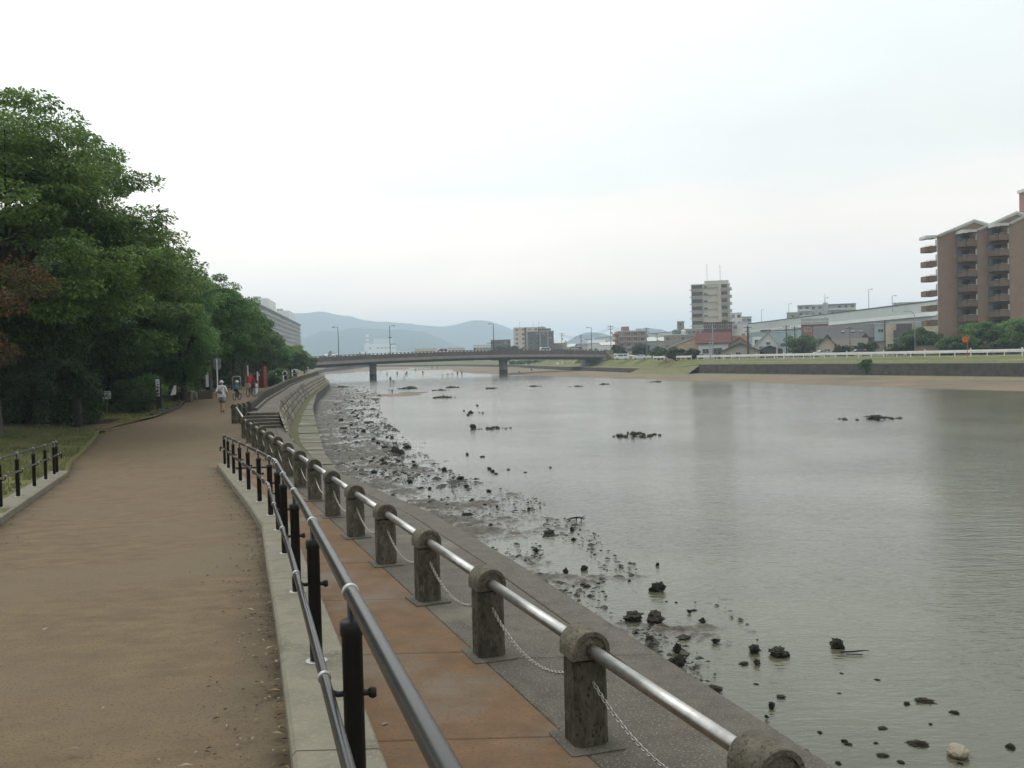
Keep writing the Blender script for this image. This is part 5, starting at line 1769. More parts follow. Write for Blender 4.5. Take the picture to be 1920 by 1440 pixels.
def bicycle(parent, s=1.0, mt='dark_metal'):
    """frame along +Y, wheels r 0.33 at y -0.5 and 0.5"""
    bike_mat = M[mt]
    r_ = 0.33 * s
    for y_ in (-0.52 * s, 0.52 * s):
        m_ = MB().torus((0, y_, r_), r_ - 0.02, 0.022, 'X', 24, 6)
        wv_ = m_.build('wheel', M['tyre'], parent, local=True, smooth=True)
        m2 = MB().lathe([(0.02, -0.03), (0.02, 0.03)], (0, 0, 0), 8)
        m2 = MB()
        for k_ in range(8):
            a = math.pi * k_ / 8
            m2.tube([(0, y_ + math.cos(a) * (r_ - 0.03), r_ + math.sin(a) * (r_ - 0.03)), (0, y_ - math.cos(a) * (r_ - 0.03), r_ - math.sin(a) * (r_ - 0.03))], 0.004, 4)
        m2.build('spokes', M['grey_metal'], wv_, local=True)
    b1, bb, st_, hd = Vector((0, -0.52, 0.33)) * s, Vector((0, -0.08, 0.29)) * s, Vector((0, -0.20, 0.72)) * s, Vector((0, 0.36, 0.78)) * s
    fw_ = Vector((0, 0.52, 0.33)) * s
    m_ = MB()
    for a, c in ((b1, bb), (bb, st_), (st_, b1), (bb, hd), (st_ * 0.9 + hd * 0.1, hd), (hd + Vector((0, -0.03, 0.15)), hd), (hd, fw_), (st_, st_ + Vector((0, -0.02, 0.12)))):
        m_.tube([a, c], 0.018, 6)
    m_.build('frame', bike_mat, parent, local=True)
    MB().tube([(-0.27 * s, 0.2 * s, 0.98 * s), (-0.24 * s, 0.32 * s, 1.0 * s), (0, 0.34 * s, 0.95 * s), (0.24 * s, 0.32 * s, 1.0 * s), (0.27 * s, 0.2 * s, 0.98 * s)], 0.014, 6).build('handlebar', M['grey_metal'], parent, local=True)
    MB().box((0, -0.23 * s, 0.86 * s), (0.16, 0.25, 0.06)).build('saddle', M['tyre'], parent, local=True)
    MB().tube([(-0.09, -0.08 * s, 0.17 * s), (0.09, -0.08 * s, 0.41 * s)], 0.014, 6).build('crank', M['grey_metal'], parent, local=True)
RIDE = {'pelvis': ((0, -0.23, 0.97), (0.155, 0.12)), 'waist': (0, -0.18, 1.10), 'chest': (0, -0.06, 1.30), 'neckb': (0, 0.02, 1.43), 'neck': (0, 0.05, 1.49), 'head': (0, 0.08, 1.58), 'crown': (0, 0.07, 1.655),
        'sl': (-0.17, 0.0, 1.39), 'el': (-0.26, 0.05, 1.16), 'wl': (-0.25, 0.20, 1.02), 'hl': (-0.25, 0.25, 1.0), 'fl': (-0.245, 0.28, 0.97), 'sr': (0.17, 0.0, 1.39), 'er': (0.26, 0.05, 1.16), 'wr': (0.25, 0.20, 1.02),
        'hr': (0.25, 0.25, 1.0), 'fr': (0.245, 0.28, 0.97), 'tl': (-0.10, -0.18, 0.93), 'kl': (-0.11, 0.15, 0.68), 'cl': (-0.11, 0.08, 0.56), 'al': (-0.11, -0.06, 0.46), 'ol': (-0.11, 0.06, 0.40),
        'tr': (0.10, -0.20, 0.93), 'kr': (0.11, 0.05, 0.52), 'cr': (0.11, -0.02, 0.38), 'ar': (0.11, -0.12, 0.20), 'or': (0.11, 0.0, 0.14)}
# red cyclist
d = 70.0
bx = X_at(468, d)
bk = thing('bicycle', 'dark bicycle with a rear basket ridden by the person in red', 'bicycle', (bx, d, zpath(d)), R(-6))
bicycle(bk)
MB().box((0, -0.55, 0.86), (0.34, 0.3, 0.26)).build('basket', CL['tan'], bk, local=True)
p_ = thing('person', 'cyclist in a bright red top riding away beside the parapet', 'person', (bx, d, zpath(d)), R(-6))
put('body', body_mesh(dict(RIDE, long_sleeve=True), [SK, CL['red'], CL['dark'], CL['shoe'], CL['hair']]), p_)
MB().lathe([(0.10, 1.57), (0.105, 1.62), (0.095, 1.68), (0.05, 1.71), (0.01, 1.715)], (0, 0.06, 0), 14).build('hat', CL['red'], p_, local=True, smooth=True)
# child on a small bicycle
d = 64.5
bx = X_at(442, d)
bk = thing('bicycle', 'small dark bicycle ridden by the child in teal', 'bicycle', (bx, d, zpath(d)), R(-10))
bicycle(bk, 0.72)
p_ = thing('person', 'child in a teal shirt and white helmet cycling away', 'person', (bx, d, zpath(d)), R(-10))
o = put('body', body_mesh(dict(RIDE), [SK, CL['teal'], CL['dark'], CL['shoe'], CL['hair']]), p_, (0, 0, 0), 0, 0.74)
MB().lathe([(0.105, 1.16), (0.115, 1.20), (0.10, 1.26), (0.06, 1.295), (0.01, 1.30)], (0, 0.05, 0), 14).build('helmet', CL['white'], p_, local=True, smooth=True)
# far walkers
STAND = {}
me_w1 = body_mesh(dict(WALK, shorts=False), [SK, CL['white'], CL['dark'], CL['shoe'], CL['hair']])
for px, d, lab in ((533, 108, 'far walker in a white shirt with a dark backpack by the parapet gap'), (551, 128, 'far walker in white left of a companion near the path end'), (553.5, 131, 'far walker in a pale top beside a companion near the path end')):
    p_ = thing('person', lab, 'person', (X_at(px, d), d, zpath(d)), R(10))
    put('body', me_w1, p_)
    MB().box((0, -0.17, 1.24), (0.28, 0.14, 0.4)).build('backpack', CL['dark'], p_, local=True)

# waders gathering shells
BEND = {'pelvis': ((0, -0.12, 0.90), (0.16, 0.13)), 'waist': (0, 0.0, 1.02), 'chest': (0, 0.22, 1.05), 'neckb': (0, 0.36, 1.02), 'neck': (0, 0.42, 0.99), 'head': (0, 0.50, 0.93), 'crown': (0, 0.55, 0.88),
        'sl': (-0.17, 0.32, 1.0), 'el': (-0.2, 0.38, 0.74), 'wl': (-0.16, 0.45, 0.5), 'hl': (-0.15, 0.47, 0.42), 'fl': (-0.15, 0.48, 0.35), 'sr': (0.17, 0.32, 1.0), 'er': (0.2, 0.38, 0.74), 'wr': (0.16, 0.45, 0.5),
        'hr': (0.15, 0.47, 0.42), 'fr': (0.15, 0.48, 0.35), 'tl': (-0.11, -0.10, 0.84), 'tr': (0.11, -0.10, 0.84), 'kl': (-0.15, 0.0, 0.47), 'kr': (0.15, 0.0, 0.47), 'cl': (-0.15, -0.04, 0.3), 'cr': (0.15, -0.04, 0.3),
        'al': (-0.15, -0.06, 0.09), 'ar': (0.15, -0.06, 0.09), 'ol': (-0.16, 0.08, 0.035), 'or': (0.16, 0.08, 0.035)}
def crew(pose):
    return [body_mesh(pose, [SK, CL[a], CL[c], CL[e], CL['hair']]) for a, c, e in (('white', 'dark', 'shoe'), ('dark', 'dark', 'shoe'), ('pink', 'grey', 'shoe'), ('navy', 'khaki', 'shoe'))]
ST, BE = crew({'long_sleeve': True}), crew({'long_sleeve': True})
BE = crew(dict(BEND, long_sleeve=True))
wad = [(735, 739, 'b', 0, 90, 'stooping wader in a white shirt nearest the left pier'), (732, 717, 's', 1, 10, 'standing wader in dark clothes beyond the stooping one'), (738, 718.5, 'b', 2, 60, 'stooping wader in pale clothes beside the dark standing one'),
       (745, 704, 's', 1, 0, 'dark wader alone in open water right of the left pier'), (760, 704, 's', 0, 0, 'left wader of the close standing pair'), (763, 703.5, 's', 1, 0, 'right wader of the close standing pair'),
       (758, 711, 'b', 2, 45, 'stooping wader below the close standing pair'), (793, 703, 's', 3, 0, 'wader at the right end of the ripple line'), (779, 696.5, 's', 1, 0, 'far wader before the sandbank'),
       (726, 706, 's', 2, 0, 'pale wader just right of the left pier'), (714, 700, 's', 2, 0, 'wader on the sand behind the left pier'), (830, 706.5, 'b', 0, 90, 'leftmost stooping wader of the row of five'),
       (838.5, 706.5, 'b', 1, 270, 'second stooping wader of the row of five'), (849, 705.5, 'b', 3, 90, 'middle wader of the row of five'), (858, 704.8, 's', 1, 0, 'fourth wader of the row of five'),
       (866, 704, 's', 3, 0, 'rightmost wader of the row of five'), (820, 691.5, 's', 1, 0, 'distant wader right of the sandbank'), (810, 692, 's', 1, 0, 'distant wader at the tip of the sandbank'),
       (974, 701, 'b', 2, 90, 'pale stooping wader right of the right pier'), (997, 698, 's', 3, 0, 'dark wader on the far beach right of the right pier')]
for px, py, ps, ci, rz_, lab in wad:
    q = G(px, py, WZ)
    p_ = thing('person', lab, 'person', (q.x, q.y, WZ - 0.22), R(rz_), group='waders gathering shells')
    put('body', (ST if ps == 's' else BE)[ci], p_)
# ------------------------------------------------------------------ road bridge
BA, BB = Vector((-62, 274, 0)), Vector((28.5, 329, 0))
BD = (BB - BA)
BL = BD.length
BDn = BD.normalized()
BN = Vector((BDn.y, -BDn.x, 0))                  # towards the camera side
def bz(t_):                                      # top of parapet along the bridge
    return 4.55 + 0.95 * (1 - (2 * t_ - 1.06) ** 2)
def bp(t_, off, z):
    p = BA + BD * t_
    return Vector((p.x + BN.x * off, p.y + BN.y * off, z))
M['bridge_wall'] = mat('bridge_parapet', (0.145, 0.118, 0.105), (0.085, 0.072, 0.065), scale=0.9, rough=0.85)
M['bridge_edge'] = mat('bridge_beam', (0.27, 0.25, 0.225), (0.20, 0.185, 0.165), scale=0.5, rough=0.85)
M['bridge_girder'] = mat('bridge_girder', (0.10, 0.098, 0.095), (0.075, 0.074, 0.072), scale=0.5, rough=0.8)
br = thing('road_bridge', 'long low grey road bridge crossing the river on two piers', 'bridge', BA + BD * 0.5)
N_ = 40
def bstrip(name, o0, o1, z0, z1, m_, t0=0.0, t1=1.0):
    m2 = MB()
    for i in range(N_):
        ta, tb = lerp(t0, t1, i / N_), lerp(t0, t1, (i + 1) / N_)
        vs = [bp(t_, o_, bz(t_) + z_) for t_ in (ta, tb) for o_, z_ in ((o0, z0), (o1, z0), (o1, z1), (o0, z1))]
        m2.add(vs, [(0, 1, 5, 4), (1, 2, 6, 5), (2, 3, 7, 6), (3, 0, 4, 7)] + ([(3, 2, 1, 0)] if i == 0 else []) + ([(4, 5, 6, 7)] if i == N_ - 1 else []))
    return m2.build(name, m_, br)
bstrip('deck', 5.2, -5.2, -1.75, -1.15, M['asphalt'])
bstrip('edge_beam', 5.9, 5.1, -2.45, -1.62, M['bridge_edge'])
bstrip('edge_beam', -5.1, -5.9, -2.45, -1.62, M['bridge_edge'])
for o_ in (4.6, 1.6, -1.6, -4.6):
    bstrip('girder', o_ + 0.35, o_ - 0.35, -3.2, -1.76, M['bridge_girder'])
for o_ in (5.55, -5.45):                         # parapet: low wall, posts, rails
    bstrip('parapet_wall', o_ + 0.12, o_ - 0.12, -1.61, -0.40, M['bridge_wall'])
    bstrip('hand_rail', o_ + 0.09, o_ - 0.09, -0.10, 0.0, M['bridge_wall'])
mpp = MB().box((0, 0, -0.24), (0.38, 0.2, 0.32)).mesh('baluster', M['bridge_wall'])
for i in range(86):
    t_ = (i + 0.5) / 86
    put('baluster', mpp, br, bp(t_, 5.55, bz(t_)) - Vector(ORG[br.name]), math.atan2(BDn.y, BDn.x))
def pier(px, py, rp):
    q = G(px, py, WZ)
    t_ = max(0, min(1, (Vector((q.x, q.y, 0)) - BA).dot(BDn) / BL))
    m_ = MB()
    c = bp(t_, 0, 0)
    n_ = 28
    ang = math.atan2(BN.y, BN.x)
    def oval(s):
        pts = []
        for i in range(n_):
            a = 6.28318 * i / n_
            lx, ly = math.cos(a) * rp * s, math.sin(a) * rp * s
            lx += 0.35 if math.cos(a) > 0 else -0.35
            pts.append((c.x + lx * math.cos(ang) - ly * math.sin(ang), c.y + lx * math.sin(ang) + ly * math.cos(ang)))
        return pts
    top = bz(t_) - 3.2
    m_.prism(oval(1.0), -0.95, top - 0.5)
    shaft = m_.build('pier', M['concrete'], br)
    MB().prism(oval(1.004), -3.4, -0.95).build('wet_base', M['concrete_dark'], shaft)
    MB().prism(oval(1.12), top - 0.5, top + 0.05).build('cap', M['concrete'], shaft)
pier(704, 711, 0.9)
pier(944, 702, 1.15)
# abutments
MB().prism([(bp(0, 6.4, 0).x - 3, bp(0, 6.4, 0).y - 3), (bp(0.03, 6.4, 0).x, bp(0.03, 6.4, 0).y), (bp(0.03, -6.4, 0).x, bp(0.03, -6.4, 0).y), (bp(0, -6.4, 0).x - 3, bp(0, -6.4, 0).y - 3)], -3, bz(0) - 2.06).build('abutment', M['concrete'], br)
MB().prism([(bp(0.985, 6.2, 0).x, bp(0.985, 6.2, 0).y), (bp(1.05, 6.2, 0).x, bp(1.05, 6.2, 0).y), (bp(1.05, -6.4, 0).x, bp(1.05, -6.4, 0).y), (bp(0.985, -6.4, 0).x, bp(0.985, -6.4, 0).y)], -3, bz(1) - 2.06).build('abutment', M['concrete'], br)
MB().box(bp(1.012, 5.6, bz(1) - 1.1), (2.4, 1.2, 2.0), math.atan2(BDn.y, BDn.x)).build('end_pillar', M['concrete'], br)
# approach embankments
m_ = MB()
for tt0, tt1, nm in ((1.0, 1.55, 'r'), (-0.5, 0.0, 'l')):
    vs = []
    for t_ in (tt0, tt1):
        zt = (bz(1) if tt0 > 0.5 else bz(0)) - 1.2
        fade = 1.0 if (t_ in (1.0, 0.0)) else 0.5
        z_ = lerp(1.1, zt, fade)
        p0, p1, p2, p3 = bp(t_, 13, 0.2), bp(t_, 6.0, z_), bp(t_, -6.0, z_), bp(t_, -13, 0.2)
        vs += [p0, p1, p2, p3]
    m_.add(vs, [(0, 1, 5, 4), (1, 2, 6, 5), (2, 3, 7, 6), (0, 3, 2, 1), (4, 5, 6, 7)])
struct(m_.build('embankment', M['drygrass']))

# ------------------------------------------------------------------ lamps, poles, vehicles
def lamp_post(name, label, base, h, arm, mt='dark_metal', extra=None, rz=0.0):
    t_ = thing(name, label, 'street lamp', base, rz)
    MB().tube([(0, 0, -0.3), (0, 0, 0.4), (0, 0, h)], [0.16, 0.13, 0.08], 8).build('pole', M[mt], t_, local=True)
    MB().tube([(0, 0, h - 0.1), (arm * 0.5, 0, h), (arm, 0, h + 0.02)], 0.05, 6).build('arm', M[mt], t_, local=True)
    MB().add([(arm * 0.75, -0.2, h + 0.12), (arm * 1.25, -0.2, h + 0.02), (arm * 1.25, 0.2, h + 0.02), (arm * 0.75, 0.2, h + 0.12), (arm * 0.72, -0.15, h - 0.12), (arm * 1.27, -0.15, h - 0.14), (arm * 1.27, 0.15, h - 0.14), (arm * 0.72, 0.15, h - 0.12)],
             [(0, 1, 2, 3), (4, 7, 6, 5), (0, 4, 5, 1), (1, 5, 6, 2), (2, 6, 7, 3), (3, 7, 4, 0)]).build('lamp_head', M[mt], t_, local=True)
    for (z_, x0, x1) in (extra or []):
        MB().box(((x0 + x1) / 2, 0, z_), (abs(x1 - x0), 0.12, 0.16)).build('crossarm', M[mt], t_, local=True)
    return t_
def on_bridge(px, off):
    # parameter where the vertical plane of a pixel column crosses the bridge line
    best = min((abs(960 + F * bp(i / 400, off, 0).x / bp(i / 400, off, 0).y - px), i / 400) for i in range(-20, 421))
    return best[1]
for px, py, arm, ex, lab in ((637, 613, -1.3, None, 'leftmost lamp post on the bridge with its arm to the left'), (733, 611, 1.3, [(3.6, 0, 1.8), (5.6, -0.6, 0.6)], 'second bridge lamp post with a side bracket and arm to the right'),
                             (928, 607, -1.3, [(3.2, -2.2, 0.1)], 'bridge lamp post beside the dark low building with a long side arm'), (1013, 613, 1.3, None, 'bridge lamp post standing before the dark apartment block'),
                             (1111, 614, -1.3, [(4.6, -2.4, 0.2)], 'lamp post with signal arm at the right end of the bridge')):
    t_ = on_bridge(px, 5.0)
    b_ = bp(t_, 5.0, bz(t_) - 1.15)
    h = Z_at(px, py, b_.y) - b_.z
    lamp_post('street_lamp', lab, b_, h, arm, extra=ex)

def car(name, label, loc, rz, paint, van=False, group=None):
    t_ = thing(name, label, 'van' if van else 'car', loc, rz, group)
    w_ = 0.83
    if van:
        prof = [(-2.1, 0.35), (-2.15, 0.9), (-2.05, 1.75), (-1.9, 1.85), (0.9, 1.85), (1.6, 1.15), (2.1, 0.95), (2.15, 0.4)]
        wins = [((-1.75, 1.15), (-0.7, 1.15), (-0.7, 1.65), (-1.75, 1.65)), ((-0.55, 1.15), (1.25, 1.15), (0.75, 1.65), (-0.55, 1.65))]
        glass_f = [(1.58, 1.17), (0.93, 1.80)]
    else:
        prof = [(-2.1, 0.35), (-2.15, 0.85), (-1.9, 0.98), (-1.55, 1.05), (-0.95, 1.45), (0.45, 1.47), (1.15, 1.02), (2.0, 0.88), (2.15, 0.7), (2.15, 0.35)]
        wins = [((-1.3, 1.05), (-0.25, 1.05), (-0.25, 1.38), (-0.9, 1.38)), ((-0.15, 1.05), (0.95, 1.05), (0.42, 1.38), (-0.15, 1.38))]
        glass_f = [(1.12, 1.05), (0.50, 1.42)]
    n_ = len(prof)
    vs = [(x, s * w_ * (1.0 if z_ < 1.1 else 0.86), z_) for s in (-1, 1) for x, z_ in prof]
    MB().add(vs, [tuple(range(n_)), tuple(range(2 * n_ - 1, n_ - 1, -1))] + [(i, i + n_, (i + 1) % n_ + n_, (i + 1) % n_) for i in range(n_)]).build('body', paint, t_, local=True)
    for s in (-1, 1):
        for q_ in wins:
            MB().add([(x, s * (w_ * (0.97 if z_ < 1.2 else 0.885) + 0.015), z_) for x, z_ in q_], [(0, 1, 2, 3)]).build('window', M['glass'], t_, local=True)
    (xa, za), (xb, zb) = glass_f
    MB().add([(xa + 0.02, -0.68, za), (xa + 0.02, 0.68, za), (xb + 0.02, 0.62, zb), (xb + 0.02, -0.62, zb)], [(0, 1, 2, 3)]).build('windscreen', M['glass'], t_, local=True)
    wm_ = MB()
    for k_ in range(1):
        wm_.tube([(0, -0.1, 0), (0, 0.1, 0)], 0.31, 16)
        wm_.tube([(0, -0.108, 0), (0, 0.108, 0)], 0.19, 12, mi=1)
    wme = wm_.mesh('wheel', [M['tyre'], M['grey_metal']])
    for x in (-1.35, 1.35):
        for s in (-1, 1):
            put('wheel', wme, t_, (x, s * 0.74, 0.31))
    for s in (-1, 1):
        MB().box((2.13, s * 0.6, 0.72), (0.06, 0.3, 0.13)).build('headlight', M['board'], t_, local=True)
    return t_
PW = flat('car_white', (0.66, 0.67, 0.68), rough=0.3)
PS = flat('car_silver', (0.42, 0.44, 0.45), rough=0.3)
PD = flat('car_grey', (0.12, 0.13, 0.14), rough=0.3)
brz = math.atan2(BDn.y, BDn.x)
t_ = on_bridge(1022, 2.0)
car('car', 'white car crossing the bridge before the dark apartment block', bp(t_, 2.6, bz(t_) - 1.12), brz, PW, True)
t_ = on_bridge(826, 2.0)
car('car', 'white van crossing the middle of the bridge', bp(t_, 2.6, bz(t_) - 1.12), brz + math.pi, PW, True)

def util_pole(px, ytop, d, label, z0=1.25, arms=2, wires=None, mt='concrete', r_=0.17):
    b_ = Vector((X_at(px, d), d, z0))
    h = Z_at(px, ytop, d) - z0
    t_ = thing('utility_pole', label, 'utility pole', b_)
    MB().tube([(0, 0, -0.3), (0, 0, h)], [r_, r_ * 0.65], 8).build('pole', M[mt], t_, local=True)
    for k_ in range(arms):
        z_ = h - 0.4 - 0.9 * k_
        a_ = MB().box((0, 0, z_), (2.0 - 0.4 * k_, 0.12, 0.12)).build('crossarm', M['dark_metal'], t_, local=True)
        m_ = MB()
        for x in (-0.85, -0.45, 0.45, 0.85):
            m_.lathe([(0.05, z_ + 0.06), (0.07, z_ + 0.15), (0.04, z_ + 0.24)], (x * (1 - 0.2 * k_), 0, 0), 6)
        m_.build('insulators', M['board'], a_, local=True)
    if arms > 1:
        MB().lathe([(0.25, h - 3.0), (0.25, h - 2.2)], (0.4, 0, 0), 10).build('transformer', M['grey_metal'], t_, local=True)
    return t_, b_, h
poles = []
for px, yt, d, lab, mt in ((1146, 610, 330, 'utility pole right of the bridge end', 'concrete'), (1213, 614, 290, 'thin pale utility pole beside the pink apartment block', 'concrete'),
                           (1233, 624, 300, 'short pole before the flat grey-brown building', 'concrete'), (1337, 606, 236, 'tall thin pole before the red-roofed house', 'grey_metal'),
                           (1403, 611, 234, 'thick brown pole between the gabled houses and the white house', 'bark_pale'), (1475, 610, 255, 'dark utility pole left above the garden tree', 'dark_metal'),
                           (1491, 611, 262, 'second dark utility pole above the garden tree', 'dark_metal'), (1660, 601, 206, 'dark utility pole by the pale blue block', 'bark_pale'),
                           (1054, 624, 420, 'distant pole right of the dark apartment block', 'concrete'), (1090, 628, 430, 'distant dark pole before the small hill', 'dark_metal'),
                           (1332, 635, 225, 'short pole by the red-roofed house gate', 'grey_metal'), (1594, 612, 222, 'slim pale pole before the long grey roof', 'concrete')):
    poles.append(util_pole(px, yt, d, lab, arms=2 if d > 232 and px not in (1337, 1332) else 1, mt=mt, r_=0.17 if px != 1403 else 0.32))
# overhead wires
for i, (a, c, k_) in enumerate(((0, 1, 3), (8, 9, 3), (9, 0, 3), (5, 6, 2), (6, 7, 2), (4, 5, 2), (1, 2, 2))):
    pa, pb = poles[a][1] + Vector((0, 0, poles[a][2] - 0.3)), poles[c][1] + Vector((0, 0, poles[c][2] - 0.3))
    t_ = thing('power_line', 'thin overhead wires strung between the utility poles of the far bank', 'power line', (pa + pb) / 2, group='overhead wires of the far bank')
    for j in range(k_):
        off_ = Vector((0, 0, -0.45 * j))
        pts = [pa.lerp(pb, u_ / 12) + off_ - Vector((0, 0, 0.9 * (1 - (u_ / 6 - 1) ** 2))) for u_ in range(13)]
        MB().tube(pts, 0.03, 4).build('wire', M['dark_metal'], t_)

# ------------------------------------------------------------------ guard rail on the far bank
def bank_pt(s, off):
    """point along the right bank polyline by distance y"""
    ys = [p[1] for p in RB]
    i = max(0, min(len(RB) - 2, int(np.searchsorted(ys, s)) - 1))
    u_ = (s - ys[i]) / (ys[i + 1] - ys[i])
    p = RBN[i][0].lerp(RBN[i + 1][0], u_)
    n_ = RBN[i][1].lerp(RBN[i + 1][1], u_)
    q = p + n_ * off
    return Vector((q.x, q.y, 0))
gr = thing('guard_rail', 'long white guard rail along the top of the grassy far bank', 'guard rail', bank_pt(180, -7) + Vector((0, 0, 1.25)))
mgp = MB().box((0, 0, 0.45), (0.13, 0.13, 0.95)).mesh('post', M['white'])
for y0, y1 in ((90, 232), (235, 262)):
    ss_ = frange(y0, y1, 3.0)
    for i, s in enumerate(ss_):
        q = bank_pt(s, -7)
        put('post', mgp, gr, q + Vector((0, 0, 1.25)) - Vector(ORG[gr.name]), 0.3, (1, 1, 1.05 if i % 3 else 1.35))
    m_ = MB()
    for a, c in zip(ss_[:-1], ss_[1:]):
        pa, pb = bank_pt(a, -6.88), bank_pt(c, -6.88)
        m_.bar(pa + Vector((0, 0, 2.0)), pb + Vector((0, 0, 2.0)), 0.08, 0.48)
        m_.bar(pa + Vector((0, 0, 2.0)) , pb + Vector((0, 0, 2.0)), 0.14, 0.10)
    m_.build('beam', M['white'], gr)
gr2 = thing('guard_rail', 'white guard rail on the ramp just right of the bridge end', 'guard rail', (38, 318, 1.5))
pts = [Vector((33.5, 318, 3.1)), Vector((37, 310, 2.6)), Vector((41, 298, 2.1)), Vector((44, 280, 2.0)), Vector((45.5, 268, 2.0))]
for a, c in zip(pts[:-1], pts[1:]):
    MB().bar(a, c, 0.1, 0.4).build('beam', M['white'], gr2)
    MB().box(a - Vector((0, 0, 0.6)), (0.14, 0.14, 1.3)).build('post', M['white'], gr2)
# guard rail far beyond the bridge
gr3 = thing('guard_rail', 'thin white rail on the green bank seen under the bridge', 'guard rail', bank_pt(430, -11))
for a in frange(345, 640, 15)[:-1]:
    pa, pb = bank_pt(a, -11.4), bank_pt(a + 14.7, -11.4)
    MB().bar(pa + Vector((0, 0, 2.0)), pb + Vector((0, 0, 2.0)), 0.1, 0.55).build('beam', M['white'], gr3)

# thin wire fence on the coping of the embankment wall
wf = thing('wire_fence', 'thin dark wire fence standing on the coping of the long embankment wall', 'fence', bank_pt(160, -0.25) + Vector((0, 0, 0.32)))
mwp = MB().box((0, 0, 0.5), (0.05, 0.05, 1.05)).mesh('post', M['grey_metal'])
ss_ = frange(100, 215, 2.4)
for s in ss_:
    put('post', mwp, wf, bank_pt(s, -0.25) + Vector((0, 0, 0.32)) - Vector(ORG[wf.name]), 0.3)
for z_ in (0.72, 1.30):
    MB().tube([bank_pt(s, -0.25) + Vector((0, 0, z_)) for s in ss_], 0.012, 4).build('wire', M['grey_metal'], wf)

# orange convex mirror on its pole, seen from behind
q = bank_pt(148, -8.2)
d = 147.5
q = Vector((X_at(1814, d), d, 1.25))
M['orange'] = flat('orange_paint', (0.62, 0.13, 0.035), rough=0.5)
t_ = thing('traffic_mirror', 'orange road mirror on an orange pole behind the guard rail', 'mirror', q)
MB().tube([(0, 0, -0.2), (0, 0, 2.75)], 0.06, 8).build('pole', M['orange'], t_, local=True)
m_ = MB()
m_.add([(-0.3 + 0.45 * math.cos(6.2832 * i / 20), y_, 2.6 + 0.43 * math.sin(6.2832 * i / 20)) for y_ in (0, 0.06) for i in range(20)], [tuple(range(20)), tuple(range(39, 19, -1))] + [(i, i + 20, (i + 1) % 20 + 20, (i + 1) % 20) for i in range(20)])
m_.build('mirror_back', M['orange'], t_, local=True)
MB().box((-0.3, -0.04, 2.6), (0.12, 0.06, 0.12)).build('clamp', M['dark_metal'], t_, local=True)
MB().add([(0.28 + 0.14 * math.cos(6.2832 * i / 12), y_ + 0.1 * math.cos(6.28 * i / 12), 2.85 + 0.3 * math.sin(6.2832 * i / 12)) for y_ in (0, 0.05) for i in range(12)], [tuple(range(12)), tuple(range(23, 11, -1))] + [(i, i + 12, (i + 1) % 12 + 12, (i + 1) % 12) for i in range(12)]).build('side_mirror', M['orange'], t_, local=True)
# curved street lamp before the brick apartments
q = Vector((X_at(1716, 175), 175, 1.25))
t_ = thing('street_lamp', 'curved-arm street lamp left of the brick apartments', 'street lamp', q)
h = Z_at(1716, 592, 175) - 1.25
MB().tube([(0, 0, -0.2), (0, 0, h), (-0.25, 0, h + 0.55), (-0.9, 0, h + 0.85), (-1.5, 0, h + 0.9)], [0.1, 0.07, 0.06, 0.05, 0.045], 8).build('pole', M['grey_metal'], t_, local=True, smooth=True)
MB().lathe([(0.05, -0.1), (0.2, -0.04), (0.2, 0.03), (0.06, 0.1)], (-1.75, 0, h + 0.85), 8).build('lamp_head', M['grey_metal'], t_, local=True)
# white post and sign posts
for px, d, h, lab in ((1457, 232, 2.4, 'white gate post by the white house'), (1573, 226, 2.6, 'rusty sign post above the guard rail')):
    q = Vector((X_at(px, d), d, 1.25))
    t_ = thing('post', lab, 'post', q)
    MB().tube([(0, 0, -0.2), (0, 0, h)], 0.09, 8).build('pole', M['white'] if px == 1457 else M['red_brown'], t_, local=True)
    MB().box((0, 0, h + 0.05), (0.24, 0.2, 0.1)).build('cap', M['white'] if px == 1457 else M['red_brown'], t_, local=True)
# parked cars beyond the rail
car('car', 'silver car parked behind the guard rail by the beige gabled house', (X_at(1541, 222), 222, 1.27), R(185), PS)
car('car', 'white van parked at the ramp right of the bridge', (X_at(1166, 300), 300, 1.3), R(160), PW, True)
car('car', 'pale car parked beyond the ramp rail', (X_at(1200, 285), 285, 1.3), R(170), PW)
car('car', 'dark grey car low behind the guard rail right of the silver car', (X_at(1610, 214), 214, 1.27), R(180), PD)

# ------------------------------------------------------------------ buildings of the far bank
def win_mesh(w_, h_, curtained=False, frame_mat=None, mull=True):
    m_ = MB()
    m_.box((0, -0.02, 0), (w_, 0.04, h_), mi=0)
    e = 0.07
    for x, z_, sx, sz in ((-w_ / 2, 0, e, h_ + e), (w_ / 2, 0, e, h_ + e), (0, h_ / 2, w_, e), (0, -h_ / 2, w_ + 0.2, e * 1.3)):
        m_.box((x, -0.05, z_), (sx, 0.11, sz), mi=1)
    if mull:
        m_.box((0, -0.04, 0), (0.05, 0.09, h_), mi=1)
    return m_.mesh('window', [M['glass_pale'] if curtained else M['glass'], frame_mat or M['trim']])
WIN = {}
def win(w_, h_, c=False, fm=None):
    k_ = (round(w_, 2), round(h_, 2), c, fm.name if fm else '')
    if k_ not in WIN:
        WIN[k_] = win_mesh(w_, h_, c, fm)
    return WIN[k_]
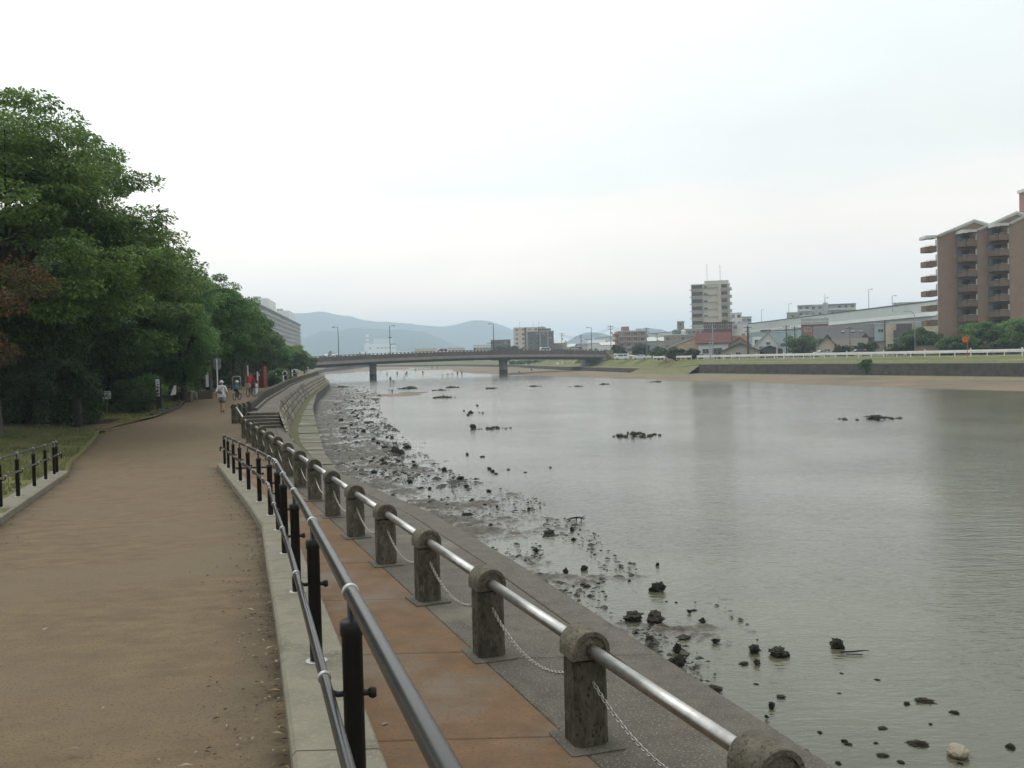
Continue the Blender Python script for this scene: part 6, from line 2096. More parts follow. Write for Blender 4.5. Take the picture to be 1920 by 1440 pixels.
def blk(name, label, pxl, pxr, pyt, d, dep, m_, floors=3, cols=4, ww=1.2, wh=1.2, z0=1.0, yaw=0.0, cat='building', parapet=None, side=0, group=None, skip=0.0, band=None, fm=None, first=0):
    """box building: front face spans pxl..pxr at distance d, roof at pixel row pyt"""
    xl, xr = X_at(pxl, d), X_at(pxr, d)
    w_ = xr - xl
    zt = Z_at((pxl + pxr) / 2, pyt, d)
    h = zt - z0
    t_ = thing(name, label, cat, ((xl + xr) / 2, d, z0), yaw - math.atan2((xl + xr) / 2, d), group)
    MB().box((0, dep / 2, h / 2 - 0.5), (w_, dep, h + 1.0)).build('wall', m_, t_, local=True)
    pm = parapet or M['trim']
    rf = MB().box((0, dep / 2, h + 0.05), (w_ + 0.3, dep + 0.3, 0.35)).build('roof', pm, t_, local=True)
    fh = h / max(floors, 1)
    rr = random.Random(int(pxl * 7 + d))
    for k_ in range(first, floors):
        for i in range(cols):
            if rr.random() < skip:
                continue
            put('window', win(ww, wh, rr.random() < 0.3, fm), t_, (-w_ / 2 + w_ * (i + 0.5) / cols, -0.01, fh * (k_ + 0.55)))
        for s in range(side):
            put('window', win(ww, wh, rr.random() < 0.3, fm), t_, (-w_ / 2 - 0.01, dep * (s + 0.5) / max(side, 1), fh * (k_ + 0.55)), -math.pi / 2)
            put('window', win(ww, wh, rr.random() < 0.3, fm), t_, (w_ / 2 + 0.01, dep * (s + 0.5) / max(side, 1), fh * (k_ + 0.55)), math.pi / 2)
        if band:
            MB().box((0, -0.25, fh * k_ + 0.1), (w_ + 0.1, 0.5, 0.18)).build('ledge', band, t_, local=True)
    return t_, w_, h
def gable(name, label, pxl, pxr, py_ridge, py_eave, d, dep, wm_, rm_, z0=1.2, yaw=0.0, ridge='x', wins=(), over=0.5, cat='house', asym=0.0, roof_t=0.18):
    """house with a pitched roof; ridge 'x' shows a roof slope to the viewer, 'y' shows the gable"""
    xl, xr = X_at(pxl, d), X_at(pxr, d)
    w_ = xr - xl
    ze, zr = Z_at((pxl + pxr) / 2, py_eave, d) - z0, Z_at((pxl + pxr) / 2, py_ridge, d) - z0
    t_ = thing(name, label, cat, ((xl + xr) / 2, d, z0), yaw - math.atan2((xl + xr) / 2, d))
    hw, hd = w_ / 2, dep / 2
    if ridge == 'y':
        ax = asym * hw
        MB().add([(-hw, 0, -0.5), (hw, 0, -0.5), (hw, dep, -0.5), (-hw, dep, -0.5), (-hw, 0, ze), (hw, 0, ze), (hw, dep, ze), (-hw, dep, ze), (ax, 0, zr), (ax, dep, zr)],
                 [(0, 1, 5, 8, 4), (1, 2, 6, 5), (2, 3, 7, 9, 6), (3, 0, 4, 7), (4, 8, 9, 7), (5, 6, 9, 8)]).build('wall', wm_, t_, local=True)
        for s in (-1, 1):
            ex, ez = s * hw, ze
            dx, dz = ex - ax, ez - zr
            L_ = math.hypot(dx, dz)
            px_, pz_ = ex + dx / L_ * over, ez + dz / L_ * over
            nx_, nz_ = -dz / L_ * s, dx / L_ * s
            o3 = 0.02
            MB().add([(ax, -over, zr + o3), (px_, -over, pz_ + o3), (px_, dep + over, pz_ + o3), (ax, dep + over, zr + o3),
                      (ax, -over, zr + o3 + roof_t), (px_, -over, pz_ + o3 + roof_t), (px_, dep + over, pz_ + o3 + roof_t), (ax, dep + over, zr + o3 + roof_t)],
                     [(0, 1, 2, 3), (4, 7, 6, 5), (0, 4, 5, 1), (1, 5, 6, 2), (2, 6, 7, 3), (3, 7, 4, 0)]).build('roof', rm_, t_, local=True)
    else:
        MB().add([(-hw, 0, -0.5), (hw, 0, -0.5), (hw, dep, -0.5), (-hw, dep, -0.5), (-hw, 0, ze), (hw, 0, ze), (hw, dep, ze), (-hw, dep, ze), (-hw, hd, zr), (hw, hd, zr)],
                 [(0, 1, 5, 4), (1, 2, 6, 9, 5), (2, 3, 7, 6), (3, 0, 4, 8, 7), (4, 5, 9, 8), (6, 7, 8, 9)]).build('wall', wm_, t_, local=True)
        for s in (-1, 1):
            ey = hd - s * hd
            dy, dz = ey - hd, ze - zr
            L_ = math.hypot(dy, dz)
            qy, qz = ey + dy / L_ * over, ze + dz / L_ * over
            o3 = 0.02
            MB().add([(-hw - over, hd, zr + o3), (hw + over, hd, zr + o3), (hw + over, qy, qz + o3), (-hw - over, qy, qz + o3),
                      (-hw - over, hd, zr + o3 + roof_t), (hw + over, hd, zr + o3 + roof_t), (hw + over, qy, qz + o3 + roof_t), (-hw - over, qy, qz + o3 + roof_t)],
                     [(0, 1, 2, 3), (4, 7, 6, 5), (0, 4, 5, 1), (1, 5, 6, 2), (2, 6, 7, 3), (3, 7, 4, 0)]).build('roof', rm_, t_, local=True)
    for (u_, z_, a_, c_) in wins:
        put('window', win(a_, c_), t_, (u_ * hw, -0.01, z_))
    return t_, w_, ze, zr
B = {'cream': flat('cream_render', (0.55, 0.49, 0.37)), 'beige': flat('beige_tile', (0.50, 0.46, 0.385), scale=0.3), 'taupe': flat('taupe_render', (0.30, 0.265, 0.22)), 'brown': flat('brown_tile', (0.13, 0.085, 0.072)),
     'pink': flat('pink_tile', (0.28, 0.165, 0.145)), 'white': flat('white_render', (0.62, 0.63, 0.62)), 'grey': flat('grey_render', (0.36, 0.38, 0.38)), 'dgrey': flat('dark_render', (0.11, 0.105, 0.105)),
     'orange': flat('orange_render', (0.50, 0.27, 0.14)), 'tile': flat('roof_tile_grey', (0.10, 0.098, 0.095), scale=1.5), 'tile_b': flat('roof_tile_brown', (0.13, 0.115, 0.10), scale=1.5), 'redroof': flat('roof_red', (0.115, 0.052, 0.046), scale=1.2),
     'blue': flat('pale_blue_sheet', (0.36, 0.45, 0.47)), 'purple': flat('dark_mauve', (0.12, 0.105, 0.115)), 'bricka': flat('brick_house', (0.28, 0.145, 0.10), scale=2), 'sand': flat('sand_render', (0.50, 0.38, 0.26)), 'teal': flat('teal_tank', (0.12, 0.19, 0.185))}
RZ = 1.2
# tall block
D0 = 400
t_, w_, h = blk('apartment_tower', 'tall beige apartment block with balcony stacks and roof aerials', 1299, 1370, 533, D0, 14, B['beige'], 1, 1, 0.1, 0.1, RZ, cat='apartment block', skip=1.0)
fl = int(round(h / 2.87))
fh = h / fl
for k_ in range(fl):
    z_ = fh * k_
    # left stack: recessed loggia between slabs
    MB().box((-w_ * 0.345, -0.03, z_ + fh * 0.68), (w_ * 0.27, 0.05, fh * 0.55)).build('loggia_opening', M['glass'], t_, local=True)
    MB().box((-w_ * 0.345, -0.9, z_ + fh * 0.22), (w_ * 0.29, 0.15, fh * 0.46)).build('balcony', B['taupe'], t_, local=True)
    MB().box((-w_ * 0.345, -0.45, z_ + 0.02), (w_ * 0.30, 1.0, 0.18)).build('floor_slab', M['trim'], t_, local=True)
    MB().box((-w_ * 0.52, -0.3, z_ + fh * 0.3), (w_ * 0.05, 1.3, fh * 0.12)).build('side_ledge', M['trim'], t_, local=True)
    # centre: plain wall with a dark ledge line and a small window
    MB().box((w_ * 0.0, -0.18, z_ + fh * 0.52), (w_ * 0.36, 0.32, 0.22)).build('ledge', B['taupe'], t_, local=True)
    put('window', win(1.5, 0.75), t_, (-w_ * 0.125, -0.03, z_ + fh * 0.68))
    # right stack
    MB().box((w_ * 0.36, -0.03, z_ + fh * 0.68), (w_ * 0.15, 0.05, fh * 0.55)).build('loggia_opening', M['glass'], t_, local=True)
    MB().box((w_ * 0.36, -0.9, z_ + fh * 0.22), (w_ * 0.17, 0.15, fh * 0.46)).build('balcony', B['taupe'], t_, local=True)
    MB().box((w_ * 0.52, -0.2, z_ + fh * 0.25), (w_ * 0.06, 1.2, fh * 0.42)).build('side_balcony', B['grey'], t_, local=True)
MB().box((w_ * 0.235, -0.35, h / 2), (w_ * 0.085, 0.7, h)).build('stair_shaft', B['beige'], t_, local=True)
MB().box((w_ * 0.16, 5, h + 0.75), (w_ * 0.62, 9, 1.5)).build('roof_house', B['beige'], t_, local=True)
for x, hh_ in ((-w_ * 0.08, 8.5), (w_ * 0.26, 8.0)):
    MB().tube([(x, 3, h), (x, 3, h + hh_)], 0.09, 5).build('aerial', M['grey_metal'], t_, local=True)
# other blocks round the tower
blk('building', 'dark brown three-storey building at the foot of the tower', 1321, 1373, 605, 330, 10, B['brown'], 4, 4, 1.6, 1.2, RZ, parapet=B['brown'])
t_, w_, h = blk('building', 'white building with an orange lower storey right of the brown one', 1373, 1402, 606, 332, 9, B['white'], 4, 2, 1.1, 1.1, RZ, skip=0.5)
MB().box((0, -0.06, h * 0.32), (w_ + 0.02, 0.12, h * 0.62)).build('orange_storey', B['orange'], t_, local=True)
blk('building', 'small grey stair-head box building left of the tower', 1271, 1284, 603, 420, 8, B['taupe'], 5, 1, 1.0, 1.0, RZ)
blk('building', 'low grey terrace of flats left of the tower foot', 1282, 1322, 617, 390, 10, B['taupe'], 4, 5, 1.2, 1.1, RZ, band=B['grey'])
t_, w_, h = blk('building', 'flat grey-brown building with a green tank on the roof', 1246, 1288, 628, 310, 12, B['taupe'], 3, 3, 1.2, 1.0, RZ)
MB().lathe([(1.3, 0), (1.3, 1.3), (1.0, 1.7), (0.2, 1.9)], (0.3, 3, h), 14).build('tank', B['teal'], t_, local=True)
MB().lathe([(0.8, 0), (0.8, 1.2), (0.6, 1.5), (0.1, 1.6)], (2.6, 3, h), 12).build('tank', M['trim'], t_, local=True)
t_, w_, h = blk('apartment_block', 'pink-brown apartment block near the right end of the bridge', 1160, 1212, 621, 400, 12, B['pink'], 5, 4, 1.5, 1.2, RZ, cat='apartment block', band=M['trim'], side=2, yaw=R(8))
for k_ in range(5):
    MB().box((-w_ / 2 - 0.9, 3, h / 5 * k_ + 0.9), (1.6, 5.5, 0.9)).build('balcony', B['pink'], t_, local=True)
MB().box((-w_ * 0.2, 4, h + 1.0), (w_ * 0.25, 4, 2.0)).build('roof_house', B['pink'], t_, local=True)
MB().box((w_ * 0.3, 4, h + 0.6), (w_ * 0.2, 3, 1.2)).build('roof_house', M['trim'], t_, local=True)
# houses along the bank
t_, w_, ze, zr = gable('house', 'sand-coloured house with a lean-to roof left of the red roof', 1252, 1309, 632, 652, 256, 9, B['sand'], M['trim'], RZ, ridge='y', asym=0.95, wins=((-0.35, 2.2, 1.8, 1.2), (0.3, 1.8, 0.5, 0.9), (-0.75, 1.0, 1.0, 1.0)), over=0.4)
MB().box((-w_ * 0.17, -0.5, 2.5), (3.4, 1.0, 0.15)).build('awning', M['trim'], t_, local=True)
gable('house', 'white house with a broad red-brown roof', 1310, 1365, 624, 642, 246, 9, B['white'], B['redroof'], RZ, ridge='x', wins=((-0.5, 2.0, 1.6, 1.2), (0.25, 2.0, 2.6, 1.5), (-0.8, 0.6, 1.2, 1.2), (0.3, 0.4, 1.4, 1.4)), over=0.7)
gable('house', 'grey house with a pale gable behind the low barn', 1366, 1408, 633, 648, 262, 10, B['taupe'], B['tile_b'], RZ, ridge='y', wins=((-0.4, 2.6, 1.3, 1.0), (0.3, 2.6, 1.3, 1.0)))
gable('house', 'low wide beige-gabled barn left of the thick brown pole', 1352, 1424, 644, 659, 238, 9, B['beige'], B['tile_b'], RZ, ridge='y', wins=((-0.1, 0.9, 1.2, 1.3), (-0.6, 0.7, 1.2, 1.0)), over=0.9)
t_, w_, ze, zr = gable('house', 'white house with a steep gable and long sloping roof edge', 1412, 1464, 622, 652, 252, 10, B['white'], M['trim'], RZ, ridge='y', asym=0.12, wins=((0.1, 3.6, 1.0, 0.7), (-0.35, 2.2, 1.3, 1.3), (0.55, 1.4, 0.9, 0.9)), over=0.6, roof_t=0.25)
MB().box((-w_ * 0.33, 3.2, ze * 1.0 + 1.3), (w_ * 0.34, 5, 3.2)).build('wing', B['white'], t_, local=True)
put('window', win(0.9, 1.9), t_, (-w_ * 0.36, 0.68, ze + 1.2))
MB().box((-w_ * 0.03, 3, zr + 0.3), (2.6, 3, 0.5)).build('ridge_cap', B['dgrey'], t_, local=True)
t_, w_, ze, zr = gable('carport', 'dark blue-grey open carport before the white house', 1421, 1467, 648, 656, 241, 5, B['dgrey'], B['blue'], RZ, ridge='y', over=0.5, cat='carport')
for i in range(12):
    MB().box((-w_ / 2 + (i + 0.5) * w_ / 12, -0.12, 1.0), (w_ / 12 - 0.08, 0.05, 2.1)).build('slat', B['dgrey'], t_, local=True)
t_, w_, h = blk('house', 'brick house with a grey flat parapet behind the garden tree', 1504, 1553, 603, 292, 9, B['bricka'], 2, 2, 2.0, 1.2, RZ, cat='house', skip=0.3, fm=M['trim'])
MB().box((0, 4.4, h + 0.2), (w_ + 0.1, 9.0, 1.6)).build('upper_storey', B['grey'], t_, local=True)
MB().box((0, -0.25, h - 0.7), (w_ + 0.5, 0.5, 0.2)).build('ledge', M['trim'], t_, local=True)
t_, w_, ze, zr = gable('house', 'long grey-tiled house with two small dormer gables', 1532, 1641, 610, 633, 266, 11, B['taupe'], B['tile'], RZ, ridge='x', wins=((0.75, 1.6, 2.0, 1.8), (-0.2, 3.3, 1.6, 0.9)), over=0.6)
for x in (-0.6, 0.63):
    MB().add([(x * w_ / 2 - 1.7, -0.4, ze - 1.2), (x * w_ / 2 + 1.7, -0.4, ze - 1.2), (x * w_ / 2, -0.4, ze + 0.9), (x * w_ / 2 - 1.7, 4, ze - 1.2), (x * w_ / 2 + 1.7, 4, ze - 1.2), (x * w_ / 2, 4, ze + 0.9)],
             [(0, 1, 2), (0, 2, 5, 3), (1, 4, 5, 2), (3, 5, 4), (0, 3, 4, 1)]).build('dormer', B['bricka'], t_, local=True)
    for s in (-1, 1):
        MB().bar((x * w_ / 2, -0.8, ze + 1.0), (x * w_ / 2 + s * 2.1, -0.8, ze - 1.5), 0.9, 0.16).build('dormer_roof', B['tile'], t_, local=True)
for x in (-0.05, 0.12, 0.25):
    MB().box((x * w_, 2.2, lerp(ze, zr, 0.45) + 0.15), (1.0, 0.9, 0.2), 0, 0, R(28)).build('skylight', M['glass'], t_, local=True)
gable('house', 'beige house with a pale front gable and grey roof', 1537, 1565, 632, 645, 246, 10, B['cream'], B['tile_b'], RZ, ridge='y', wins=((0.0, 0.9, 1.4, 1.6),), over=0.6)
gable('house', 'low grey-roofed wing right of the beige gable', 1565, 1622, 635, 648, 249, 7, B['cream'], B['tile_b'], RZ, ridge='x', wins=((-0.5, 1.2, 1.6, 1.4), (0.1, 1.2, 1.6, 1.4), (0.6, 1.2, 1.6, 1.4)), over=0.6)
t_, w_, h = blk('building', 'pale blue sheet-metal block under the viaduct', 1641, 1663, 607, 262, 9, B['blue'], 2, 1, 1.4, 0.9, RZ, skip=0.4)
MB().box((0, -0.2, h * 0.42), (w_ + 0.3, 0.5, 0.25)).build('ledge', B['dgrey'], t_, local=True)
MB().box((0, -0.06, h * 0.2), (w_ + 0.02, 0.12, h * 0.4)).build('lower_storey', B['taupe'], t_, local=True)
t_, w_, h = blk('building', 'cream wall with a dark mauve stepped extension beside the pole', 1663, 1768, 604, 258, 9, B['cream'], 2, 6, 1.2, 1.0, RZ, skip=0.7)
xm = -w_ / 2 + w_ * 0.33
MB().box((xm, -1.2, h * 0.47), (w_ * 0.26, 2.4, h * 0.96)).build('extension', B['purple'], t_, local=True)
MB().box((xm - w_ * 0.155, -1.0, h * 0.38), (w_ * 0.05, 2.0, h * 0.76)).build('extension', B['purple'], t_, local=True)
MB().box((-w_ / 2 + w_ * 0.56, -0.05, h * 0.5), (w_ * 0.09, 0.1, h)).build('blue_panel', B['blue'], t_, local=True)
MB().box((-w_ / 2 + w_ * 0.07, -0.8, h * 0.1), (w_ * 0.16, 1.6, 0.3), 0, 0, 0, R(-14)).build('porch_roof', B['redroof'], t_, local=True)
# blocks behind the viaduct
t_, w_, h = blk('apartment_block', 'long grey apartment block rising behind the viaduct', 1499, 1603, 571, 520, 12, B['grey'], 8, 9, 1.6, 1.3, RZ, cat='apartment block', skip=0.25, first=6)
MB().box((-w_ * 0.015, 1, h / 2 + 0.5), (w_ * 0.085, 3.2, h + 1.0)).build('stair_shaft', B['grey'], t_, local=True)
for k_ in (6, 7):
    for x, ww_ in ((-0.37, 0.24), (0.27, 0.46)):
        MB().box((x * w_, -0.9, h / 8 * k_ + 0.55), (w_ * ww_, 0.2, 1.1)).build('balcony', M['trim'], t_, local=True)
        MB().box((x * w_, -0.5, h / 8 * (k_ + 1)), (w_ * ww_, 1.0, 0.2)).build('floor_slab', B['grey'], t_, local=True)
MB().tube([(-w_ * 0.02, 3, h), (-w_ * 0.02, 3, h + 6)], 0.12, 5).build('aerial', M['grey_metal'], t_, local=True)
blk('building', 'stepped low grey building left of the long apartment block', 1477, 1500, 586, 515, 10, B['taupe'], 5, 3, 1.5, 1.2, RZ, skip=0.3)
blk('building', 'white lift-tower building right behind the beige tower', 1371, 1392, 587, 470, 9, B['white'], 6, 2, 1.6, 1.6, RZ)
blk('building', 'grey flats right of the white lift-tower building', 1385, 1410, 594, 480, 9, B['grey'], 5, 3, 1.6, 1.3, RZ)
blk('building', 'distant flat roof just above the viaduct near the brick block', 1678, 1730, 567, 480, 12, B['grey'], 8, 6, 1.4, 1.2, RZ, skip=0.6, first=6)
for px, yt, d, lab in ((1436, 580, 425, 'far left lamp mast on the viaduct'), (1489, 569, 380, 'second lamp mast on the viaduct'), (1559, 558, 330, 'third lamp mast on the viaduct before the grey block'),
                       (1644, 542, 300, 'tallest lamp mast on the viaduct'), (1690, 554, 275, 'lamp mast on the viaduct nearest the brick block')):
    zb = 13.5
    lamp_post('lamp_mast', lab, (X_at(px, d), d + 6, zb), Z_at(px, yt, d + 6) - zb, 1.0, 'grey_metal')

# elevated expressway
M['vi_wall'] = mat('viaduct_barrier', (0.42, 0.46, 0.435), (0.37, 0.41, 0.39), scale=0.2, rough=0.7)
M['vi_edge'] = mat('viaduct_edge', (0.58, 0.61, 0.60), (0.52, 0.55, 0.54), scale=0.2, rough=0.7)
M['vi_girder'] = mat('viaduct_girder', (0.33, 0.36, 0.36), (0.28, 0.31, 0.31), scale=0.2, rough=0.7)
vi = thing('viaduct', 'long pale elevated expressway climbing towards the brick apartments', 'viaduct', (112, 300, 1.2))
VP = [Vector((120, 185, 0)), Vector((114, 262, 0)), Vector((111, 335, 0)), Vector((106, 440, 0)), Vector((92, 560, 0)), Vector((60, 700, 0))]
def vstrip(name, dx0, dx1, z0, z1, m_):
    m2 = MB()
    for a, c in zip(VP[:-1], VP[1:]):
        vs = [(p.x + dx, p.y, z_) for p in (a, c) for dx, z_ in ((dx0, z0), (dx1, z0), (dx1, z1), (dx0, z1))]
        m2.add(vs, [(0, 1, 5, 4), (1, 2, 6, 5), (2, 3, 7, 6), (3, 0, 4, 7), (3, 2, 1, 0), (4, 5, 6, 7)])
    return m2.build(name, m_, vi)
vstrip('barrier', 0, 0.25, 12.2, 15.0, M['vi_wall'])
vstrip('barrier_cap', -0.1, 0.35, 15.0, 15.35, B['dgrey'])
vstrip('edge', -0.15, 1.2, 11.2, 12.2, M['vi_edge'])
vstrip('girder', 0.5, 8.5, 9.6, 11.2, M['vi_girder'])
vstrip('deck', 1.2, 9.5, 11.3, 12.3, M['asphalt'])
vstrip('lower_pipe', 0.2, 0.5, 9.2, 9.5, B['dgrey'])
for y_ in (225, 262, 300, 340, 385, 430, 480, 540, 620):
    x = float(np.interp(y_, [p.y for p in VP], [p.x for p in VP]))
    c_ = MB().box((x + 4.5, y_, 4.6), (2.4, 2.2, 7.6)).build('column', M['concrete'], vi)
    MB().box((x + 4.5, y_, 9.0), (7.0, 2.4, 1.2)).build('crosshead', M['concrete'], c_)
# far lower pale wall under the viaduct
blk('building', 'pale green factory wall seen beneath the viaduct', 1405, 1510, 622, 345, 10, B['blue'], 1, 1, 1, 1, RZ, skip=1.0)

# brick apartments at the right
D1 = 190
bk = thing('brick_apartments', 'big brown brick apartment block with stepped gables and corner balconies at the right', 'apartment block', (X_at(1830, D1), D1, 1.2))
bo = Vector(ORG[bk.name])
nf = 8
fh = 2.87
def X1(px, d):
    return X_at(px, d)
units = [(1760, 1838, 1828, 443, 415, 441, D1), (1835, 1912, 1905, 437, 401, 430, D1 - 3.2), (1868, 1990, 1975, 421, 370, 405, D1 - 6.4)]
units = [(1760, 1850, 1828, D1, 444, 415), (1835, 1925, 1907, D1 - 3.0, 433, 400), (1895, 1990, 1975, D1 - 6.0, 421, 380)]
for ui, (pl, pr, pk, d, ye, yk) in enumerate(units):
    xl, xr, xk = X_at(pl, d), X_at(pr, d), X_at(pk, d)
    ze, zk = Z_at(pl, ye, d), Z_at(pk, yk, d)
    zr = zk - 0.35 * (xr - xk)
    MB().add([(xl, d, 0.5), (xr, d, 0.5), (xr + 9, d + 14, 0.5), (xl + 9, d + 14, 0.5), (xl, d, ze), (xr, d, zr), (xr + 9, d + 14, zr), (xl + 9, d + 14, ze), (xk, d, zk), (xk + 9, d + 14, zk)],
             [(0, 1, 5, 8, 4), (1, 2, 6, 5), (2, 3, 7, 9, 6), (3, 0, 4, 7), (4, 8, 9, 7), (5, 6, 9, 8)]).build('wall', M['brick'], bk)
    # pale stepped verge of the roof
    for (xa, za, xb, zb) in ((xl - 0.05, ze, xk, zk), (xk, zk, xr + 0.4, zr - 0.05)):
        for k_, (off_, th) in enumerate(((0.55, 0.30), (0.30, 0.55))):
            m_ = MB()
            m_.add([(xa, d - off_, za + 0.05 - 0.3 * k_), (xb, d - off_, zb + 0.05 - 0.3 * k_), (xb + 9, d + 14.3, zb + 0.05 - 0.3 * k_), (xa + 9, d + 14.3, za + 0.05 - 0.3 * k_),
                    (xa, d - off_, za + 0.05 + 0.32 - 0.3 * k_), (xb, d - off_, zb + 0.05 + 0.32 - 0.3 * k_), (xb + 9, d + 14.3, zb + 0.37 - 0.3 * k_), (xa + 9, d + 14.3, za + 0.37 - 0.3 * k_)],
                   [(0, 3, 2, 1), (4, 5, 6, 7), (0, 1, 5, 4), (1, 2, 6, 5), (2, 3, 7, 6), (3, 0, 4, 7)])
            m_.build('roof_verge', M['trim'], bk)
    # balcony stack at the left corner of the unit
    bw = 2.15 if ui == 0 else 2.75
    ztop_ = ze
    MB().box((xl - bw * 0.5 + 0.1, d + 1.3, ztop_ + 0.05), (bw + 0.3, 3.2, 0.5)).build('balcony_roof', M['trim'], bk)
    MB().box((xl - bw * 0.86, d + 1.3, ztop_ - 0.15), (0.9, 3.3, 0.35)).build('balcony_roof', M['trim'], bk)
    for k_ in range(nf):
        zf = ztop_ - 2.62 - fh * k_
        if zf < 0.6:
            break
        bal = MB().box((xl - bw * 0.36, d + 0.1, zf + 0.35), (bw * 0.68, 0.2, 1.15)).box((xl - bw * 0.84, d + 0.35, zf + 0.30), (bw * 0.30, 0.2, 1.05)).box((xl - bw + 0.1, d + 1.5, zf + 0.30), (0.2, 2.4, 1.05))
        bal.box((xl - bw * 0.5, d + 1.4, zf - 0.16), (bw - 0.1, 2.6, 0.2))
        bal = bal.build('balcony', M['brick_bal'], bk)
        MB().tube([(xl - bw + 0.1, d + 0.3, zf + 1.0), (xl - bw * 0.7, d + 0.3, zf + 1.0)], 0.035, 5).tube([(xl - bw * 0.66, d + 0.1, zf + 1.1), (xl, d + 0.1, zf + 1.1)], 0.035, 5).build('balcony_rail', M['trim'], bal)
        # glazed door and pale jamb behind the balcony
        MB().box((xl - 0.08, d + 0.25, zf + 1.05), (0.12, 0.35, 2.1)).build('jamb', M['trim'], bk)
        if ui > 0:
            dp = units[ui - 1][3]
            MB().box((xl - bw * 0.5, dp - 0.03, zf + 1.25), (bw - 0.25, 0.06, 1.75)).build('balcony_door', M['glass'], bk)
            MB().box((xl - bw * 0.62, dp - 0.08, zf + 1.25), (0.08, 0.06, 1.75)).build('door_mullion', M['shade'], bk)
xc_ = X_at(1918, D1 - 1)
MB().box((xc_ + 5.2, D1 + 5, Z_at(1918, 400, D1)), (3.2, 3.2, 11)).build('stair_tower', M['pink_t'] if 'pink_t' in M else B['pink'], bk)
MB().box((xc_ + 5.2, D1 + 5, Z_at(1918, 352, D1) + 0.2), (3.7, 3.7, 0.6)).build('tower_roof', M['trim'], bk)
t_ = thing('garden_wall', 'low brown brick garden wall below the apartment balconies', 'wall', (X_at(1748, 184), 184, 1.2))
MB().box((0, 0, 0.7), (6.5, 0.4, 2.2)).build('panel', M['brick'], t_, local=True)
MB().box((0, 0, 1.85), (6.7, 0.6, 0.12)).build('coping', M['concrete'], t_, local=True)

# garden trees and hedges of the far bank
def gtree(px, ytop, d, wpx, lab, seed, mt='leaf_far', lo=0.7, flat_=0.6):
    b_ = Vector((X_at(px, d), d, 1.2))
    H_ = Z_at(px, ytop, d) - 1.2
    make_tree('garden_tree', lab, b_, H_, wpx * d / F / 2, lo, 75, 210, 0.33, M[mt], seed, flat_, 0.85, 0.14, shell=0.35)
gtree(1503, 628, 240, 62, 'dark garden tree between the white house and the beige gable', 201)
gtree(1726, 618, 190, 72, 'spreading tree left of the brick apartments', 202, lo=1.4)
gtree(1838, 603, 176, 78, 'big round tree in front of the brick apartments', 203, 'leaf_camphor')
gtree(1908, 597, 172, 76, 'tree at the right edge in front of the brick apartments', 204, 'leaf_camphor')
gtree(1783, 634, 178, 50, 'small olive tree below the brick wall', 205, 'leaf_far', 0.6)
gtree(1160, 648, 330, 26, 'dark tree beside the right end of the bridge', 206, 'leaf_dark')
gtree(1203, 646, 320, 30, 'dark garden tree before the pink-brown block', 207, 'leaf_dark')
gtree(1235, 653, 285, 34, 'bush-like tree left of the sand-coloured house', 208, 'leaf_dark', 0.4)
gtree(1268, 655, 248, 34, 'dark tree before the sand-coloured house', 209, 'leaf_dark', 0.4)
gtree(1298, 656, 243, 18, 'small dark tree before the red-roofed house', 210, 'leaf_dark', 0.4)
gtree(952, 645, 420, 58, 'dark round tree rising behind the middle of the bridge', 211, 'leaf_dark', 0.4)
def hedge(px0, px1, yt, d, lab, seed, mt='leaf_hedge'):
    x0, x1 = X_at(px0, d), X_at(px1, d)
    h = Z_at((px0 + px1) / 2, yt, d) - 1.2
    make_shrub('hedge', lab, ((x0 + x1) / 2, d, 1.2), (x1 - x0) / 2, 0.9, h, int((x1 - x0) * 9), 130, 0.26, M[mt], seed, 'hedge', clump=0.5)
hedge(1474, 1535, 651, 236, 'clipped hedge at the foot of the dark garden tree', 221)
hedge(1600, 1655, 641, 224, 'hedge before the long grey-tiled house', 222)
hedge(1560, 1602, 648, 222, 'low hedge right of the silver car', 223)
hedge(1657, 1737, 643, 200, 'long clipped hedge below the spreading tree', 224)
hedge(1764, 1800, 648, 180, 'row of round bushes below the brick wall', 225)
hedge(1835, 1925, 641, 168, 'broad hedge at the right edge behind the orange mirror', 226)
hedge(1230, 1262, 656, 262, 'low hedge behind the rail left of the sand-coloured house', 227)
make_shrub('shrub', 'bright green bush growing out of the embankment wall', bank_pt(168, 0.2) * 1.0 + Vector((0, 0, -1.3)), 1.3, 0.8, 2.3, 30, 140, 0.22, M['leaf_camphor'], 228)
# shrubs along the far left bank and under the bridge
k = 0
for px, d, zz in ((598, 520, -0.3), (612, 540, -0.3), (628, 560, -0.2), (645, 580, -0.2), (660, 600, -0.2), (676, 620, -0.2)):
    make_shrub('bank_bush', 'green bush on the far left bank seen under the bridge', (X_at(px, d), d, 0.0), 6, 3, 2.6, 30, 60, 0.9, M['leaf_far'], 240 + k, group='bushes on the far left bank', clump=1.2)
    k += 1
for px in range(965, 1085, 14):
    d = 395 + (1085 - px) * 0.9
    make_shrub('bank_bush', 'dark green bush in the row on the far bank under the bridge', (X_at(px, d), d, -0.75), 3.0, 1.5, 1.9, 20, 60, 0.6, M['leaf_far'], 250 + k, group='bushes on the far bank under the bridge', clump=0.8)
    k += 1
# small white sign panels on the bank under the bridge
for px, d, w_, h_, lab in ((1045, 372, 1.0, 0.9, 'small white panel on the far bank under the bridge, leftmost'), (1054, 372, 0.35, 1.4, 'narrow white panel on the far bank under the bridge'), (1076, 366, 1.0, 0.9, 'small white panel on the far bank under the bridge, rightmost')):
    t_ = thing('warning_sign', lab, 'sign', (X_at(px, d), d, -0.75))
    MB().box((0, 0, 0.5 + h_ / 2), (w_, 0.06, h_)).build('panel', M['white'], t_, local=True)
    MB().tube([(0, 0.05, -0.3), (0, 0.05, 0.7)], 0.05, 6).build('pole', M['grey_metal'], t_, local=True)

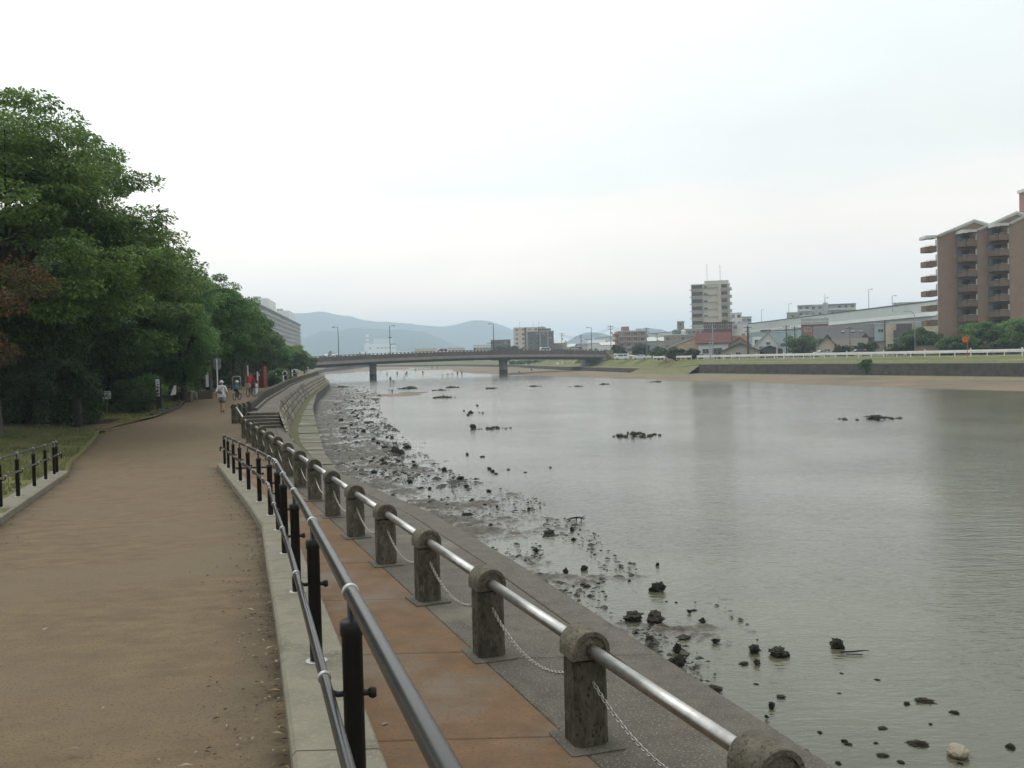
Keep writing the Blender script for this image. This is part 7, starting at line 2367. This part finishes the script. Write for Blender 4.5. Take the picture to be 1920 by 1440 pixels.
# ------------------------------------------------------------------ distant town
t_, w_, h = blk('apartment_block', 'cream six-storey apartment block behind the bridge', 964, 1024, 614, 640, 16, B['cream'], 7, 5, 1.6, 1.3, RZ, cat='apartment block', side=2, skip=0.1)
MB().box((-w_ * 0.13, -0.3, h / 2), (w_ * 0.06, 0.6, h)).build('stair_shaft', B['brown'], t_, local=True)
for x in (-w_ * 0.3, w_ * 0.12, w_ * 0.3):
    MB().tube([(x, 3, h), (x, 3, h + 4.5)], 0.1, 5).build('aerial', M['grey_metal'], t_, local=True)
t_, w_, h = blk('apartment_block', 'dark grey-brown apartment block in front of the cream one', 990, 1039, 621, 560, 16, B['dgrey'], 6, 4, 1.6, 1.2, RZ, cat='apartment block', side=2, fm=B['taupe'])
for x in (-0.5, -0.02, 0.28):
    MB().box((x * w_, -0.35, h / 2), (w_ * 0.05, 0.7, h)).build('pier', B['taupe'], t_, local=True)
MB().box((w_ * 0.15, 5, h + 0.9), (w_ * 0.5, 6, 1.4)).build('roof_house', B['dgrey'], t_, local=True)
blk('building', 'dark low block left of the cream apartments', 921, 958, 637, 600, 14, B['dgrey'], 3, 6, 1.5, 1.3, RZ, fm=B['taupe'], skip=0.2)
blk('building', 'pale low building left of the dark low block', 888, 922, 647, 640, 10, B['white'], 2, 6, 1.8, 1.4, RZ)
blk('building', 'long low white building above the middle of the bridge', 778, 872, 653, 760, 12, B['cream'], 1, 14, 1.9, 1.6, 2.0)
blk('building', 'small dark-roofed house right of the dark apartments', 1071, 1092, 650, 520, 8, B['dgrey'], 1, 3, 1.5, 1.3, RZ)
gable('house', 'low house with a dark curved roof behind the bridge end', 1062, 1093, 650, 657, 480, 10, B['white'], B['tile'], RZ, ridge='y', over=1.0)
# long slab block behind the park trees
A_, C_ = Vector((-128, 490, 0)), Vector((-171, 795, 0))
sb = thing('apartment_slab', 'long pale slab apartment block with white roof boxes above the park trees', 'apartment block', (A_ + C_) / 2 + Vector((0, 0, 1)))
dv = (C_ - A_)
L_ = dv.length
dn = dv.normalized()
nn = Vector((dn.y, -dn.x, 0))
an = math.atan2(dn.y, dn.x)
top = 33.0
ctr = (A_ + C_) / 2 - nn * 6
M['slab_wall'] = flat('slab_render', (0.44, 0.42, 0.38), scale=0.1)
MB().box((ctr.x, ctr.y, top / 2), (L_, 12, top), an).build('wall', M['slab_wall'], sb)
MB().box((ctr.x, ctr.y, top + 0.4), (L_ + 0.6, 13, 1.6), an).build('roof', B['dgrey'], sb)
wslab = win(2.6, 1.5)
nfl, ncol = 11, 30
for k_ in range(4, nfl):
    for i in range(ncol):
        p = A_ + dv * ((i + 0.5) / ncol) + nn * 0.05
        o = put('window', wslab, sb, Vector((p.x, p.y, top / nfl * (k_ + 0.55))) - Vector(ORG[sb.name]), an)
        if i > 28:
            pass
    MB().box((A_.x + dv.x / 2 + nn.x * 0.5, A_.y + dv.y / 2 + nn.y * 0.5, top / nfl * k_ + 0.3), (L_, 1.0, 0.25), an).build('floor_ledge', M['slab_wall'], sb)
for t0, hh_ in ((0.30, 5.5), (0.76, 6.0)):
    p = A_ + dv * t0 - nn * 5
    MB().box((p.x, p.y, top + 4.6), (46, 9, hh_), an).build('roof_box', M['white'], sb)
    MB().box((p.x, p.y, top + 1.4), (40, 8, 1.6), an).build('roof_box_base', B['grey'], sb)
    MB().box((p.x - 4, p.y, top + 4.6 + hh_ / 2 + 1.2), (8, 4, 2.4), an).build('vent_house', B['grey'], sb)
# factory with a banded chimney below the hills
DF = 2500
t_, w_, h = blk('factory', 'pale distant factory with a banded chimney below the hills', 684, 742, 645, DF, 60, B['white'], 2, 8, 6, 4, 0, skip=0.2)
MB().box((-w_ * 0.55, 20, h * 0.3), (w_ * 0.35, 40, h * 0.6)).build('annex', B['white'], t_, local=True)
MB().box((w_ * 0.1, 20, h * 1.15), (w_ * 0.6, 40, h * 0.3)).build('roof_hall', M['trim'], t_, local=True)
MB().box((w_ * 0.75, 20, h * 0.3), (w_ * 0.5, 40, h * 0.5)).build('annex', B['white'], t_, local=True)
hc = Z_at(690, 627, DF)
m_ = MB().lathe([(4.5, 0), (3.5, hc)], (-w_ * 0.4, 10, 0), 12)
ch_ = m_.build('chimney', B['white'], t_, local=True)
for k_ in range(4):
    MB().lathe([(4.7 - 0.1 * k_, hc * (0.45 + 0.13 * k_)), (4.6 - 0.1 * k_, hc * (0.50 + 0.13 * k_))], (-w_ * 0.4, 10, 0), 12).build('band', B['pink'], ch_, local=True)
# small far houses
fhs = []
rr = random.Random(5)
wm1 = win(1.6, 1.2)
specs = [(rr.uniform(588, 790), rr.uniform(900, 1500)) for _ in range(26)] + [(rr.uniform(1040, 1150), rr.uniform(560, 900)) for _ in range(20)] + [(rr.uniform(1215, 1300), rr.uniform(400, 520)) for _ in range(8)]
specs += [(rr.uniform(1420, 1500), rr.uniform(380, 460)) for _ in range(4)]
for i, (px, d) in enumerate(specs):
    w_ = rr.uniform(7, 16)
    h = rr.uniform(4.5, 9) * (1.0 if px < 800 else 1.15)
    x = X_at(px, d)
    wmt = rr.choice([B['white'], B['white'], B['cream'], B['taupe'], B['grey'], B['sand']])
    rmt = rr.choice([B['tile'], B['tile_b'], M['trim'], B['grey']])
    grp, lab = (('distant houses beyond the left of the bridge', 'tiny distant house beyond the left half of the bridge') if px < 800 else
                ('distant houses behind the bridge end', 'small distant house in the cluster behind the right end of the bridge') if px < 1160 else
                ('houses behind the far bank', 'small house half hidden behind the far-bank houses left of the tower') if px < 1310 else ('houses under the viaduct', 'small house half hidden beneath the viaduct'))
    t_ = thing('far_house', lab, 'house', (x, d, 0.9), rr.uniform(-0.5, 0.5), grp)
    MB().box((0, 4, h / 2 - 0.5), (w_, 8, h)).build('wall', wmt, t_, local=True)
    MB().add([(-w_ / 2 - .5, -0.5, h - 0.6), (w_ / 2 + .5, -0.5, h - 0.6), (w_ / 2 + .5, 8.5, h - 0.6), (-w_ / 2 - .5, 8.5, h - 0.6), (-w_ / 2 - .5, 4, h + 1.2), (w_ / 2 + .5, 4, h + 1.2)],
             [(0, 1, 5, 4), (2, 3, 4, 5), (1, 2, 5), (3, 0, 4), (3, 2, 1, 0)]).build('roof', rmt, t_, local=True)
    if d < 900:
        for u_ in (-0.3, 0.0, 0.3):
            put('window', wm1, t_, (u_ * w_, -0.02, h * 0.55))

# far tree belts below the hills, one mass
C2 = []
for _ in range(420):
    px = random.uniform(560, 1320)
    d = random.uniform(900, 2200)
    C2.append((X_at(px, d), d, random.uniform(1, 6)))
Q = leaf_cloud(np.array(C2), np.random.default_rng(3).uniform(5, 11, len(C2)), 0.55, 40, 5.0, 77, 0.1, 1.6)
o = tri_obj('far_wood', Q, M['leaf_far'], 4)
o['kind'] = 'stuff'
o['label'] = 'far belt of trees and gardens below the hills'

# ------------------------------------------------------------------ haze: the humid air of the whole valley
hm = bpy.data.materials.new('haze')
hm.use_nodes = True
hn = hm.node_tree
hn.nodes.clear()
ho = hn.nodes.new('ShaderNodeOutputMaterial')
pv = hn.nodes.new('ShaderNodeVolumePrincipled')
pv.inputs['Color'].default_value = (0.70, 0.855, 1.0, 1)
pv.inputs['Density'].default_value = 0.00032
pv.inputs['Anisotropy'].default_value = 0.0
hn.links.new(pv.outputs[0], ho.inputs['Volume'])
mb = MB().box((0, 3000, 130), (18800, 12500, 270))
hz = mb.build('haze', hm)
hz['kind'] = 'stuff'
hz['label'] = 'thin pale summer haze filling the valley air'
